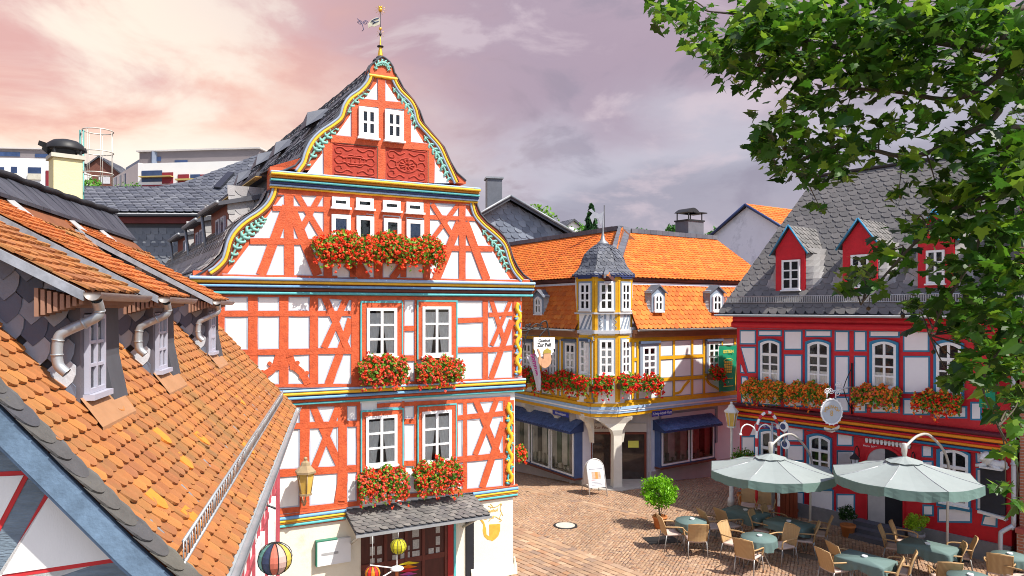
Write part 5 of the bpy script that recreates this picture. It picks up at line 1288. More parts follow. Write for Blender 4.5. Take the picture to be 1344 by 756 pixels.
rpanel(X1, [(155, 415), (193, 415), (193, 268), (112, 268)], 0); rpanel(X1, [(110, 415), (124, 418), (110, 375)], 0); rpanel(X1, [(115, 600), (178, 606), (140, 452), (115, 450)], 0); rpanel(X1, [(225, 612), (345, 620), (345, 590), (225, 580)], 0); rpanel(X1, [(515, 630), (660, 640), (660, 610), (515, 600)], 0)
for p in ((12, 136, 150, 158), (183, 137, 300, 230), (185, 267, 303, 442), (183, 482, 303, 550), (525, 500, 565, 576), (340, 520, 490, 566), (20, 500, 150, 540)): rpanel(X2, p, 0)
for p in ((677, 137, 775, 240), (677, 280, 775, 372), (810, 148, 965, 172), (1010, 172, 1100, 270), (1010, 318, 1100, 455), (835, 576, 970, 718), (690, 590, 775, 690), (420, 580, 470, 700)): rpanel(X3, p, .10)
for p in ((88, 534, 180, 642), (588, 200, 632, 303), (676, 207, 856, 235), (592, 598, 638, 645), (680, 616, 860, 684), (90, 282, 178, 398), (592, 340, 636, 362), (905, 386, 922, 610)): rpanel(X4, p, .10)
rpanel(X4, [(905, 338), (925, 338), (950, 275), (938, 250), (945, 236), (900, 236)], .10); rpanel(X4, [(935, 700), (1008, 710), (1010, 660), (948, 658)], .10); rpanel(X3, [(430, 205), (460, 205), (460, 130)], .10); rpanel(X3, (378, 222, 452, 330), .10)
def rwin(Z, o, i, d, rise, rows, split=None, cur=.5):
    def rc(x0, y0, x1, y1): return (RFm.at(*Z(x0, (y0+y1)/2), d)[0], RFm.at(*Z(x1, (y0+y1)/2), d)[0], RFm.at(*Z((x0+x1)/2, y1), d)[1], RFm.at(*Z((x0+x1)/2, y0), d)[1])
    O, I = rc(*o), rc(*i)
    m = MB(RFm); m.ring(arch_path(*O, rise), arch_path(*I, rise*.9), d-.07, d); m.build('window_surround', bline, RH)
    window(RH, RFm, I, d-.01, 2, rows, rise=rise, fw=.07, bar=.022, split=split, curtain=cur, style='cafe')
    m = MB(RFm); m.box(I[0]+.02, I[1]-.02, d-.085, d-.02, I[2]+(I[3]-I[2])*.66, I[2]+(I[3]-I[2])*.71); m.build('transom_bar', white_paint, RH)
    return I
sp = [.22, .45, .68]
rwin(X1, (220, 210, 358, 500), (233, 222, 352, 490), 0, .09, 4, sp); rwin(X1, (510, 214, 666, 510), (526, 228, 660, 500), 0, .09, 4, sp); rwin(X2, (9, 174, 154, 430), (24, 186, 144, 420), 0, .09, 4, sp); rwin(X2, (333, 176, 485, 470), (347, 190, 472, 460), 0, .09, 4, sp)
rwin(X3, (806, 196, 970, 560), (825, 210, 962, 520), .10, .10, 4, sp); rwin(X4, (668, 256, 866, 612), (690, 268, 854, 585), .10, .10, 4, sp); rwin(X3, (490, 165, 642, 560), (504, 180, 634, 540), .10, .08, 4, sp)
# cornices
def rcor(rows, d, u0, u1):
    for c_, z0, z1, o in rows:
        m = MB(RFm); bar(m, u0, u1, z0, z1, d, o); m.build('cornice_moulding', c_, RH)
zX = lambda y: RFm.at(*X1(80, y), 0)[1]
org = mat('bright orange paint', (.78, .26, .01), .5, .1); mar = mat('maroon paint', (.09, .01, .02), .5, .15)
rcor([(mar, zX(626), zX(604), .20), (crim, zX(636), zX(626), .12), (org, zX(652), zX(636), .18), (mar, zX(660), zX(652), .11), (crim, zX(672), zX(660), .13), (org, zX(686), zX(672), .13), (mar, zX(692), zX(686), .07), (bline, zX(706), zX(692), .06), (crim, zX(716), zX(706), .03)], .0, -.12, URr+.05)
rcor([(crim, zX(118), ez+.02, .14), (crim, ez-.42, ez-.2, .22), (org, zX(128), zX(120), .08), (mar, zX(133), zX(128), .05), (bline, zX(144), zX(133), .05)], 0, -.08, URr+.05)
# steep slate roof with hipped end
pitch = 1.30; dE = -.42; zE_ = 6.33; RUN = 3.7; hipx = 1.0
UE = URr+.9
def rz(d): return zE_+(d-dE)*pitch
rfm = MB(RFm); zr = rz(dE+RUN); yr = dE+RUN
v = [(-.45, dE, zE_-.02), (UE, dE, zE_-.02), (UE, yr, zr-.02), (hipx, yr, zr-.02), (-.45, yr+RUN, zE_-.02), (UE, yr+RUN, zE_-.02)]
rfm.add(v, [(0,1,2,3), (0,3,4), (3,2,5,4), (1,5,2), (0,4,5,1)]); rro = rfm.build('roof', slate_deck, RH)
kk = sqrt(1+pitch*pitch); f, l = poly_base([(0, dE-.04, zE_+.0), (0, yr, zr)])
m = MB(RFm); tile_field(m, f, (1, 0, 0), l, lambda b: (-.45+(hipx+.45)*b/l, UE), .31, .235, t=.016, style='slate', jit=.008, tilt=.01); m.build('roof_slates', mat('brown grey slate', (.3, .3, .3), .6, .2, 1.2, .2, 40, spec=.4, island=['#63605f', '#6b6866', '#5c5a59', '#716d6b', '#676462', '#605e5d']), rro)
ehx, ehy = (hipx+.45), RUN
m = MB(RFm); f2, l2 = poly_base([(-.46, yr, zE_), (hipx-.0, yr, zr)]); tile_field(m, f2, (0, -1, 0), l2, lambda b: (-RUN*(1-b/l2), RUN*(1-b/l2)), .27, .215, t=.018, style='slate', jit=.006); m.build('roof_slates', slate_t, rro)
m = MB(RFm); m.tube([(hipx-.1, yr, zr+.03), (UE, yr, zr+.03)], .07, 6); m.build('ridge_cap', iron, rro)
m = MB(RFm); half_gutter(m, -.5, UE, dE-.09, zE_-.02, .075); m.build('gutter', zinc, rro)
m = MB(RFm); 
for h in (.10, .30): m.tube([(-.35, dE+.20, rz(dE+.2)+h), (UE, dE+.20, rz(dE+.2)+h)], .016, 5)
for i in range(150): u = -.35+(UE+.35)*i/150; m.box(u, u+.022, dE+.192, dE+.208, rz(dE+.2)+.10, rz(dE+.2)+.30)
for i in range(9): u = .2+i*1.0; m.box(u, u+.05, dE+.03, dE+.2, rz(dE+.03)+.02, rz(dE+.03)+.08)
m.build('snow_guard', zinc, rro)
# three red gabled dormers
def rdorm(pts, apex, win):
    d = .10; q = [RFm.at(*XR(*p), d) for p in pts]; ap = RFm.at(*XR(*apex), d); u0, u1 = q[0][0], q[1][0]; zb, ze = min(q[0][1], q[1][1]), (q[2][1]+q[3][1])/2; uc = (u0+u1)/2; za = ap[1]
    m = MB(RFm); back = dE+(ze-zE_)/pitch+.1
    m.prism([(u0, zb-.1), (u1, zb-.1), (u1, ze), (uc, za), (u0, ze)], d, back+.6); dm = m.build('dormer', crim, RH)
    x0, y0, x1, y1 = win; I = (RFm.at(*XR(x0, (y0+y1)/2), d)[0], RFm.at(*XR(x1, (y0+y1)/2), d)[0], RFm.at(*XR((x0+x1)/2, y1), d)[1], RFm.at(*XR((x0+x1)/2, y0), d)[1])
    window(dm, RFm, I, d-.01, 2, 3, fw=.06, bar=.02, curtain=0)
    m = MB(RFm); yb_ = dE+(za-zE_)/pitch
    for (s, e) in (((u0-.13, ze-.16), (uc, za+.06)), ((u1+.13, ze-.16), (uc, za+.06))):
        ys = dE+(s[1]-zE_)/pitch+.35
        m.add([(s[0], d-.10, s[1]), (e[0], d-.10, e[1]), (e[0], yb_+.1, e[1]), (s[0], ys, s[1])], [(0,1,2,3)])
    rr = m.build('dormer_roof', slate_deck, dm)
    m = MB(RFm)
    for sg, (s, e) in ((-1, ((u0-.13, ze-.16), (uc, za+.06))), (1, ((u1+.13, ze-.16), (uc, za+.06)))):
        fb, lb_ = poly_base([(s[0], 0, s[1]), (e[0], 0, e[1])])
        def rg(b, lb_=lb_): t = b/lb_; return (d-.11, (dE+(s[1]-zE_)/pitch+.35)*(1-t)+(yb_+.1)*t)
        tile_field(m, fb, (0, 1, 0), lb_, rg, .24, .19, t=.016, style='slate', jit=.004)
    m.build('dormer_slates', MATS['brown grey slate'], rr)
    m = MB(RFm)
    for (s, e) in (((u0-.15, ze-.18), (uc, za+.07)), ((u1+.15, ze-.18), (uc, za+.07))): m.tube([(s[0], d-.12, s[1]), (e[0], d-.12, e[1])], .03, 4)
    m.build('barge_board', bline, rr)
    # swept slate cheeks
    for sg, ux in ((-1, u0), (1, u1)):
        m = MB(RFm)
        for k in range(7):
            z = zb+(ze-zb)*k/7; h = (ze-zb)/7; ex = .5*(1-k/8)+.04; y_at = lambda zz_: dE+(zz_-zE_)/pitch
            for j in range(3):
                t0, t1 = j/3, (j+1)/3
                a = Vector((ux+sg*.015, d+.03, z)); b = Vector((ux+sg*ex, y_at(z)-.02, z-.0)); a2 = a+Vector((0, .02, h*1.1)); b2 = Vector((ux+sg*ex, y_at(z+h)-.0, z+h*1.1))
                c_ = lambda p, r, t: tuple(p.lerp(r, t)+Vector((sg*.05*sin(pi*t), 0, 0)))
                m.add([c_(a, b, t0), c_(a, b, t1), c_(a2, b2, t1), c_(a2, b2, t0)], [(0,1,2,3)])
        m.build('dormer_cheek', slate_pale, dm)
rdorm([(295, 615), (440, 612), (440, 400), (290, 410)], (356, 298), (330, 458, 419, 606)); rdorm([(627, 606), (800, 602), (808, 362), (622, 385)], (710, 265), (672, 432, 760, 590)); rdorm([(1000, 592), (1180, 590), (1190, 322), (1000, 350)], (1098, 222), (1045, 410, 1136, 575))
# arched entrance, balusters, plinth, steps
dd = .10
aL, aR_ = RFm.at(*X4(262, 400), dd)[0], RFm.at(*X4(470, 400), dd)[0]; at_ = RFm.at(*X4(370, 262), dd)[1]
m = MB(RFm); ac = (aL+aR_)/2; ar = (aR_-aL)/2; z0 = .35
path = [(aL, z0)]+[(ac-ar*cos(pi*i/14), at_-ar*.85+ar*.85*sin(pi*i/14)) for i in range(15)]+[(aR_, z0)]
m.prism(path, dd-.012, dd+.05); arc_ = m.build('arched_entrance', dark_room, RH)
m = MB(RFm); o = [(ac+(a-ac)*1.09, z0 if i in (0, len(path)-1) else b+.07) for i, (a, b) in enumerate(path)]; m.ring(o, path, dd-.05, dd); m.build('arch_surround', crim, arc_)
m = MB(RFm); m.prism([(aL+.02, z0)]+[p for p in path[1:9]]+[(ac, z0)], dd-.03, dd); m.build('door_leaf', mat('greyed white door', (.45, .43, .42), .6, .15), arc_)
m = MB(RFm); a, b = RFm.at(*X4(248, 200), dd), RFm.at(*X4(516, 200), dd); zt_, zb_ = RFm.at(*X4(380, 172), dd)[1], RFm.at(*X4(380, 243), dd)[1]
m.box(a[0], b[0], dd-.012, dd, zb_, zt_); bal = m.build('balustrade', brown_p, RH)
m = MB(RFm); n = 12
for i in range(n):
    u = a[0]+(b[0]-a[0])*(i+.5)/n; h = zt_-zb_; w_ = (b[0]-a[0])/n*.42
    for sg in (1,): m.prism([(u-w_*.5, zb_), (u+w_*.5, zb_), (u+w_, zb_+h*.25), (u+w_*.55, zb_+h*.45), (u+w_*.55, zb_+h*.55), (u+w_, zb_+h*.75), (u+w_*.5, zt_), (u-w_*.5, zt_), (u-w_, zb_+h*.75), (u-w_*.55, zb_+h*.55), (u-w_*.55, zb_+h*.45), (u-w_, zb_+h*.25)], dd-.04, dd-.01)
m.build('balusters', white_paint, bal)
m = MB(RFm); m.box(.05, aL-.3, .02, .3, -.05, .42); m.box(aR_+.25, URr, .02, .3, -.05, .50); m.build('plinth', mat('grey stone plinth', (.22, .215, .22), .85, .2, 3, .25, 40), RH)
m = MB(RFm)
for k in range(3): m.box(aL-.25+.0*k, aR_+.2, -.85+k*.28, .1, -.05, .13+k*.12)
m.build('entrance_steps', mat('dark step stone', (.10, .10, .12), .7, .2, 4), RH)
m = MB(RFm); text_mesh(m, 'Anno 1640', *RFm.at(*X4(275, 248), dd), .09, dd-.003); text_mesh(m, 'Haus 12', *RFm.at(*X4(470, 268), dd), .09, dd-.003) if False else None; m.build('painted_date', white_paint, RH)
plate(RFm, 1012, 558, 1.05, .22, .07, 'König-Adolf-Platz', 'dark blue street name plate on the crimson wall behind the striped arch')
# downpipe and brick neighbour at the right edge
bk = Fr(RFm.w(URr+.20, .0, 0), RFm.a)
BH = thing('brick_house', 'red brick house at the right edge beside the crimson restaurant', 'house', bk)
bm = bpy.data.materials.new('red brick'); bm.use_nodes = True; N_ = bm.node_tree.nodes; Lk = bm.node_tree.links; bs_ = N_['Principled BSDF']; bs_.inputs['Roughness'].default_value = .85
tcx = N_.new('ShaderNodeTexCoord'); sx_ = N_.new('ShaderNodeSeparateXYZ'); cx_ = N_.new('ShaderNodeCombineXYZ'); Lk.new(tcx.outputs['Object'], sx_.inputs[0]); Lk.new(sx_.outputs[0], cx_.inputs[0]); Lk.new(sx_.outputs[2], cx_.inputs[1])
br = N_.new('ShaderNodeTexBrick'); br.inputs['Scale'].default_value = 1; br.inputs['Brick Width'].default_value = .24; br.inputs['Row Height'].default_value = .075; br.inputs['Mortar Size'].default_value = .008
br.inputs['Color1'].default_value = (.36, .11, .06, 1); br.inputs['Color2'].default_value = (.46, .17, .09, 1); br.inputs['Mortar'].default_value = (.4, .34, .28, 1); Lk.new(cx_.outputs[0], br.inputs[0]); Lk.new(br.outputs[0], bs_.inputs['Base Color'])
m = MB(bk); m.box(0, 1.5, 0, 7, -.1, 9.5); m.build('wall', bm, BH); m = MB(bk); m.box(-.02, 1.52, -.15, .05, -.05, .95); m.build('brick_base', bm, BH); m = MB(bk); m.box(-.04, 1.54, -.2, .05, .95, 1.06); m.build('base_coping', mat('red coping', (.42, .09, .07), .7, .15), BH)
m = MB(bk); m.box(-.15, 1.65, -.15, 7.2, 9.5, 9.8); m.build('roof', slate_deck, BH)
m = MB(RFm); u = URr+.10
m.tube(catmull([(u, -.12, 6.2), (u, -.10, 4.0), (u, -.10, 1.25), (u-.03, -.13, 1.08), (u-.20, -.22, .92), (u-.24, -.24, .78), (u-.24, -.24, .0)], 4), .055, 10)
for z in (4.6, 2.6, 1.4): m.tube([(u, -.10, z), (u, -.10, z+.05)], .066, 10)
m.build('downpipe', mat('pale grey pipe', (.5, .52, .55), .45, .12, metal=.3), RH)

# ================================================================== houses and trees beyond
def slate_gable():
    fr = Fr(pt(700, 330, 40), radians(14)); fr = Fr((pt(700, 330, 40).x, 40, 3.0), radians(10))
    t = thing('slate_clad_house', 'grey slate clad gable house with a slate chimney rising behind the orange roof', 'house', fr)
    ap = fr.at(668, 258, 0); r = fr.at(752, 306, 0); l = (2*ap[0]-r[0], r[1]-.2)
    zb = 0
    m = MB(fr); m.prism([(l[0], zb), (r[0], zb), (r[0], r[1]-.3), (ap[0], ap[1]-.25), (l[0], r[1]-.3)], 0, 9); m.build('wall', slate_deck, t)
    m = MB(fr); A0 = Vector((1, 0, 0)); H = ap[1]-zb
    def rg(b):
        z = zb+b
        if z < r[1]-.3: return (l[0]+.02, r[0]-.02)
        k = max(0, 1-(z-(r[1]-.3))/(ap[1]-.25-(r[1]-.3))); return (ap[0]-(ap[0]-l[0])*k, ap[0]+(r[0]-ap[0])*k)
    tile_field(m, lambda b: Vector((0, -.01, zb+b)), A0, H-.3, rg, .42, .32, t=.03, style='slate', jit=.01); m.build('gable_slates', mat('blue grey slate', (.2, .22, .26), .5, .2, 1.5, .2, 30, island=['#6c7482', '#7b8391', '#626a78', '#868d99', '#737b88']), t)
    m = MB(fr)
    for e, sg in ((r, 1), (l, -1)):
        m.add([(ap[0], -.5, ap[1]), (e[0]+sg*.5, -.5, e[1]-.3), (e[0]+sg*.5, 9, e[1]-.3), (ap[0], 9, ap[1]), (ap[0], -.5, ap[1]-.25), (e[0]+sg*.5, -.5, e[1]-.55)], [(0,1,2,3), (0,4,5,1)])
    m.build('roof', slate_deck, t)
    m = MB(fr)
    for e, sg in ((r, 1), (l, -1)): m.tube([(ap[0], -.52, ap[1]-.02), (e[0]+sg*.5, -.52, e[1]-.32)], .07, 5)
    m.build('verge', lead, t)
    c = fr.at(648, 262, 1.6); m = MB(fr); m.box(c[0]-.42, c[0]+.42, 1.2, 2.0, ap[1]-2, fr.at(648, 236, 1.6)[1]); ch_ = m.build('chimney', slate_t, t); m = MB(fr); z = fr.at(648, 236, 1.6)[1]; m.box(c[0]-.5, c[0]+.5, 1.12, 2.08, z, z+.1); m.build('coping', lead, ch_)
slate_gable()
def gable_house(px, pyt, Y, w, hgt, rot, name, label, wallm, roofm, depth=8, pitch=.9, z0=None):
    p = pt(px, pyt, Y); fr = Fr((p.x, Y, z0 if z0 is not None else hill(p.x, Y)), rot); H = p.z-fr.o.z
    t = thing(name, label, 'house', fr); hw = w/2; er = H-hw*pitch
    m = MB(fr); m.prism([(-hw, 0), (hw, 0), (hw, er-.1), (0, H-.1), (-hw, er-.1)], 0, depth); m.build('wall', wallm, t)
    m = MB(fr)
    for sg in (1, -1): m.add([(0, -.3, H), (sg*(hw+.4), -.3, er-.36), (sg*(hw+.4), depth+.3, er-.36), (0, depth+.3, H), (0, -.3, H-.15), (sg*(hw+.4), -.3, er-.5)], [(0,1,2,3), (0,4,5,1)])
    ro = m.build('roof', slate_deck if roofm is not tile_old else tile_deck, t)
    m = MB(fr)
    for sg in (1, -1):
        f, l = poly_base([(sg*(hw+.42), 0, er-.36), (0, 0, H+.02)]); tile_field(m, f, (0, 1, 0), l, lambda b: (-.32, depth+.3), .4, .32, t=.03, style='beaver', jit=.012)
    m.build('roof_tiles', roofm, ro)
    return t, fr, H, hw
t, fr, H, hw = gable_house(982, 268, 46, 6.8, 0, radians(-56), 'orange_roof_house', 'white gabled house with a red orange tiled roof behind the crimson house', mat('grey white render', (.8, .8, .86), .85, .1, .5, dirt=('#7f808c', .5, .52, .6)), tile_new, 9, .58)
m = MB(fr)
for sg in (1, -1): m.tube([(0, -.33, H-.05), (sg*(hw+.4), -.33, H-hw*.58-.42)], .09, 4)
m.build('barge_board', navy_p, t)
gable_house(752, 288, 74, 5.5, 0, radians(25), 'distant_white_house', 'tiny distant white gabled house left of the dark spruce', white_wall, slate_t, 6, .7)
t, fr, H, hw = gable_house(131, 205, 82, 5.4, 0, radians(8), 'brown_gable_house', 'brown wooden gabled house between the two modern white blocks', mat('brown timber cladding', (.14, .055, .04), .8, .2, 2), slate_t, 6, .8)
m = MB(fr); m.box(-.1, 1.1, -.05, .02, H-3.1, H-2.2); m.build('window', mat('pale far window', (.5, .5, .52), .3, .1), t)
def modern(px0, px1, pyt, pyb, Y, rot, name, label, wins, pent, depth=10):
    a, b = pt(px0, pyt, Y), pt(px1, pyt, Y); fr = Fr((a.x, Y, hill(a.x, Y)-1), rot); u1 = fr.at(px1, pyt, 0)[0]; zt = fr.at((px0+px1)/2, pyt, 0)[1]
    t = thing(name, label, 'apartment block', fr)
    m = MB(fr); m.box(0, u1, 0, depth, 0, zt); m.build('wall', mat('bright white render', (.8, .79, .77), .8, .05, .4), t)
    for q, mt, nm, out in wins:
        x0, y0, x1, y1 = q; uu0, uu1 = fr.at(x0, (y0+y1)/2, 0)[0], fr.at(x1, (y0+y1)/2, 0)[0]; zz0, zz1 = fr.at((x0+x1)/2, y1, 0)[1], fr.at((x0+x1)/2, y0, 0)[1]
        m = MB(fr); m.box(uu0, uu1, -out, .05, zz0, zz1); m.build(nm, mt, t)
    x0, x1, y0, mt, pw = pent; uu0, uu1 = fr.at(x0, y0, 1.2)[0], fr.at(x1, y0, 1.2)[0]; z2 = fr.at((x0+x1)/2, y0, 1.2)[1]
    m = MB(fr); m.box(uu0, uu1, 1.2, depth-1, zt, z2); po = m.build('penthouse', mt, t)
    for q in pw:
        a_, b_ = fr.at(q[0], q[1], 1.2)[0], fr.at(q[2], q[3], 1.2)[0]; zz0, zz1 = fr.at((q[0]+q[2])/2, q[3], 1.2)[1], fr.at((q[0]+q[2])/2, q[1], 1.2)[1]
        m = MB(fr); m.box(a_, b_, 1.15, 1.25, zz0, zz1); m.build('window', bgl, po)
    m = MB(fr); m.box(uu0-.2, uu1+.2, 1.0, depth-.8, z2, z2+.12); m.build('roof', mat('pale flat roof edge', (.55, .52, .5), .7, .1), t)
    return t, fr
bgl = mat('blue window glass', (.035, .06, .14), .3, .35, 1.2, spec=.3)
mauve = mat('mauve grey render', (.19, .165, .17), .85, .08, .5); redp = mat('wine red panel', (.22, .02, .03), .6, .15); balc = mat('frosted balcony rail', (.58, .55, .45), .5, .15)
WB = lambda x, y: (x/5.4, 160+y/5.4)
def q_(x0, y0, x1, y1): return (*WB(x0, y0), *WB(x1, y1))
modern(-70, 66, 207, 260, 72, radians(6), 'modern_apartment_block', 'white modern flats with french windows at the far left behind the yellow chimney',
       [(q_(80, 318, 122, 365), bgl, 'window', .05), (q_(80, 365, 124, 405), balc, 'balcony_rail', .15), (q_(200, 322, 292, 368), bgl, 'window', .05), (q_(200, 368, 294, 410), balc, 'balcony_rail', .15), (q_(82, 432, 126, 470), bgl, 'window', .05), (q_(204, 438, 296, 478), bgl, 'window', .05), (q_(204, 478, 296, 500), balc, 'balcony_rail', .15), (q_(325, 345, 345, 520), redp, 'red_strip', .06), (q_(-60, 320, 30, 370), bgl, 'window', .05)],
       (-75, 66, 195, mauve, [q_(0, 214, 142, 244), q_(250, 228, 345, 252), q_(-120, 214, -20, 244)]))
modern(181, 345, 212.5, 262, 66, radians(-7), 'modern_apartment_block', 'white modern flats with wine red balconies beyond the dark slate roofs',
       [(q_(1005, 345, 1150, 425), bgl, 'window', .04), (q_(1150, 358, 1228, 438), redp, 'red_panel', .05), (q_(1262, 372, 1340, 440), redp, 'red_panel', .05), (q_(1420, 372, 1510, 450), redp, 'red_panel', .05), (q_(1350, 372, 1420, 440), bgl, 'window', .04), (q_(1005, 388, 1230, 395), mat('brass balcony rail', (.6, .45, .15), .4, .1, metal=.4), 'balcony_rail', .5), (q_(1262, 405, 1600, 416), MATS['brass balcony rail'], 'balcony_rail', .5), (q_(1005, 445, 1300, 462), redp, 'red_panel', .05)],
       (183, 340, 197.5, mauve, [q_(1070, 248, 1142, 280), q_(1240, 272, 1330, 300), q_(1420, 290, 1530, 312)]))
# side wing of the right-hand block
fr = Fr(pt(181, 262, 66.2), radians(-7)); p0, p1 = pt(147, 226, 74), pt(181, 212, 66.0)
sd = Fr((p0.x, p0.y, hill(p0.x, 70)-1), p1.x-p0.x, p1.y-p0.y); L = (p1-p0).xy.length
t = thing('apartment_side_wing', 'pale pinkish side wing of narrow windows left of the wine red balconies', 'building', sd)
m = MB(sd); m.box(0, L-.05, .02, 6, 0, p1.z-sd.o.z-.1); m.build('wall', mat('pinkish white render', (.66, .58, .54), .85, .06, .5), t)
for x0, y0, x1, y1 in ((808, 400, 824, 450), (848, 385, 858, 450), (878, 372, 890, 450)):
    m = MB(sd); a, z1 = sd.at(*WB(x0, y0), 0); b, z0 = sd.at(*WB(x1, y1), 0); m.box(a, b, -.03, .1, z0, z1); m.build('window', bgl, t)
m = MB(sd); m.box(.3, L, 1.2, 6, p1.z-sd.o.z-.1, p1.z-sd.o.z+1.1); m.build('penthouse', mat('blue grey cladding', (.16, .19, .25), .7, .1), t)
g_ = thing('grey_block', 'small pale grey flat roofed block beyond the red balconies', 'building', Fr((pt(312, 212, 80).x, 80, 8), 0)); m = MB(Fr((pt(312, 212, 80).x, 80, 8), 0)); zt = pt(312, 209.5, 80).z-8; m.box(-1.8, 1.8, 0, 6, 0, zt); m.build('wall', mauve, g_); m2 = MB(m.fr); m2.box(-1.0, -.3, -.04, .1, zt-1.4, zt-.5); m2.build('window', bgl, g_)
# slate-hung rear wing with its long low roof
rw = Fr((pt(104, 300, 24).x, 24, 0), radians(1.5))
t = thing('slate_rear_wing', 'low slate roofed rear building with a slate hung wall behind the tiled roof', 'building', rw)
ez_, rz_ = rw.at(220, 278, 0)[1], rw.at(220, 246, 3.2)[1]; u1 = 9.5
m = MB(rw); m.box(-6, u1, .3, 7, 0, ez_-.1); m.build('wall', slate_deck, t)
m = MB(rw); tile_field(m, lambda b: Vector((0, .28, 5+b)), (1, 0, 0), ez_-5.5, lambda b: (-3, u1), .26, .2, t=.02, style='slate', jit=.006); m.build('wall_slates', mat('grey wall slate', (.2, .2, .2), .55, .15, 1.5, .15, 40, island=['#6d7178', '#7a7d84', '#62666e', '#83868c', '#70747b']), t)
m = MB(rw); m.add([(-7, -.1, ez_-.04), (u1+3, -.1, ez_-.04), (u1+3, 3.2, rz_), (-7, 3.2, rz_), (u1+3, 7.3, ez_), (-7, 7.3, ez_)], [(0,1,2,3), (3,2,4,5)]); ro = m.build('roof', slate_deck, t)
f, l = poly_base([(0, -.14, ez_-.02), (0, 3.2, rz_+.03)]); m = MB(rw); tile_field(m, f, (1, 0, 0), l, lambda b: (-5, u1+3), .30, .22, t=.02, style='slate', jit=.008, tilt=.012); m.build('roof_slates', slate_t, ro)
m = MB(rw); half_gutter(m, -6, u1+2, -.2, ez_-.08, .09); m.build('gutter', lead, t); m = MB(rw); m.box(-6, u1, .1, .32, ez_-.36, ez_-.16); m.build('eave_board', mat('dark red board', (.16, .03, .03), .6, .2), t)
rw2 = Fr((pt(300, 300, 27).x, 27.5, 0), radians(-62)); t2 = thing('slate_hall_roof', 'dark slate roof with a skylight behind the left flank of the scroll gable house', 'building', Fr(pt(330, 260, 27), 0))
P = [pt(180, 262, 27.5), pt(345, 262, 25.5), pt(350, 200, 29.0)]
def onpl(x, y):
    n_ = (P[1]-P[0]).cross(P[2]-P[0]); d_ = Vector(((x-CX)/F, 1, -(y-HY)/F)); c_ = Vector((0, 0, HC)); return c_+d_*((P[0]-c_).dot(n_)/d_.dot(n_))
P += [onpl(240, 241), onpl(186, 249)]
m = MB(WORLD); m.add([tuple(p) for p in P]+[(p.x-.2, p.y+2.5, p.z-2.6) for p in P], [(0,1,2,3,4), (0,4,9,5), (4,3,8,9), (3,2,7,8), (0,5,6,1), (1,6,7,2), (5,9,8,7,6)]); ro = m.build('roof', slate_deck, t2)
nrm = (P[1]-P[0]).cross(P[2]-P[0]).normalized(); nrm = -nrm if nrm.z < 0 else nrm; Ax = (P[1]-P[0]).normalized(); Up = nrm.cross(Ax); Up = -Up if Up.z < 0 else Up
loc = [((p-P[0]).dot(Ax), (p-P[0]).dot(Up)) for p in P]
def hr(b):
    xs_ = []
    for i in range(5):
        (x0, y0), (x1, y1) = loc[i], loc[(i+1) % 5]
        if (y0-b)*(y1-b) <= 0 and abs(y1-y0) > 1e-6: xs_.append(x0+(x1-x0)*(b-y0)/(y1-y0))
    return (min(xs_), max(xs_)) if len(xs_) > 1 else (0, .01)
m = MB(WORLD); tile_field(m, lambda b: P[0]+Up*b+nrm*.03, Ax, max(y for _, y in loc)*.985, hr, .3, .24, t=.02, style='slate', jit=.01, tilt=.012); m.build('roof_slates', slate_t, ro)
sk = [onpl(282, 249), onpl(291, 250), onpl(309, 230), onpl(301, 229)]; m = MB(WORLD); m.add([tuple(p+nrm*.14) for p in sk]+[tuple(p-nrm*.1) for p in sk], [(0,1,2,3), (0,4,5,1), (1,5,6,2), (2,6,7,3), (3,7,4,0)]); m.build('skylight', mat('dark skylight', (.02, .022, .03), .15, .2, spec=.6), t2)
# ================================================================== foliage helpers
def leafmat(name, cols, trans=.35, rough=.5):
    return mat(name, '#406020', rough, .15, 3, island=cols, trans=trans, spec=.3)
geran_leaf = leafmat('geranium leaf', ['#4f8024', '#6a9c30', '#86b63c', '#3f6c20', '#98c448'])
red_fl = mat('red geranium blossom', (.6, .05, .02), .6, .1, 20, island=['#ea3a1c', '#f5562c', '#e02c18', '#f96e3e', '#ff6a36', '#ea4634'], trans=.15)
pink_fl = mat('coral pink blossom', (.6, .1, .1), .6, .1, 20, island=['#e04a4a', '#e8604f', '#d93a30', '#ee7a60', '#d8343a', '#f08a6a'], trans=.15)
orange_fl = mat('orange blossom', (.7, .2, .02), .6, .1, 20, island=['#f8702a', '#ffa02e', '#f4562a', '#ffc040', '#f97030', '#ef4a2a'], trans=.15)
scarlet_fl = mat('scarlet blossom', (.6, .02, .02), .6, .1, 20, island=['#e01414', '#ee2418', '#cc1010', '#f03a28'], trans=.15)
white_fl = mat('white blossom', (.75, .75, .72), .6, .1, 20)
def rvec():
    while True:
        v = Vector((random.uniform(-1, 1), random.uniform(-1, 1), random.uniform(-1, 1)))
        if .05 < v.length < 1: return v.normalized()
def leaf_quad(mb, c, s, nrm=None, asp=.7):
    n = nrm or rvec(); a = n.cross(rvec())
    if a.length < .1: return
    a.normalize(); b = n.cross(a)
    mb.add([tuple(c-a*s), tuple(c-a*s*.2+b*s*asp-n*s*.12), tuple(c+a*s), tuple(c-a*s*.1-b*s*asp-n*s*.12)], [(0,1,2,3)])
def blossom(mb, c, r):
    """a round flower head of crumpled petals"""
    n = 5
    for k in range(n):
        p = c+rvec()*r*.55; d = rvec(); a = d.cross(rvec())
        if a.length < .1: continue
        a.normalize(); b = d.cross(a); q = r*random.uniform(.55, .8)
        mb.add([tuple(p+a*q), tuple(p+b*q*.9), tuple(p-a*q), tuple(p-b*q*.9), tuple(p+d*q*.45)], [(0,1,4), (1,2,4), (2,3,4), (3,0,4)])
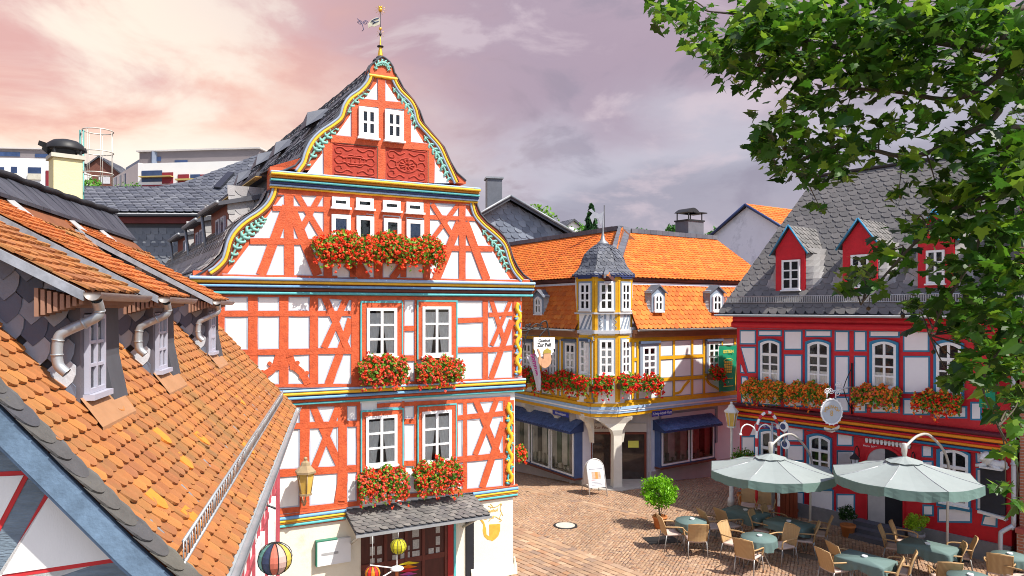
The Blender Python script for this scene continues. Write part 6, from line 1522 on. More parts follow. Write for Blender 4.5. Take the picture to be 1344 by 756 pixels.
def flower_mesh(fr, root, w, h, dep, leafn, flown, pal, ls=.035, fs=.034, hang=.45):
    """planted trough: mounded leaves spilling over, blossom heads mostly on the outside"""
    def pos(outer):
        x = random.uniform(-1, 1); tt = random.uniform(0, 1)
        bump = .78+.22*sin(x*9+h*7)*.6+random.uniform(-.12, .12)
        H = (1-.28*abs(x)**3)*bump; ang = random.uniform(-.25*pi, .95*pi*.62) if outer else random.uniform(-.2*pi, .6*pi)
        r = random.uniform(.78, 1.05) if outer else random.uniform(.35, 1.04)
        y = -dep*cos(ang)*r*.9; z = (h*(1-hang)*sin(ang)*H if ang > 0 else h*hang*sin(ang)*1.45*random.uniform(.4, 1.15))*r
        return Vector((x*w/2*(1+.04*random.uniform(-1, 1)), y-.02, z))
    m = MB(fr)
    for _ in range(leafn): leaf_quad(m, pos(False), ls*random.uniform(.6, 1.25))
    m.build('foliage', geran_leaf, root)
    m = MB(fr); pals = pal if isinstance(pal, list) else [pal]; mbs = [MB(fr) for _ in pals]
    for i in range(flown): blossom(mbs[i % len(pals)], pos(True), fs*random.uniform(.7, 1.2))
    for mb_, p in zip(mbs, pals): mb_.build('blossoms', p, root)
def flowerbox(fr, px, py, d, wpx, hpx, label, group, pal, trough, dens=1.0, depth=.26, ls=.04, fs=.04, front=None, hang=.45):
    u, z = fr.at(px, py, d-depth*.5); scale = (fr.w(u, d, z).y)/F
    h = hpx*scale; w = abs(fr.at(px+wpx/2, py, d-depth*.5)[0]-fr.at(px-wpx/2, py, d-depth*.5)[0])
    f2 = Fr(fr.w(u, d-depth*.5, z-h*.08), fr.a); t = thing('flower_box', label, 'flower box', f2, group)
    m = MB(f2); m.prismx([(-depth*.42, -.20), (depth*.5, -.20), (depth*.5, -.0), (-depth*.52, -.0)], -w*.44, w*.44)
    m.build('trough', trough, t)
    if front:
        m = MB(f2); n = max(3, int(w/.22))
        for i in range(n):
            x = -w*.42+w*.84*(i+.5)/n; m.prism([(x-.07, -.19), (x+.07, -.19), (x+.05, -.08), (x-.05, -.08)], -depth*.52-.02, -depth*.42)
        m.build('trough_ornament', front, t)
    A_ = w*h
    flower_mesh(f2, t, w, h, depth, int(1250*A_*dens/(ls/.04)**2)+40, int(300*A_*dens/(fs/.04)**2)+10, pal, ls, fs, hang)
    return t
troug = mat('dark red trough', (.22, .03, .02), .6, .2, 6); trog = mat('grey trough', (.3, .3, .32), .6, .2, 6); trob = mat('brown trough', (.16, .07, .03), .7, .2, 6)
g1 = 'flower boxes on the red half timbered house'
flowerbox(M, 497, 328, D3, 166, 56, 'very long red geranium box under the gable windows', g1, red_fl, troug, 1.25, .36, .042, .046)
flowerbox(M, 501, 485, D2, 62, 50, 'bushy geranium box under the left window of the second floor', g1, [red_fl, pink_fl], troug, 1.1, .30)
flowerbox(M, 575, 486, D2, 60, 44, 'geranium box under the right window of the second floor', g1, [red_fl, red_fl, pink_fl], troug, 1.15, .30)
flowerbox(M, 501, 634, D1, 64, 54, 'coral geranium box above the canopy, left of its twin', g1, [red_fl, pink_fl], troug, 1.05, .30, front=white_wall)
flowerbox(M, 573, 624, D1, 60, 58, 'tall leafy geranium box above the canopy, nearest the painted pipe', g1, [red_fl, pink_fl, red_fl], troug, 1.0, .30, front=white_wall)
flowerbox(Fr(M.w(ur1, 2.2, 0), M.a-pi/2*0), 682, 594, .0, 12, 28, 'small geranium bunch peeping out behind the carved corner post', g1, red_fl, troug, 1.0, .2)
g2 = 'flower boxes on the yellow inn'
for px, py, w_, fr, lab in ((686, 492, 30, YL, 'scarlet geraniums half hidden behind the white banner'), (715, 499, 32, YL, 'scarlet geranium box just right of the pipe sign'), (741, 497, 30, YL, 'scarlet geranium box under the middle shaded inn window'), (764, 503, 30, YL, 'scarlet geranium box left of the turret front'),
                            (791, 503, 36, YC, 'scarlet geranium box below the turret front window'), (824, 500, 34, YR, 'scarlet geranium box on the sunlit side right of the turret'), (853, 501, 32, YR, 'scarlet geranium box under the sunlit yellow wall window'), (939, 489, 22, YR, 'scarlet geranium box beside the green banner')):
    flowerbox(fr, px, py, -.10, w_*.74, 34 if px < 900 else 26, lab, g2, scarlet_fl, trob, .8, .28, .05, .06, hang=.55)
g3 = 'flower boxes on the crimson restaurant'
for px, py, w_, lab, pal in ((1003, 511, 52, 'orange flower box under the window nearest the yellow inn', [orange_fl]), (1061, 515, 56, 'orange flower box left of the oval hanging sign', [orange_fl]), (1152, 519, 60, 'orange and pink flower box right of the oval hanging sign', [orange_fl, orange_fl, pink_fl]), (1232, 527, 62, 'scarlet and orange flower box half covered by plane leaves', [scarlet_fl, orange_fl])):
    flowerbox(RFm, px, py, .0, w_, 38, lab, g3, pal, troug, 1.45, .30, .042, .048, front=rpan, hang=.5)

# ================================================================== overhanging plane tree
pl_leaf = mat('plane tree leaf', (.05, .10, .02), .42, .2, 6, island=['#213e10', '#2e5214', '#40701b', '#274a13', '#588722', '#1e3812', '#8ab030', '#325a16'], trans=.44, spec=.4)  # brightest greens put sunlit highlights into the leaf colour
bark = mat('plane bark', (.085, .07, .05), .85, .35, 5, .4, 20, stretch=(1, 1, .5))
tx, ty = 7.4, 5.2
PT = thing('plane_tree', 'big plane tree whose leafy boughs hang into the picture from the upper right', 'tree', Fr((tx, ty, 0), 0))
m = MB(WORLD); m.tube(catmull([(tx, ty, -.1), (tx+.05, ty, 2.5), (tx, ty+.1, 5), (tx-.1, ty+.15, 7.5), (tx-.2, ty+.2, 9.6), (tx-.4, ty+.3, 11.2)], 4), [.42-.012*i for i in range(21)], 12); m.build('trunk', bark, PT)
LIMBS = []
def limb(pix, Ys, r0):
    pts = [Vector((tx-.05, ty+.1, pix[0]))]+[pt(x, y, Y) for (x, y), Y in zip(pix[1:], Ys)]
    LIMBS.append((catmull([tuple(p) for p in pts], 6), r0))
limb([6.6, (1420, 90), (1300, 66), (1180, 50), (1080, 60), (1000, 25), (930, 15)], [5.4, 5.4, 5.5, 5.7, 5.9, 6.0], .075)
limb([6.2, (1400, 110), (1300, 160), (1200, 205), (1110, 190), (1040, 215), (1010, 235)], [5.2, 5.1, 5.2, 5.4, 5.6, 5.7], .05)
limb([6.0, (1420, 230), (1340, 250), (1260, 270), (1200, 320), (1150, 375), (1130, 400)], [5.0, 4.8, 4.9, 5.0, 5.1, 5.2], .04)
limb([5.4, (1460, 370), (1390, 400), (1330, 440), (1290, 500), (1310, 560)], [4.8, 4.6, 4.6, 4.6, 4.6], .035)
limb([7.4, (1400, -80), (1260, -60), (1120, -60), (1000, -40), (920, -20)], [5.4, 5.6, 5.8, 6.1, 6.3], .07)
limb([6.8, (1400, 20), (1310, 100), (1250, 130), (1170, 120), (1080, 120), (1020, 170)], [4.8, 4.9, 5.0, 5.2, 5.4, 5.6], .05)
limb([6.4, (1400, 180), (1320, 215), (1280, 330), (1240, 400), (1220, 440)], [4.9, 4.8, 4.8, 4.9, 5.0], .035)
m = MB(WORLD)
for pts, r in LIMBS: n = len(pts); m.tube(pts, [r*.62*(1-.86*i/(n-1)) for i in range(n)], 7)
TW = []
DENS = [((880, 10), 34), ((905, 30), 40), ((935, 55), 42), ((960, 75), 42), ((990, 40), 60), ((1015, 20), 60), ((1060, 30), 70), ((1120, 30), 70), ((1180, 30), 70), ((1240, 20), 70), ((1300, 30), 70), ((1340, 60), 60),
    ((985, 95), 40), ((1040, 80), 56), ((1090, 90), 60), ((1150, 100), 60), ((1210, 90), 56), ((1270, 100), 46), ((1330, 110), 46), ((1060, 130), 46), ((1110, 150), 50), ((1030, 160), 44), ((1005, 180), 38), ((1000, 200), 30), ((1050, 190), 44), ((1090, 200), 48), ((1130, 195), 40), ((1170, 165), 36), ((1215, 150), 34), ((1060, 225), 34), ((1100, 225), 26), ((1025, 222), 26), ((1290, 150), 34), ((1330, 180), 46), ((1250, 190), 36), ((1200, 210), 34), ((1300, 215), 46), ((1335, 240), 52), ((1270, 250), 46), ((1230, 250), 34), ((1180, 250), 24), ((1290, 290), 52), ((1330, 300), 52), ((1240, 300), 40), ((1200, 300), 36), ((1165, 330), 36), ((1130, 360), 30), ((1110, 375), 18), ((1150, 372), 28), ((1190, 345), 30), ((1250, 350), 34), ((1300, 345), 44), ((1335, 360), 44), ((1275, 395), 40), ((1315, 410), 46), ((1340, 430), 40), ((1230, 395), 26), ((1205, 420), 22), ((1195, 395), 18), ((1260, 430), 34), ((1295, 455), 40), ((1330, 475), 40), ((1265, 480), 24), ((1250, 500), 20), ((1300, 500), 30), ((1335, 520), 32), ((1310, 545), 24), ((1335, 560), 24), ((1325, 590), 18), ((1320, 635), 14), ((1335, 660), 10), ((1075, 270), 12), ((1375, 60), 60), ((1380, 200), 60), ((1380, 330), 60), ((1370, 450), 50), ((1160, 60), 60), ((1010, 55), 40)]
LOBES = [(0, .0), (.10, .16), (.02, .30), (.26, .36), (.46, .62), (.40, .28)]
def plane_leaf(mb, c, s, nrm, tip):
    a = (tip-nrm*tip.dot(nrm))
    if a.length < .05: a = nrm.cross(rvec())
    a.normalize(); b = nrm.cross(a)
    out = [(-.08, 0), (-.28, .30), (-.12, .34), (.02, .62), (.16, .40), (.34, .44), (.46, .22), (.58, .20), (.98, 0)]
    fold = random.uniform(.05, .28); curl = random.uniform(-.1, .35)
    def P(x, y): return tuple(c+a*(x*s)+b*(y*s)-nrm*(fold*abs(y)*s+curl*x*x*s*.5))
    vs = [P(x, y) for x, y in out]+[P(x, -y) for x, y in out[-2:0:-1]]
    n = len(vs); vs.append(P(.12, 0)); mb.add(vs, [(i, (i+1) % n, n) for i in range(n)])
lf_ = MB(WORLD); nl = 0; twg = []
for (px, py), sp_ in DENS:
    Y = 5.0+(1344-px)/470*1.1
    cnt = int((sp_/10)**2*(4.8 if py < 130 else 4.4 if px > 1225 and py < 530 else 2.9 if py < 250 else 2.0))+8
    c0 = pt(px, py, Y)
    twg.append(c0)
    for _ in range(cnt):
        r = abs(random.gauss(0, .5)); an = random.uniform(0, 2*pi)
        x, y = px+cos(an)*sp_*min(r, 1.05), py+sin(an)*sp_*min(r, 1.05)*.85
        d_ = Y+random.uniform(-.75, .75); c = pt(x, y, d_)
        n_ = (Vector((0, 0, 1))+rvec()*.9).normalized(); tip = Vector((-.5, -.1, -.75))+rvec()*.7
        plane_leaf(lf_, c, random.uniform(.05, .105)*random.choice((1, 1, 1.25)), n_, tip); nl += 1
# crown beyond the frame, so the tree is whole
for _ in range(2600):
    v = rvec()*random.uniform(.4, 1)**.5; c = Vector((tx-.3+v.x*2.6, ty+.3+v.y*2.4, 9.4+v.z*2.9))
    px = CX+c.x/max(c.y, .1)*F; py = HY-(c.z-HC)/max(c.y, .1)*F
    if c.y > .5 and px < 1372 and py > -10: continue
    plane_leaf(lf_, c, random.uniform(.08, .12), (Vector((0, 0, 1))+rvec()*.9).normalized(), Vector((0, 0, -1))+rvec()); nl += 1
for c in twg:                                       # twigs from the nearest limb to each clump
    best = min(((Vector(p)-c).length, i, j) for i, (pts, r) in enumerate(LIMBS) for j, p in enumerate(pts))
    p = Vector(LIMBS[best[1]][0][best[2]]); mid = p.lerp(c, .5)+rvec()*.06+Vector((0, 0, .05))
    m.tube(catmull([tuple(p), tuple(mid), tuple(c)], 4), [.007-.0006*i for i in range(9)], 5)
    for _ in range(0):
        e = c+rvec()*.25+Vector((0, 0, -.1)); m.tube([tuple(c), tuple(c.lerp(e, .5)+rvec()*.03), tuple(e)], [.005, .004, .002], 4)
m.build('limbs', bark, PT); lf_.build('crown', pl_leaf, PT)
for px, py in ((980, 80), (996, 85), (1002, 92), (1040, 178), (1030, 195), (1022, 205), (1205, 425), (1262, 440), (1185, 415), (1320, 590), (1300, 470), (1225, 462), (1140, 405)):
    c = pt(px, py, 5.3); m = MB(WORLD); m.ball(c, .016, 7, 5); m.tube([tuple(c), tuple(c+Vector((.01, 0, .09)))], .002, 4); m.build('seed_ball', mat('brown seed ball', (.09, .06, .03), .9, .3, 60, .5, 90), PT)
# distant trees
def far_tree(px, pyt, Y, w, h, n, name, label, cols, conif=False, s=.28):
    p = pt(px, pyt, Y); fr = Fr((p.x, Y, p.z-h), 0); t = thing(name, label, 'tree', fr, 'trees beyond the roofs')
    m = MB(fr); m.tube([(0, 0, -2), (0, 0, h*.5), (.1, 0, h*.92)], [w*.06, w*.04, .03], 7); m.build('trunk', bark, t)
    m = MB(fr); clumps = [(Vector((random.gauss(0, .3)*w/2, random.gauss(0, .3)*w/2, h*random.uniform(.45, .86))), w*random.uniform(.16, .27)) for _ in range(16)]
    for _ in range(n):
        if conif:
            z = random.uniform(.12, 1)**.8; tier = (z*11) % 1; R = w/2*(1-z)*(.55+.5*(1-tier))+.08; a = random.uniform(0, 2*pi); R *= random.uniform(.5, 1)*(1+.25*sin(a*5+int(z*11)*2)); c = Vector((R*cos(a), R*sin(a), z*h-R*.25))
        else:
            cc_, r_ = random.choice(clumps); c = cc_+rvec()*r_*random.uniform(.5, 1.05)
        leaf_quad(m, c, s*random.uniform(.5, 1.2))
    m.build('crown', leafmat(name+' leaves', cols, .25), t)
far_tree(706, 262, 55, 4.2, 7, 2600, 'round_tree', 'light green round tree behind the slate clad gable', ['#5d8a2a', '#78a838', '#4a7524', '#8fbc48'], s=.16)
far_tree(776, 268, 60, 4.6, 8, 3600, 'spruce_tree', 'dark pointed spruce above the orange roof', ['#27492a', '#345c33', '#1e3a24', '#44703c'], True, .17)
far_tree(757, 297, 66, 5, 5, 1400, 'leafy_shrub', 'bright green low shrub left of the spruce', ['#4f8a2a', '#6ba63a', '#3c6e22'], s=.2)
far_tree(888, 292, 80, 3.6, 6, 1300, 'leafy_tree', 'small dark tree left of the cowled chimney', ['#2d5a24', '#3f7030', '#56883c'], s=.22)
far_tree(928, 300, 82, 6, 6, 1500, 'leafy_tree', 'green treetops right of the cowled chimney', ['#3a6628', '#4f7d32', '#6b9a42'], s=.24)
far_tree(835, 298, 90, 4, 6, 700, 'leafy_tree', 'tiny treetops poking over the ridge beside the hip', ['#355f28', '#4a7830'], s=.24)
far_tree(118, 232, 58, 3.4, 4, 1200, 'leafy_shrub', 'sunny green shrub under the brown gabled house', ['#6f9a2a', '#8fb63a', '#557f22'], s=.16)
far_tree(170, 238, 50, 2.2, 2.4, 700, 'leafy_shrub', 'small pale green shrub on the roof line before the white flats', ['#a0b05a', '#7f9a3c', '#c2c47a'], s=.1)

# ================================================================== pots and plants on the square
terra = mat('terracotta pot', (.50, .17, .05), .75, .15, 5, .1, 40)
def potted(px, py, name, label, potr, poth, cw, ch_, stem, n, cols, ls, pot=terra, fl=None):
    g_ = ground(px, py); fr = Fr(g_, 0); t = thing(name, label, 'potted plant', fr)
    if poth:
        m = MB(fr); m.lathe([(potr*.72, 0), (potr*.95, poth*.8), (potr*1.06, poth*.82), (potr*1.06, poth), (potr*.92, poth), (potr*.88, poth*.88)], n=18, smooth=True); m.build('pot', pot, t)
    m = MB(fr)
    if stem:
        for k in range(3): m.tube([(.02*k-.02, 0, poth*.8), (.03*sin(k*2), .03*cos(k*2), poth+stem*.5), (.12*sin(k*2.1), .12*cos(k*2.1), poth+stem+ch_*.45)], [.018, .014, .008], 6)
        m.build('stem', bark, t)
    m = MB(fr); c0 = Vector((0, 0, poth+stem+ch_*.5))
    cl = [(Vector((v.x*cw/2, v.y*cw/2, v.z*ch_/2))*random.uniform(.45, .72), random.uniform(.26, .40)*cw/2) for v in [rvec() for _ in range(22)]]
    for _ in range(n):
        q, r_ = random.choice(cl); leaf_quad(m, c0+q+rvec()*r_*random.uniform(.5, 1.05), ls*random.uniform(.6, 1.25), asp=.45)
    m.build('foliage', leafmat(name+' leaf', cols, .4, .4), t)
    if fl:
        m = MB(fr)
        for _ in range(26): q, r_ = random.choice(cl); blossom(m, c0+q+rvec()*r_, .045)
        m.build('blossoms', fl, t)
    return t
potted(866, 693, 'lemon_tree', 'bright green lemon tree in a terracotta pot beside the first wicker chair', .21, .36, 1.30, 1.12, .14, 3000, ['#5f9a12', '#7fbc1c', '#4c8410', '#93cc2c', '#6aa818'], .052)
potted(1113, 704, 'boxwood_ball', 'dark green round box bush in a terracotta pot by the entrance steps', .20, .34, .62, .60, .0, 1500, ['#1f3d16', '#2c5420', '#17300f', '#3a6628'], .028)
potted(1203, 721, 'yellow_green_bush', 'yellow green bush behind the table by the plinth', .2, .45, .72, .55, .0, 1500, ['#8fb824', '#a5cc34', '#74a01c', '#bcd84a'], .032, trog)
potted(852, 631, 'white_flower_pot', 'pot of white flowers at the right of the shop doors', .16, .40, .5, .5, .0, 500, ['#35592a', '#4a7434', '#27441f'], .045, lead, white_fl)
potted(762, 634, 'white_flower_pot', 'pot of white flowers behind the folding pavement sign', .16, .40, .44, .5, .0, 420, ['#5a8a2a', '#76a63a', '#3f6a22'], .045, terra, white_fl)
potted(978, 668, 'oleander_bush', 'leafy green bush showing over the left parasol beside the lamp post', .25, .5, .95, 1.0, .55, 900, ['#4f7a1c', '#6c9a2a', '#34591a', '#86ac3c'], .06)

# ================================================================== street furniture
lampglass = mat('amber lamp glass', (.62, .40, .08), .25, .15, 6, spec=.5)
def lantern(fr, root, z, s, metal):
    m = MB(fr); m.lathe([(.10*s, z), (.17*s, z+.42*s)], n=6, smooth=False, ph=pi/6); m.build('glass', lampglass, root)
    m = MB(fr)
    for k in range(6):
        a = pi/6+k*pi/3; m.tube([(.105*s*cos(a), .105*s*sin(a), z), (.175*s*cos(a), .175*s*sin(a), z+.42*s)], .011*s, 5)
    m.lathe([(.13*s, z-.03*s), (.13*s, z+.01*s)], n=6, smooth=False, ph=pi/6)
    m.lathe([(.21*s, z+.41*s), (.21*s, z+.45*s), (.10*s, z+.56*s), (.08*s, z+.62*s), (.03*s, z+.66*s)], n=6, smooth=False, ph=pi/6); m.ball((0, 0, z+.69*s), .04*s, 8, 6); m.build('lamp_housing', metal, root)
wl_ = mat('cream white cast iron', (.66, .65, .60), .5, .1, 5)
lpos = ground(960, 664); lf = Fr(lpos, .3); t = thing('street_lamp', 'white cast iron street lamp with an amber lantern left of the parasols', 'street lamp', lf)
m = MB(lf); m.lathe([(.13, 0), (.12, .25), (.075, .3), (.07, .8), (.05, .86), (.045, 1.5), (.038, 2.5), (.05, 2.54), (.03, 2.6), (.02, 2.66)], n=14); m.build('post', wl_, t); lantern(lf, t, 2.62, 1.12, wl_)
# wall lantern on the red house
q = M.at(401, 634, -.42); wf = Fr(M.w(q[0], -.42, q[1]), M.a); t = thing('wall_lantern', 'weathered brass wall lantern on the white wall right of the tiled roof', 'lantern', wf)
dk_b = mat('weathered bronze', (.36, .27, .16), .5, .2, 8, metal=.3); lantern(wf, t, -.22, 1.05, dk_b)
m = MB(wf); m.tube(catmull([(0, 0, -.26), (0, .05, -.45), (0, .2, -.5), (0, .34, -.38), (0, .42, -.32)], 4), .017, 6); m.tube([(.05*cos(i*.6), .15+.05*sin(i*.6), -.42) for i in range(12)], .01, 5); m.box(-.05, .05, .40, .42, -.55, -.1); m.build('bracket', dk_b, t)
# lantern by the restaurant door
q = RFm.at(*X4(186, 335), -.18); wf = Fr(RFm.w(q[0], -.18, q[1]), RFm.a); t = thing('wall_lantern', 'black wall lantern with frosted panes left of the arched entrance', 'lantern', wf)
m = MB(wf); m.lathe([(.07, -.16), (.12, .08)], n=6, smooth=False); m.build('glass', mat('frosted lamp glass', (.6, .64, .72), .35, .1), t)
m = MB(wf)
for k in range(6): a = k*pi/3; m.tube([(.072*cos(a), .072*sin(a), -.16), (.122*cos(a), .122*sin(a), .08)], .011, 5)
m.lathe([(.15, .07), (.15, .10), (.05, .2), (.02, .24)], n=6, smooth=False); m.lathe([(.02, -.24), (.08, -.17), (.08, -.15)], n=6, smooth=False); m.build('lamp_housing', iron, t)
m = MB(wf); m.tube(catmull([(0, 0, .24), (0, .02, .36), (0, .14, .42), (0, .25, .30), (0, .27, .1)], 4), .014, 6); m.build('bracket', iron, t)
q = RFm.at(*X4(518, 318), -.12); wf = Fr(RFm.w(q[0], -.12, q[1]), RFm.a); t = thing('wall_lantern', 'black wall lantern right of the arched entrance behind the right parasol hub', 'lantern', wf)
m = MB(wf); m.lathe([(.06, -.3), (.10, -.1)], n=6, smooth=False); m.build('glass', MATS['frosted lamp glass'], t); m = MB(wf); m.lathe([(.13, -.1), (.13, -.08), (.03, .02)], n=6, smooth=False); m.tube(catmull([(0, 0, .0), (0, .02, .1), (0, .1, .16), (0, .2, .06), (0, .22, -.1)], 4), .013, 6); m.build('lamp_housing', iron, t)
# striped ornamental arch with curled lamp arms
Ya = 22.2; ap_ = [pt(993, 600, Ya), pt(993, 575, Ya), pt(994, 557, Ya), pt(1000, 545, Ya), pt(1008, 541, Ya), pt(1015, 545, Ya), pt(1020, 556, Ya), pt(1022, 572, Ya), pt(1022, 600, Ya)]
af = Fr((ap_[0].x, Ya, 0), 0); t = thing('striped_arch', 'red and white striped arch with curled white arms behind the left parasol', 'ornamental arch', af)
full = catmull([tuple(Vector((ap_[0].x, Ya, 0))), tuple(Vector((ap_[0].x, Ya, 1.0)))]+[tuple(p) for p in ap_]+[tuple(Vector((ap_[-1].x, Ya, 1.0))), tuple(Vector((ap_[-1].x, Ya, 0)))], 6)
mr, mw = MB(WORLD), MB(WORLD)
for i in range(0, len(full)-1): (mr if (i//3) % 2 else mw).tube(full[i:i+2], .045, 8, cap=False)
mr.build('red_stripes', mat('signal red paint', (.55, .02, .03), .4, .1), t); mw.build('white_stripes', white_paint, t)
m = MB(WORLD)
for pts in (((992, 566), (988, 560), (980, 557), (974, 561), (972, 568)), ((995, 566), (998, 560), (1005, 557), (1011, 561), (1013, 567))): m.tube(catmull([tuple(pt(x, y, Ya)) for x, y in pts], 4), .022, 6); c = pt(*pts[-1], Ya); m.lathe([(.025, .0), (.05, -.06), (.05, -.07)], c, 8)
m.build('curled_arms', white_paint, t)
def round_sign(px, py, lab):
    p = pt(px, py, 21.6); f2 = Fr(p, -1.0); t = thing('round_road_sign', lab, 'road sign', f2)
    m = MB(f2); r = .15; ring = [(r*cos(2*pi*k/24), r*sin(2*pi*k/24)) for k in range(24)]; m.prism(ring, -.01, .01); m.build('rim', white_paint, t); m = MB(f2); m.prism([(a*.62-.03, b*.62) for a, b in ring], -.016, -.008); m.build('disc', navy_p, t)
    m = MB(f2); m.tube([(0, .03, -.5), (0, .03, .2)], .03, 6); m.tube([(0, .03, 0), (-.5, .05, .06)], .02, 6); m.tube([(-.45, .05, .06), (-.45, .05, -p.z)], .03, 6); m.build('sign_arm', zinc, t)
round_sign(1029, 560, 'upper round white rimmed sign at the right leg of the striped arch'); round_sign(1031, 583, 'lower round white rimmed sign just above the parasol arm')
# A-board
g_ = ground(780, 648); fr = Fr((g_[0], g_[1], g_[2]), radians(18)); t = thing('pavement_sign', 'white folding pavement sign with a poster standing before the shop doors', 'pavement sign', fr)
steel = mat('pale steel tube', (.62, .62, .62), .35, .1, metal=.3)
def leaning(y0, y1):
    def f(x, z): return (x, y0+(y1-y0)*z/1.2, z)
    return f
L1 = leaning(-.36, 0); L2 = leaning(.36, .03)
shape = [(-.30, .28), (.30, .28), (.30, .92)]+[(.30*cos(pi*i/12), .92+.28*sin(pi*i/12)) for i in range(1, 12)]+[(-.30, .92)]
for Lx, nm in ((L1, 'front_panel'), (L2, 'back_panel')):
    m = MB(fr); q = [Lx(*p) for p in shape]; nrm_ = .015; m.add(q+[(a, b+nrm_, c) for a, b, c in q], [tuple(range(len(q))), tuple(range(2*len(q)-1, len(q)-1, -1))]+[(i, len(q)+i, len(q)+(i+1) % len(q), (i+1) % len(q)) for i in range(len(q))]); m.build(nm, mat('white sign panel', (.74, .73, .72), .5, .08), t)
m = MB(fr)
for Lx in (L1, L2):
    path = [Lx(-.33, 0), Lx(-.32, .92)]+[Lx(.32*cos(pi-pi*i/12), .92+.3*sin(pi*i/12)) for i in range(1, 12)]+[Lx(.32, .92), Lx(.33, 0)]; m.tube(path, .018, 6)
m.build('tube_frame', steel, t)
def poster(x0, x1, z0, z1, mt, nm, o=.012):
    m = MB(fr); q = [L1(x0, z0), L1(x1, z0), L1(x1, z1), L1(x0, z1)]; m.add([(a, b-o, c) for a, b, c in q], [(0,1,2,3)]); m.build(nm, mt, t)
poster(-.27, .27, .30, .90, mat('poster paper', (.66, .66, .67), .6, .05), 'poster', .004); poster(-.17, .17, .56, .80, mat('portrait photo print', (.45, .32, .24), .6, .5, 9), 'poster_photo', .008); poster(-.04, .06, .57, .79, mat('blonde hair print', (.5, .24, .06), .6, .3, 12), 'poster_figure', .011); poster(-.2, .0, .52, .545, mat('pink print', (.6, .25, .28), .6, .1), 'poster_caption', .008)
mg = mat('grey print', (.22, .23, .28), .6, .3, 20)
for k in range(3): poster(-.2, .2-.05*k, .36+.045*k, .375+.045*k, mg, 'poster_text', .008)
poster(-.25, .25, .885, .905, mg, 'poster_bar', .012)
# hanging inn sign with the pipe
SG = lambda x, y: (680+x/8.4, 430+y/8.4)
u_s, z_s = M.at(*SG(288, 200), -.12); hf = Fr(M.w(u_s, -.12, z_s), M.a); t = thing('hanging_inn_sign', 'white hanging inn sign lettered in black over a tan tobacco pipe', 'hanging sign', hf)
hp = lambda x, y: tuple(a-b for a, b in zip(M.at(*SG(x, y), -.12), (u_s, z_s)))
m = MB(hf); m.prism([hp(*p) for p in ((172, 108), (402, 108), (402, 232), (384, 236), (392, 270), (372, 276), (374, 300), (350, 306), (236, 320), (210, 330), (198, 298), (186, 290), (190, 262), (172, 232))], -.012, .012); m.build('board', white_paint, t)
m = MB(hf); m.ring([hp(*p) for p in ((168, 103), (406, 103), (406, 236), (168, 236))], [hp(*p) for p in ((178, 114), (396, 114), (396, 230), (178, 230))], -.014, -.010) if False else None
pipe_m = mat('tan pipe paint', (.55, .30, .17), .55, .15, 6)
m.prism([hp(*p) for p in ((278, 282), (352, 276), (360, 350), (352, 395), (325, 430), (292, 445), (262, 436), (250, 400), (262, 340), (276, 345))], -.035, .02)
m.prism([hp(*p) for p in ((205, 232), (226, 238), (242, 280), (244, 325), (262, 345), (258, 400), (275, 436), (240, 412), (220, 380), (222, 330), (232, 300), (216, 262))], -.030, .015); m.build('pipe_shape', pipe_m, t)
m = MB(hf); m.prism([hp(*p) for p in ((268, 285), (360, 278), (350, 245), (328, 236), (315, 226), (300, 238), (280, 248))], -.04, .02); m.build('pipe_lid', mat('olive gilt lid', (.36, .28, .05), .45, .15), t)
m = MB(hf); cth = hp(285, 145), hp(285, 192); text_mesh(m, 'Gasthof', *cth[0], .105, -.016, 1.0, .003); text_mesh(m, 'Zur Peif', *cth[1], .125, -.016, .95, .004); m.build('lettering', iron, t)
m = MB(hf); a0 = hp(40, 240); top = hp(285, 30); c0 = (-(u_s-ur2)+.0, 0)
m.tube(catmull([(ur2-u_s, .05, hp(0, 330)[1]), (hp(60, 210)[0], 0, hp(60, 210)[1]), (hp(100, 60)[0], 0, hp(100, 60)[1]), (hp(190, -40)[0], 0, hp(190, -40)[1]), (hp(270, -20)[0], 0, hp(270, -20)[1])], 5), .016, 6)
m.tube(catmull([(ur2-u_s, .05, hp(0, 40)[1]), (hp(100, 30)[0], 0, hp(100, 30)[1]), (hp(200, 0)[0], 0, hp(200, 0)[1]), (hp(290, 10)[0], 0, hp(290, 10)[1])], 5), .018, 6)
for cx_, cy_, r_ in ((100, -10, 30), (40, 120, 22), (230, -20, 24), (130, -30, 18)): 
    c_ = hp(cx_, cy_); rr = r_/8.4/F*18; m.tube([(c_[0]+rr*(1-k/26)*cos(k*.5), 0, c_[1]+rr*(1-k/26)*sin(k*.5)) for k in range(22)], .011, 5)
m.tube(catmull([(hp(240, 20)[0], 0, hp(240, 20)[1]), (hp(255, -50)[0], 0, hp(255, -50)[1]), (hp(310, -70)[0], 0, hp(310, -70)[1]), (hp(330, 20)[0], 0, hp(330, 20)[1]), (hp(345, 95)[0], 0, hp(345, 95)[1])], 5), .02, 6); m.tube(catmull([(hp(330, 0)[0], 0, hp(330, 0)[1]), (hp(255, 70)[0], 0, hp(255, 70)[1]), (hp(235, 105)[0], 0, hp(235, 105)[1])], 4), .018, 6); m.build('scroll_bracket', iron, t)
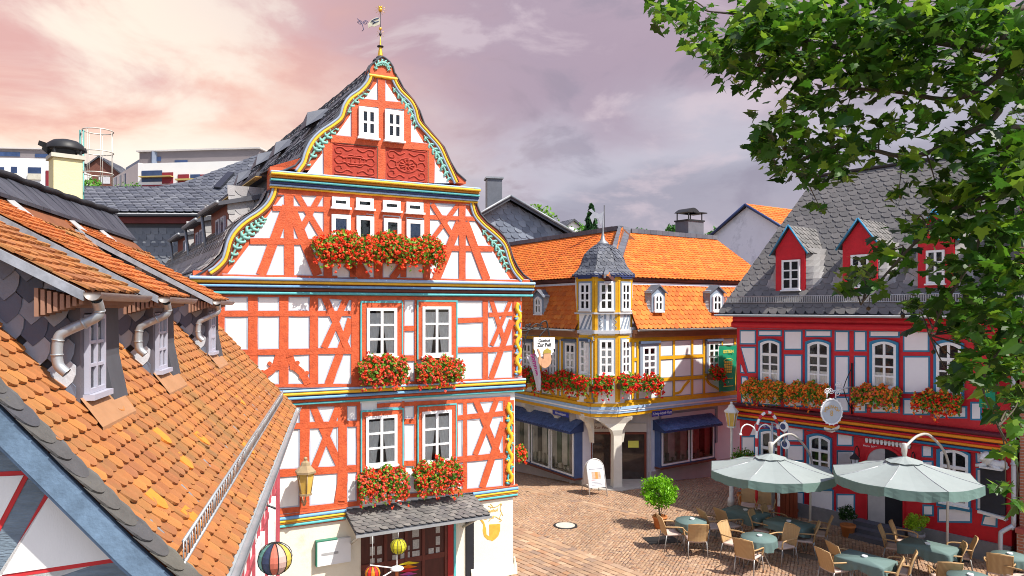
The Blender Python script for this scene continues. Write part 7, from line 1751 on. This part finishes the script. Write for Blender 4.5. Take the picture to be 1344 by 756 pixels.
# white banner with magenta lettering
bf2 = Fr(YL.w(YL.at(705, 480, -.9)[0], -.9, 0), 0.15); b0 = bf2.at(690, 466, 0); t = thing('white_banner', 'narrow white banner with magenta lettering hanging below the inn sign', 'banner', bf2)
m = MB(bf2); Bn = lambda x, y: (660+x/5.817, 430+y/5.817); n = 10; vs = []
lft = [(178, 212), (200, 260), (228, 330), (250, 420), (262, 482)]; rgt = [(262, 232), (272, 280), (284, 340), (292, 410), (288, 478)]
for i in range(len(lft)):
    a, b = bf2.at(*Bn(*lft[i]), 0), bf2.at(*Bn(*rgt[i]), 0)
    for k in range(6): f_ = k/5; vs.append((a[0]+(b[0]-a[0])*f_, .06*sin(f_*5+i*.5)-.05*f_, a[1]+(b[1]-a[1])*f_))
m.smooth = True; m.add(vs, [(i*6+k, i*6+k+1, i*6+k+7, i*6+k+6) for i in range(4) for k in range(5)]); m.build('cloth', mat('white banner cloth', (.70, .68, .76), .7, .05, trans=.3), t)
m = MB(bf2); p0, p1 = bf2.at(*Bn(176, 208), 0), bf2.at(*Bn(300, 240), 0); m.tube([(p0[0], -.02, p0[1]), (p1[0]+.3, .3, p1[1])], .018, 6); m.build('pole', steel, t)
m = MB(bf2); tx_ = bf2.at(*Bn(248, 285), 0); text_mesh(m, 'Sommer', tx_[0], tx_[1], .26, -.075, 1, .008, rot=-1.28); m.build('lettering', mat('magenta print', (.45, .02, .22), .6, .1), t)
# green banners
def green_banner(fr, q, d, lab, lo=True):
    (x0, y0), (x1, y1), (x2, y2), (x3, y3) = q; P = [fr.at(*p, d) for p in q]; u0, u1 = min(p[0] for p in P), max(p[0] for p in P); zb, zt = (P[0][1]+P[1][1])/2, (P[2][1]+P[3][1])/2
    f2 = Fr(fr.w((u0+u1)/2, d, zb), fr.a); t = thing('green_banner', lab, 'banner', f2); w_, h_ = u1-u0, zt-zb
    m = MB(f2); vs = []
    for i in range(9):
        for k in range(7): vs.append((-w_/2+w_*k/6, .03*sin(k*1.3+i*.4)-.02, h_*i/8))
    m.smooth = True; m.add(vs, [(i*7+k, i*7+k+1, i*7+k+8, i*7+k+7) for i in range(8) for k in range(6)]); m.build('cloth', mat('emerald banner cloth', (.01, .30, .16), .6, .1, 3, trans=.2), t)
    m = MB(f2); yg = -.062; cy = h_*.52
    for r_ in range(5):
        ww = w_*(.30-.02*abs(r_-1)); z = cy+h_*(.10-.055*r_); n_ = 4
        for c_ in range(n_): x = -ww*.85+ww*1.7*c_/n_; m.box(x+.01, x+ww*1.7/n_-.01, yg, yg+.004, z, z+h_*.042)
    m.tube([(w_*.27*cos(pi*i/10), yg, cy+h_*.14+h_*.055*sin(pi*i/10)) for i in range(11)], .013, 5)
    m.box(-w_*.06, w_*.27, yg, yg+.004, h_*.27, h_*.285); m.box(-w_*.3, w_*.28, yg, yg+.004, h_*.10, h_*.115); text_mesh(m, 'IDSTEIN', 0, h_*.87, w_*.17, yg, 1, .003)
    m.build('print', mat('gold banner print', (.72, .62, .08), .6, .1), t); m = MB(f2); m.box(-.02, .03, yg, yg+.004, h_*.19, h_*.205); m.build('white_dot', white_paint, t)
    m = MB(f2); m.tube([(-w_*.6, -.02, h_+.02), (w_*.7, -.02, h_+.02)], .018, 6); m.tube([(w_*.55, -.02, h_+.1), (w_*.55, 0, -.05)], .016, 6); m.build('banner_arm', iron, t)
Zb = lambda x, y: (930+x/9.45, 450+y/9.45)
green_banner(YR, [Zb(130, 605), Zb(330, 585), Zb(335, 25), Zb(125, 45)], -.35, 'emerald green banner with gold print at the end of the yellow inn')
green_banner(RFm, [X2(560, 520), X2(642, 525), X2(642, 330), X2(560, 325)], -.4, 'emerald green banner partly hidden behind the plane leaves')
# oval restaurant sign
ov = lambda x, y: (1060+x/9.45, 500+y/9.45)
of = Fr(pt(*ov(295, 380), 20.6), -.12); t = thing('oval_hanging_sign', 'pale oval hanging sign with gold lettering on a white wrought bracket', 'hanging sign', of)
oo = lambda x, y: of.at(*ov(x, y), 0)
r1_ = (oo(420, 380)[0]-oo(165, 380)[0])/2; r2_ = (oo(295, 225)[1]-oo(295, 535)[1])/2; el = [(r1_*cos(2*pi*k/36), r2_*sin(2*pi*k/36)) for k in range(36)]
m = MB(of); m.prism(el, -.02, .02); m.build('board', mat('silver grey enamel', (.46, .48, .52), .45, .08), t); m = MB(of); m.ring([(a*1.05, b*1.05) for a, b in el], [(a*.95, b*.95) for a, b in el], -.035, .035)
for k in range(18): a, b = el[k*2]; m.ball((a*1.06, -.02, b*1.06), .022, 6, 5)
m.build('oval_rim', white_paint, t)
m = MB(of)
for k, ch in enumerate('HÖERHOF'):
    an = pi*.86-k*pi*.72/6; text_mesh(m, ch, r1_*.66*cos(an), -.05+r2_*.52*sin(an), .12, -.026, 1, .004, rot=an-pi/2)
text_mesh(m, '8', 0, -.05, .22, -.026, .8, .004); m.build('gold_lettering', mat('pale gold letters', (.56, .33, .10), .5, .15), t)
m = MB(of); sc_ = [oo(200, 590), oo(230, 625), oo(300, 640), oo(360, 615), oo(395, 575), oo(390, 545), oo(350, 575), oo(295, 595), oo(240, 580), oo(205, 570)]; m.prism(sc_, -.02, .01); m.build('scroll_plaque', mat('cream scroll plaque', (.55, .52, .44), .6, .1), t); m = MB(of); text_mesh(m, 'Restaurant', *oo(300, 610), .085, -.024, 1, .002, rot=.12); m.build('plaque_lettering', brown_p, t)
m = MB(of); a, b = oo(240, 215), oo(240, 150); m.tube([(a[0], 0, a[1]), (b[0], 0, b[1])], .014, 5); a, b = oo(350, 215), oo(350, 135); m.tube([(a[0], 0, a[1]), (b[0], 0, b[1])], .014, 5)
wall_pt = of.M.inverted() @ RFm.w(RFm.at(1118, 510, 0)[0], -.02, RFm.at(1118, 510, 0)[1])
m.tube([(oo(215, 145)[0], 0, oo(215, 145)[1]), (wall_pt.x, wall_pt.y, wall_pt.z+.05)], .02, 6)
for cx_, cy_, s_ in ((245, 130, 1), (300, 125, -1), (405, 165, 1), (410, 60, 1)): c_ = oo(cx_, cy_); m.tube([(c_[0]+.09*(1-k/26)*cos(k*.5*s_), .0+.25*(cx_-240)/200, c_[1]+.09*(1-k/26)*sin(k*.5*s_)) for k in range(22)], .012, 5)
m.build('white_bracket', white_paint, t); m = MB(of); m.tube([(wall_pt.x, wall_pt.y-.02, wall_pt.z+.75), (wall_pt.x, wall_pt.y-.02, wall_pt.z-.75)], .022, 6); m.tube(catmull([(wall_pt.x, wall_pt.y, wall_pt.z+.6), (wall_pt.x*.75, wall_pt.y*.75, wall_pt.z+.3), (wall_pt.x*.6, wall_pt.y*.6, wall_pt.z+.06)], 4), .014, 5); m.tube(catmull([(wall_pt.x, wall_pt.y, wall_pt.z-.6), (wall_pt.x*.75, wall_pt.y*.75, wall_pt.z-.3), (wall_pt.x*.6, wall_pt.y*.6, wall_pt.z+.0)], 4), .014, 5); m.build('wall_bracket', iron, t)
# chalk board with a stone lion
B4 = lambda x, y: RFm.at(*X4(x, y), -.06)
a0, a1 = B4(915, 520)[0], B4(1060, 520)[0]; z0, z1 = B4(990, 640)[1], B4(990, 380)[1]; cbf = Fr(RFm.w((a0+a1)/2, .08, z0), RFm.a); t = thing('chalk_board', 'tall black chalk board crowned by a white lion on the crimson wall', 'menu board', cbf); wd, hg = a1-a0, z1-z0
m = MB(cbf); m.box(-wd/2, wd/2, -.10, 0, 0, hg); m.build('board', mat('black slate board', (.018, .02, .03), .5, .4, 3, dirt=('#3a3f4a', 2.5, .58, .5)), t)
m = MB(cbf); m.prism([(-wd*.56, .02), (wd*.56, -.04), (wd*.58, -.12), (wd*.45, -.10), (-wd*.46, -.05), (-wd*.56, -.05)], -.2, .0); m.build('shelf_scroll', mat('white carved stone', (.68, .66, .63), .7, .12, 8), t)
m = MB(cbf); lm = MATS['white carved stone']   # recumbent lion: body, mane, head, paws, tail as one carved piece
m.ball((.08, -.12, hg+.14), .17, 10, 8, (1.5, .8, .8)); m.ball((-.12, -.16, hg+.30), .19, 10, 8, (.95, .9, 1.1), .2); m.ball((-.19, -.28, hg+.34), .11, 8, 6, (1, 1, 1.05)); m.ball((-.23, -.36, hg+.29), .06, 8, 6); m.tube([(-.15, -.2, hg+.12), (-.34, -.26, hg+.06), (-.42, -.26, hg+.05)], [.07, .055, .05], 7); m.tube([(.0, -.22, hg+.1), (.12, -.28, hg+.05), (.25, -.28, hg+.05)], [.07, .055, .05], 7); m.ball((.28, -.1, hg+.16), .13, 8, 6, (1, .8, 1)); m.tube([(.34, -.05, hg+.15), (.42, -.08, hg+.1), (.38, -.18, hg+.05)], [.03, .022, .03], 6)
for sx in (-.28, -.10): m.ball((sx, -.2, hg+.43), .03, 6, 5)
m.box(-wd*.55, wd*.55, -.34, 0, hg, hg+.05); zc_ = hg; m.v = [(v[0]*.82, v[1]*.8, hg+(v[2]-hg)*.86) for v in m.v]; m.build('lion_figure', lm, t)
# wooden gate panels under the left parasol
gq = [RFm.at(x, 660, -.35) for x in (1008, 1030, 1047)]; wf_ = Fr(RFm.w(gq[0][0], -.35, 0), RFm.a); t = thing('wooden_barrier', 'red brown wooden panel leaning by the wall under the left parasol', 'wooden panel', wf_)
wdm = mat('red brown wood', (.23, .05, .02), .6, .25, 5, .1, 20, stretch=(1, 1, .3)); L = gq[2][0]-gq[0][0]
m = MB(wf_)
for i in range(8): m.box(L*i/8, L*(i+1)/8-.012, -.03, .02, .05, 1.18-.02*i)
m.build('boards', wdm, t); m = MB(wf_); m.box(0, L, .02, .05, .25, .33); m.box(0, L, .02, .05, .85, .93); m.build('rails', wdm, t)
# lampions and whirligig by the door of the red house
def lampion(c, r, cols, lab, cord):
    f2 = Fr(c, 0); t = thing('paper_lantern', lab, 'paper lantern', f2, 'paper lanterns'); n = 24; seg = 2*pi/n
    for g_i in range(12):
        mb_ = MB(f2)
        for k in (2*g_i, 2*g_i+1):
            for j in range(8):
                p0, p1 = pi*(.06+.88*j/8), pi*(.06+.88*(j+1)/8)
                P = lambda p, a: (r*sin(p)*cos(a), r*sin(p)*sin(a), r*.94*cos(p)); mb_.smooth = True
                mb_.add([P(p0, k*seg), P(p0, (k+1)*seg), P(p1, (k+1)*seg), P(p1, k*seg)], [(0,3,2,1)])
        mb_.build('paper_gore', cols[g_i % len(cols)], t)
    m = MB(f2)
    for k in range(12): a = k*pi/6; m.tube([(r*1.01*sin(pi*j/10)*cos(a), r*1.01*sin(pi*j/10)*sin(a), r*.95*cos(pi*j/10)) for j in range(11)], .006, 4)
    m.build('ribs', iron, t); m = MB(f2); m.tube([(0, 0, r*.9), (0, 0, r*.9+cord)], .005, 5); m.build('cord', steel, t); return t
P_ = lambda n, c: mat(n, c, .6, .05, trans=.35)
lampion(pt(361, 733, 8.5), .195, [P_('white paper', (.75, .75, .70)), P_('sea green paper', (.15, .38, .36)), P_('navy paper', (.05, .07, .15)), P_('coral paper', (.68, .2, .14)), P_('pale pink paper', (.72, .5, .45)), P_('yellow paper', (.75, .6, .12))], 'striped rainbow paper lantern hanging under the tiled eave', .42)
m = MB(WORLD); c = pt(361, 733, 8.5); e = Lf.w(4.0, .3, 4.30)
t = tag(thing('lantern_bracket', 'thin metal wall bracket carrying the striped lantern below the eave', 'bracket', Fr(e, 0))); m.tube([tuple(e), (c.x, c.y, c.z+.59), (c.x, c.y, c.z+.58)], .012, 6); m.tube([tuple(e-Vector((0, 0, .3))), (c.x-.1, c.y, c.z+.58)], .009, 6); m.build('rod', iron, t)
cz_e = cz1-.06
def on_edge(px, py): u, z = M.at(px, py, dF-.04); return M.w(u, dF-.04, z), z
c, z = on_edge(523, 717); lampion(c, .175, [P_('lemon paper', (.72, .68, .04)), P_('dark lemon paper', (.5, .46, .03))], 'yellow paper lantern hanging from the canopy edge', cz_e-z-.16)
c, z = on_edge(489, 752); lampion(c, .165, [P_('red paper', (.7, .03, .03)), P_('orange paper', (.75, .3, .02))], 'red and orange paper lantern low by the entrance', cz_e-z-.15)
c, z = on_edge(521, 747); f2 = Fr(c, M.a); t = thing('wind_spinner', 'wind spinner with coloured sails and white arms below the yellow lantern', 'wind spinner', f2)
m = MB(f2); m.lathe([(.0, -.02), (.13, -.01), (.15, .02), (.1, .05), (.02, .06)], n=14); m.tube([(-.05, 0, .03), (-.60, -.05, .20)], .014, 6); m.tube([(-.05, 0, .0), (-.55, -.2, -.10)], .014, 6); m.tube([(0, 0, .05), (0, 0, .38)], .012, 6); m.build('hub', white_paint, t)
m = MB(f2); m.tube([(0, 0, -.02), (0, 0, -z)], .035, 8); m.build('pole', mat('orange wood pole', (.5, .14, .04), .6, .2), t)
for k, c_ in enumerate(((.72, .62, .03), (.72, .26, .02), (.65, .04, .05), (.55, .1, .35), (.06, .14, .5))):
    m = MB(f2); z_ = .09-k*.075; m.add([(.05, 0, z_), (.24, -.05, z_+.05), (.50-.05*(k % 2), -.02, z_-.03), (.24, .04, z_-.06)], [(0,1,2,3)]); m.add([(.05, .008, z_), (.24, -.042, z_+.05), (.50-.05*(k % 2), -.012, z_-.03), (.24, .048, z_-.06)], [(3,2,1,0)]); m.build('sail', P_('sail cloth %s' % 'abcde'[k], c_), t)

# ================================================================== terrace: parasols, tables, chairs
canv = mat('pale grey parasol canvas', (.31, .35, .345), .8, .06, 2, .1, 60, trans=.15); valm = mat('sage green valance', (.15, .24, .215), .8, .1, 4, trans=.15)
def parasol(cx, cy, R, zr, za, ph, base, bend, label):
    fr = Fr((base[0], base[1], 0), 0); t = thing('parasol', label, 'parasol', fr, 'parasols on the terrace'); n = 8
    C = Vector((cx, cy, 0))
    m = MB(WORLD); vs = []; rings = 7
    for i in range(rings+1):
        f_ = i/rings
        for k in range(n*4):
            a = ph+2*pi*k/(n*4); kk = (k % 4)/4; edge_ = cos(pi/n)/cos((kk-.5)*2*pi/n) if True else 1
            r = R*f_*edge_; sagk = .05*sin(pi*f_)*1.0+.05*f_*sin(pi*kk)
            vs.append((cx+r*cos(a), cy+r*sin(a), za+(zr-za)*f_-sagk*.9))
    m.smooth = False
    N4 = n*4; m.add(vs, [(i*N4+k, i*N4+(k+1) % N4, (i+1)*N4+(k+1) % N4, (i+1)*N4+k) for i in range(rings) for k in range(N4)]); m.build('canopy', canv, t)
    m = MB(WORLD); vs = []
    for j in range(3):
        for k in range(n*8):
            a = ph+2*pi*k/(n*8); kk = (k % 8)/8; e_ = cos(pi/n)/cos((kk-.5)*2*pi/n); r = R*e_*(1+.004*sin(k*2.7)*j)+.004; sagk = .05*sin(pi*kk)*.9
            cut = .03*abs(sin(pi*kk))**.3 if j == 2 else 0
            vs.append((cx+r*cos(a), cy+r*sin(a), zr-sagk+.01-.105*j-cut+(.012*sin(k*1.9) if j == 2 else 0)))
    N8 = n*8; m.add(vs, [(j*N8+k, j*N8+(k+1) % N8, (j+1)*N8+(k+1) % N8, (j+1)*N8+k) for j in range(2) for k in range(N8)]); m.build('valance', valm, t)
    m = MB(WORLD); vs = [(cx, cy, za+.035)]
    for k in range(24): a = ph+2*pi*k/24; vs.append((cx+.42*cos(a), cy+.40*sin(a), za+(zr-za)*.40/R+.008-.014*(k % 3 == 1)))
    m.add(vs, [(0, 1+k, 1+(k+1) % 24) for k in range(24)]); m.build('vent_cap', canv, t)
    m = MB(WORLD)
    for k in range(n): a = ph+2*pi*k/n; m.tube([(cx, cy, za-.06), (cx+R*.98*cos(a), cy+R*.98*sin(a), zr-.03)], .012, 5); m.tube([(cx, cy, zr-.15), (cx+R*.5*cos(a), cy+R*.5*sin(a), (za+zr)/2-.06)], .010, 5)
    m.build('ribs', steel, t)
    m = MB(WORLD)
    for k in range(n):
        a = ph+2*pi*(k+0.0)/n; m.tube([(cx+R*f_*cos(a)*cos(pi/n)/cos(pi/n)*1.0, cy+R*f_*sin(a), za+(zr-za)*f_-.05*sin(pi*f_)*.9+.004) for f_ in (.2, .4, .6, .8, 1.0)], .008, 4)
    m.build('seams', mat('seam tape', (.30, .31, .33), .8, .1), t)
    m = MB(WORLD); hub = (cx, cy, za+.22); arm = catmull([(base[0], base[1], 0), (base[0]+bend[0]*.2, base[1]+bend[1]*.2, 1.2), (base[0]+bend[0]*.35, base[1]+bend[1]*.35, zr+.1), (base[0]*.62+cx*.38, base[1]*.62+cy*.38, za+.38), (base[0]*.3+cx*.7, base[1]*.3+cy*.7, za+.46), hub], 6)
    m.tube(arm, .034, 10); m.build('bent_pole', mat('champagne aluminium', (.58, .55, .50), .35, .08, metal=.4), t); m = MB(WORLD); m.lathe([(.035, -.3), (.07, -.05), (.07, .10), (.05, .12)], hub, 10); m.build('hub', MATS['champagne aluminium'], t)
    m = MB(WORLD); m.box(base[0]-.4, base[0]+.4, base[1]-.3, base[1]+.3, 0, .06); m.build('base_plate', iron, t)
b1 = ground(1063, 696); parasol(7.22, 20.2, 1.72, 2.02, 2.44, .12, b1, (.1, .0), 'pale grey parasol with a sage valance, the left and farther of two')
b2 = ground(1243, 733); parasol(9.62, 17.75, 1.68, 2.42, 2.86, .05, b2, (.1, .05), 'pale grey parasol with a sage valance, the right and nearer of two')
# wicker chair prototype
wick = bpy.data.materials.new('honey wicker'); wick.use_nodes = True; N_ = wick.node_tree.nodes; Lk = wick.node_tree.links; bs_ = N_['Principled BSDF']; bs_.inputs['Roughness'].default_value = .6
tcx = N_.new('ShaderNodeTexCoord'); 
wv = N_.new('ShaderNodeTexWave'); wv.inputs['Scale'].default_value = 14; wv.bands_direction = 'Z'; wv2 = N_.new('ShaderNodeTexWave'); wv2.inputs['Scale'].default_value = 14; wv2.bands_direction = 'X'
Lk.new(tcx.outputs['Object'], wv.inputs[0]); Lk.new(tcx.outputs['Object'], wv2.inputs[0]); mm = N_.new('ShaderNodeMath'); mm.operation = 'MULTIPLY'; Lk.new(wv.outputs['Fac'], mm.inputs[0]); Lk.new(wv2.outputs['Fac'], mm.inputs[1])
rmp = N_.new('ShaderNodeValToRGB'); rmp.color_ramp.elements[0].color = (.36, .21, .09, 1); rmp.color_ramp.elements[1].color = (.72, .50, .24, 1); Lk.new(mm.outputs[0], rmp.inputs[0]); Lk.new(rmp.outputs[0], bs_.inputs['Base Color'])
bpn = N_.new('ShaderNodeBump'); bpn.inputs['Strength'].default_value = .5; bpn.inputs['Distance'].default_value = .01; Lk.new(mm.outputs[0], bpn.inputs['Height']); Lk.new(bpn.outputs[0], bs_.inputs['Normal'])
cush = mat('rose beige seat', (.55, .42, .36), .85, .1, 10); ctube = mat('grey chair tube', (.34, .33, .32), .4, .1, metal=.5); armm = mat('brown wicker wrap', (.42, .26, .12), .6, .2, 30)
def make_chair(fr, label):
    t = thing('wicker_chair', label, 'chair', fr, 'wicker chairs on the terrace')     # faces -y (front), back at +y
    m = MB(fr); vs = []
    for j in range(2):
        for i in range(7):
            for k in range(6): x = -.23+.46*k/5; y = -.22+.46*i/6; vs.append((x, y, .43+.03*(1-j)*1-.02*sin(pi*k/5)*(1 if j == 0 else .5)-.02*j))
    m.smooth = True; m.add(vs, [(i*6+k, i*6+k+1, (i+1)*6+k+1, (i+1)*6+k) for i in range(6) for k in range(5)]+[(42+i*6+k, 42+(i+1)*6+k, 42+(i+1)*6+k+1, 42+i*6+k+1) for i in range(6) for k in range(5)]+[(k, 42+k, 42+k+1, k+1) for k in range(5)]+[(36+k, 36+k+1, 78+k+1, 78+k) for k in range(5)]+[(i*6, (i+1)*6, 42+(i+1)*6, 42+i*6) for i in range(6)]+[(i*6+5, 42+i*6+5, 42+(i+1)*6+5, (i+1)*6+5) for i in range(6)]); m.build('seat', cush, t)
    m = MB(fr); vs = []; R_, Cn = 9, 7
    for side in (0, 1):
        for i in range(R_):
            f_ = i/(R_-1)
            for k in range(Cn):
                g2_ = k/(Cn-1)*2-1; w_ = .225+.015*f_; vs.append((g2_*w_, .22+.14*f_**1.4+.05*(1-g2_*g2_)*.8+.018*side, .44+.46*f_+(.012*(1-g2_*g2_) if i == R_-1 else 0)))
    q = R_*Cn; fs = [(i*Cn+k, i*Cn+k+1, (i+1)*Cn+k+1, (i+1)*Cn+k) for i in range(R_-1) for k in range(Cn-1)]; fs += [tuple(q+v for v in f_[::-1]) for f_ in fs]
    fs += [((R_-1)*Cn+k, (R_-1)*Cn+k+1, q+(R_-1)*Cn+k+1, q+(R_-1)*Cn+k) for k in range(Cn-1)]+[(i*Cn, (i+1)*Cn, q+(i+1)*Cn, q+i*Cn) for i in range(R_-1)]+[(i*Cn+Cn-1, q+i*Cn+Cn-1, q+(i+1)*Cn+Cn-1, (i+1)*Cn+Cn-1) for i in range(R_-1)]
    m.add(vs, fs); m.build('backrest', wick, t)
    m = MB(fr); m.tube([(-.235, .23, .44), (-.245, .27, .66), (-.25, .37, .905), (0, .40, .925), (.25, .37, .905), (.245, .27, .66), (.235, .23, .44)], .016, 6); m.build('back_frame', armm, t)
    for sx in (-1, 1):
        m = MB(fr); m.tube([(sx*.235, -.21, .44), (sx*.25, -.24, .22), (sx*.255, -.255, 0)], .014, 6); m.build('leg', ctube, t)
        m = MB(fr); m.tube([(sx*.235, .23, .44), (sx*.245, .27, .22), (sx*.25, .31, 0)], .014, 6); m.build('leg', ctube, t)
        m = MB(fr); m.tube(catmull([(sx*.245, .27, .66), (sx*.29, .12, .665), (sx*.295, -.12, .65), (sx*.27, -.23, .60), (sx*.24, -.21, .44)], 4), .019, 6); m.build('armrest', armm, t)
    return t
GT = []
cloth_m = mat('sage green tablecloth', (.115, .175, .165), .75, .12, 3, .15, 40); alu = mat('brushed table leg', (.5, .5, .5), .35, .1, metal=.6)
def table(px, py, round_, rot, sx, sy, label, clab):
    z = .74; Y = (HC-z)*F/(py-HY); X = (px-CX)/F*Y; fr = Fr((X, Y, 0), rot); t = thing('terrace_table', label, 'table', fr, 'tables on the terrace')
    shp = [(sx*cos(2*pi*k/24), sx*sin(2*pi*k/24)) for k in range(24)] if round_ else [(-sx, -sy), (sx, -sy), (sx, sy), (-sx, sy)]
    m = MB(fr); m.prismz(shp, z-.03, z-.004); m.build('tabletop', alu, t)
    for a in (0, 1):
        for b in (0, 1):
            m = MB(fr); s_ = 1 if a else -1; r_ = 1 if b else -1; fx, fy = (sx*.62, sy*.62) if not round_ else (sx*.5, sx*.5); m.tube([(s_*fx, r_*fy*.8, z-.03), (-s_*fx*.2, r_*fy*.8, .35), (-s_*fx, r_*fy*.9, 0)], .014, 6); m.build('leg', alu, t)
    # cloth: top with hanging folds
    c = thing('tablecloth', clab, 'tablecloth', Fr((X, Y, z), rot), 'sage tablecloths'); cf = Fr((X, Y, z), rot)
    n = 64; bd = []
    for k in range(n):
        a = 2*pi*k/n
        if round_: p = Vector((sx*1.03*cos(a), sx*1.03*sin(a)))
        else:
            ca_, sa_ = cos(a), sin(a); s_ = min(sx*1.02/max(abs(ca_), 1e-6), sy*1.02/max(abs(sa_), 1e-6)); p = Vector((ca_*s_, sa_*s_))
        bd.append(p)
    vs = [(0, 0, .004)]+[(p.x, p.y, .004) for p in bd]
    for j, (dz_, ex) in enumerate(((-.03, 1.012), (-.11, 1.02), (-.22, 1.03))):
        for k, p in enumerate(bd):
            fold = 1+.028*sin(k*1.35+px)*j; cor = 1+(.07*j if (not round_ and min(abs((k/n*4+.5) % 1-0), 1) < .0) else 0)
            low = dz_*(1+.22*sin(k*.4+py)*(j > 0)); vs.append((p.x*ex*fold, p.y*ex*fold, low))
    m = MB(cf); m.smooth = True; m.add(vs, [(0, 1+k, 1+(k+1) % n) for k in range(n)]+[(1+j*n+k, 1+(j+1)*n+k, 1+(j+1)*n+(k+1) % n, 1+j*n+(k+1) % n) for j in range(3) for k in range(n)]); m.build('cloth', cloth_m, c)
    a_ = thing('ashtray', 'small white ashtray on the '+clab.replace('sage green cloth on the ', ''), 'ashtray', Fr(Fr((X, Y, z+.004), rot).w(.06, .05, 0), rot), 'ashtrays on the tables')
    m = MB(Fr(Fr((X, Y, z+.004), rot).w(.06, .05, 0), rot)); m.lathe([(.055, 0), (.065, .04), (.052, .04), (.045, .015)], n=14); m.build('bowl', white_paint, a_)
    GT.append((X, Y, rot)); return X, Y
RA = radians(-50.9)
TBL = {}
for key, args in {'t1': (907, 683, True, .2, .40, .40, 'small round table nearest the lemon tree', 'sage green cloth on the round table nearest the lemon tree'),
    't2': (996, 705, True, .3, .42, .42, 'round table in front of the left parasol', 'sage green cloth on the round table before the left parasol'),
    't3': (979, 671, False, RA+pi/2, .36, .56, 'rectangular table in the shade below the left parasol', 'sage green cloth on the table shaded by the left parasol'),
    't4': (1036, 686, False, RA+pi/2, .37, .54, 'half shaded rectangular table right of the left parasol', 'sage green cloth on the half shaded table by the left parasol pole'),
    't5': (1136, 733, False, RA+pi/2, .37, .54, 'rectangular table at the near edge between the two parasols', 'sage green cloth on the table left of the yellow green bush'),
    't6': (1219, 716, False, RA+pi/2, .38, .58, 'rectangular table before the yellow green bush', 'sage green cloth on the table before the yellow green bush'),
    't7': (1325, 729, True, .2, .36, .36, 'small round table by the brick house corner', 'sage green cloth on the table by the brick house'),
    't8': (1273, 757, True, .2, .42, .42, 'round table cut off by the lower picture edge', 'sage green cloth on the table at the lower picture edge')}.items(): TBL[key] = table(*args)
chair0 = None; used = [0]
def chair(key, px, py, lab, face=None):
    """(px, py): where the middle of the seat shows; faces its table unless told otherwise"""
    global chair0
    Y = (HC-.45)*F/(py-HY); X = (px-CX)/F*Y; tx_, ty_ = TBL[key]
    a = face if face is not None else atan2(ty_-Y, tx_-X)
    fr = Fr((X, Y, 0), a+pi/2+random.uniform(-.06, .06))
    if chair0 is None: chair0 = make_chair(fr, lab)
    else: copy_tree(chair0, fr, lab)
chair('t1', 882, 698, 'wicker chair beside the lemon tree pot, facing the small round table')
chair('t1', 913, 706, 'wicker chair with its back to the viewer at the lemon tree table')
chair('t1', 936, 690, 'shaded wicker chair between the lemon tree table and the left parasol', radians(10))
chair('t3', 958, 688, 'shaded wicker chair right behind the other dark chair of the lemon tree table', radians(20))
chair('t3', 983, 662, 'sunlit wicker chair in front of the wooden panel, nearer the street lamp', radians(-110))
chair('t3', 1004, 665, 'half lit wicker chair in front of the wooden panel, nearer the parasol pole', radians(-110))
chair('t4', 1003, 694, 'dark wicker chair between the two shaded tables, the left of a pair', radians(-35))
chair('t4', 1019, 687, 'dark wicker chair between the two shaded tables, the right of a pair', radians(-35))
chair('t2', 965, 712, 'wicker chair at the left of the round table before the left parasol')
chair('t2', 983, 728, 'wicker chair with its back to the viewer at the round table before the left parasol')
chair('t2', 1026, 715, 'wicker chair at the right of the round table before the left parasol')
chair('t4', 1055, 707, 'sunlit wicker chair right of the half shaded table, the left of a pair', radians(155))
chair('t4', 1072, 699, 'sunlit wicker chair right of the half shaded table, nearest the box bush', radians(155))
chair('t5', 1096, 745, 'sunlit wicker chair at the left end of the near table, the front one', radians(15))
chair('t5', 1110, 737, 'half shaded wicker chair at the left of the near table, the rear one', radians(10))
chair('t6', 1176, 717, 'brown shaded wicker chair tilted against the table before the yellow green bush, the left one', radians(-30))
chair('t6', 1190, 711, 'brown shaded wicker chair tilted against the table before the yellow green bush, the right one', radians(-30))
chair('t5', 1160, 757, 'wicker chair at the right of the near table, the front one', radians(150))
chair('t5', 1178, 748, 'wicker chair at the right of the near table, the rear one', radians(150))
chair('t6', 1243, 736, 'wicker chair right of the bush table, the front one', radians(155))
chair('t6', 1258, 728, 'wicker chair right of the bush table, the rear one nearest the plinth', radians(155))
chair('t8', 1240, 758, 'wicker chair with its woven back seen square on at the lower picture edge', radians(75))
chair('t7', 1312, 748, 'wicker chair seen from behind left of the brick house table', radians(60))
chair('t7', 1336, 754, 'wicker chair at the lower right picture corner', radians(120))
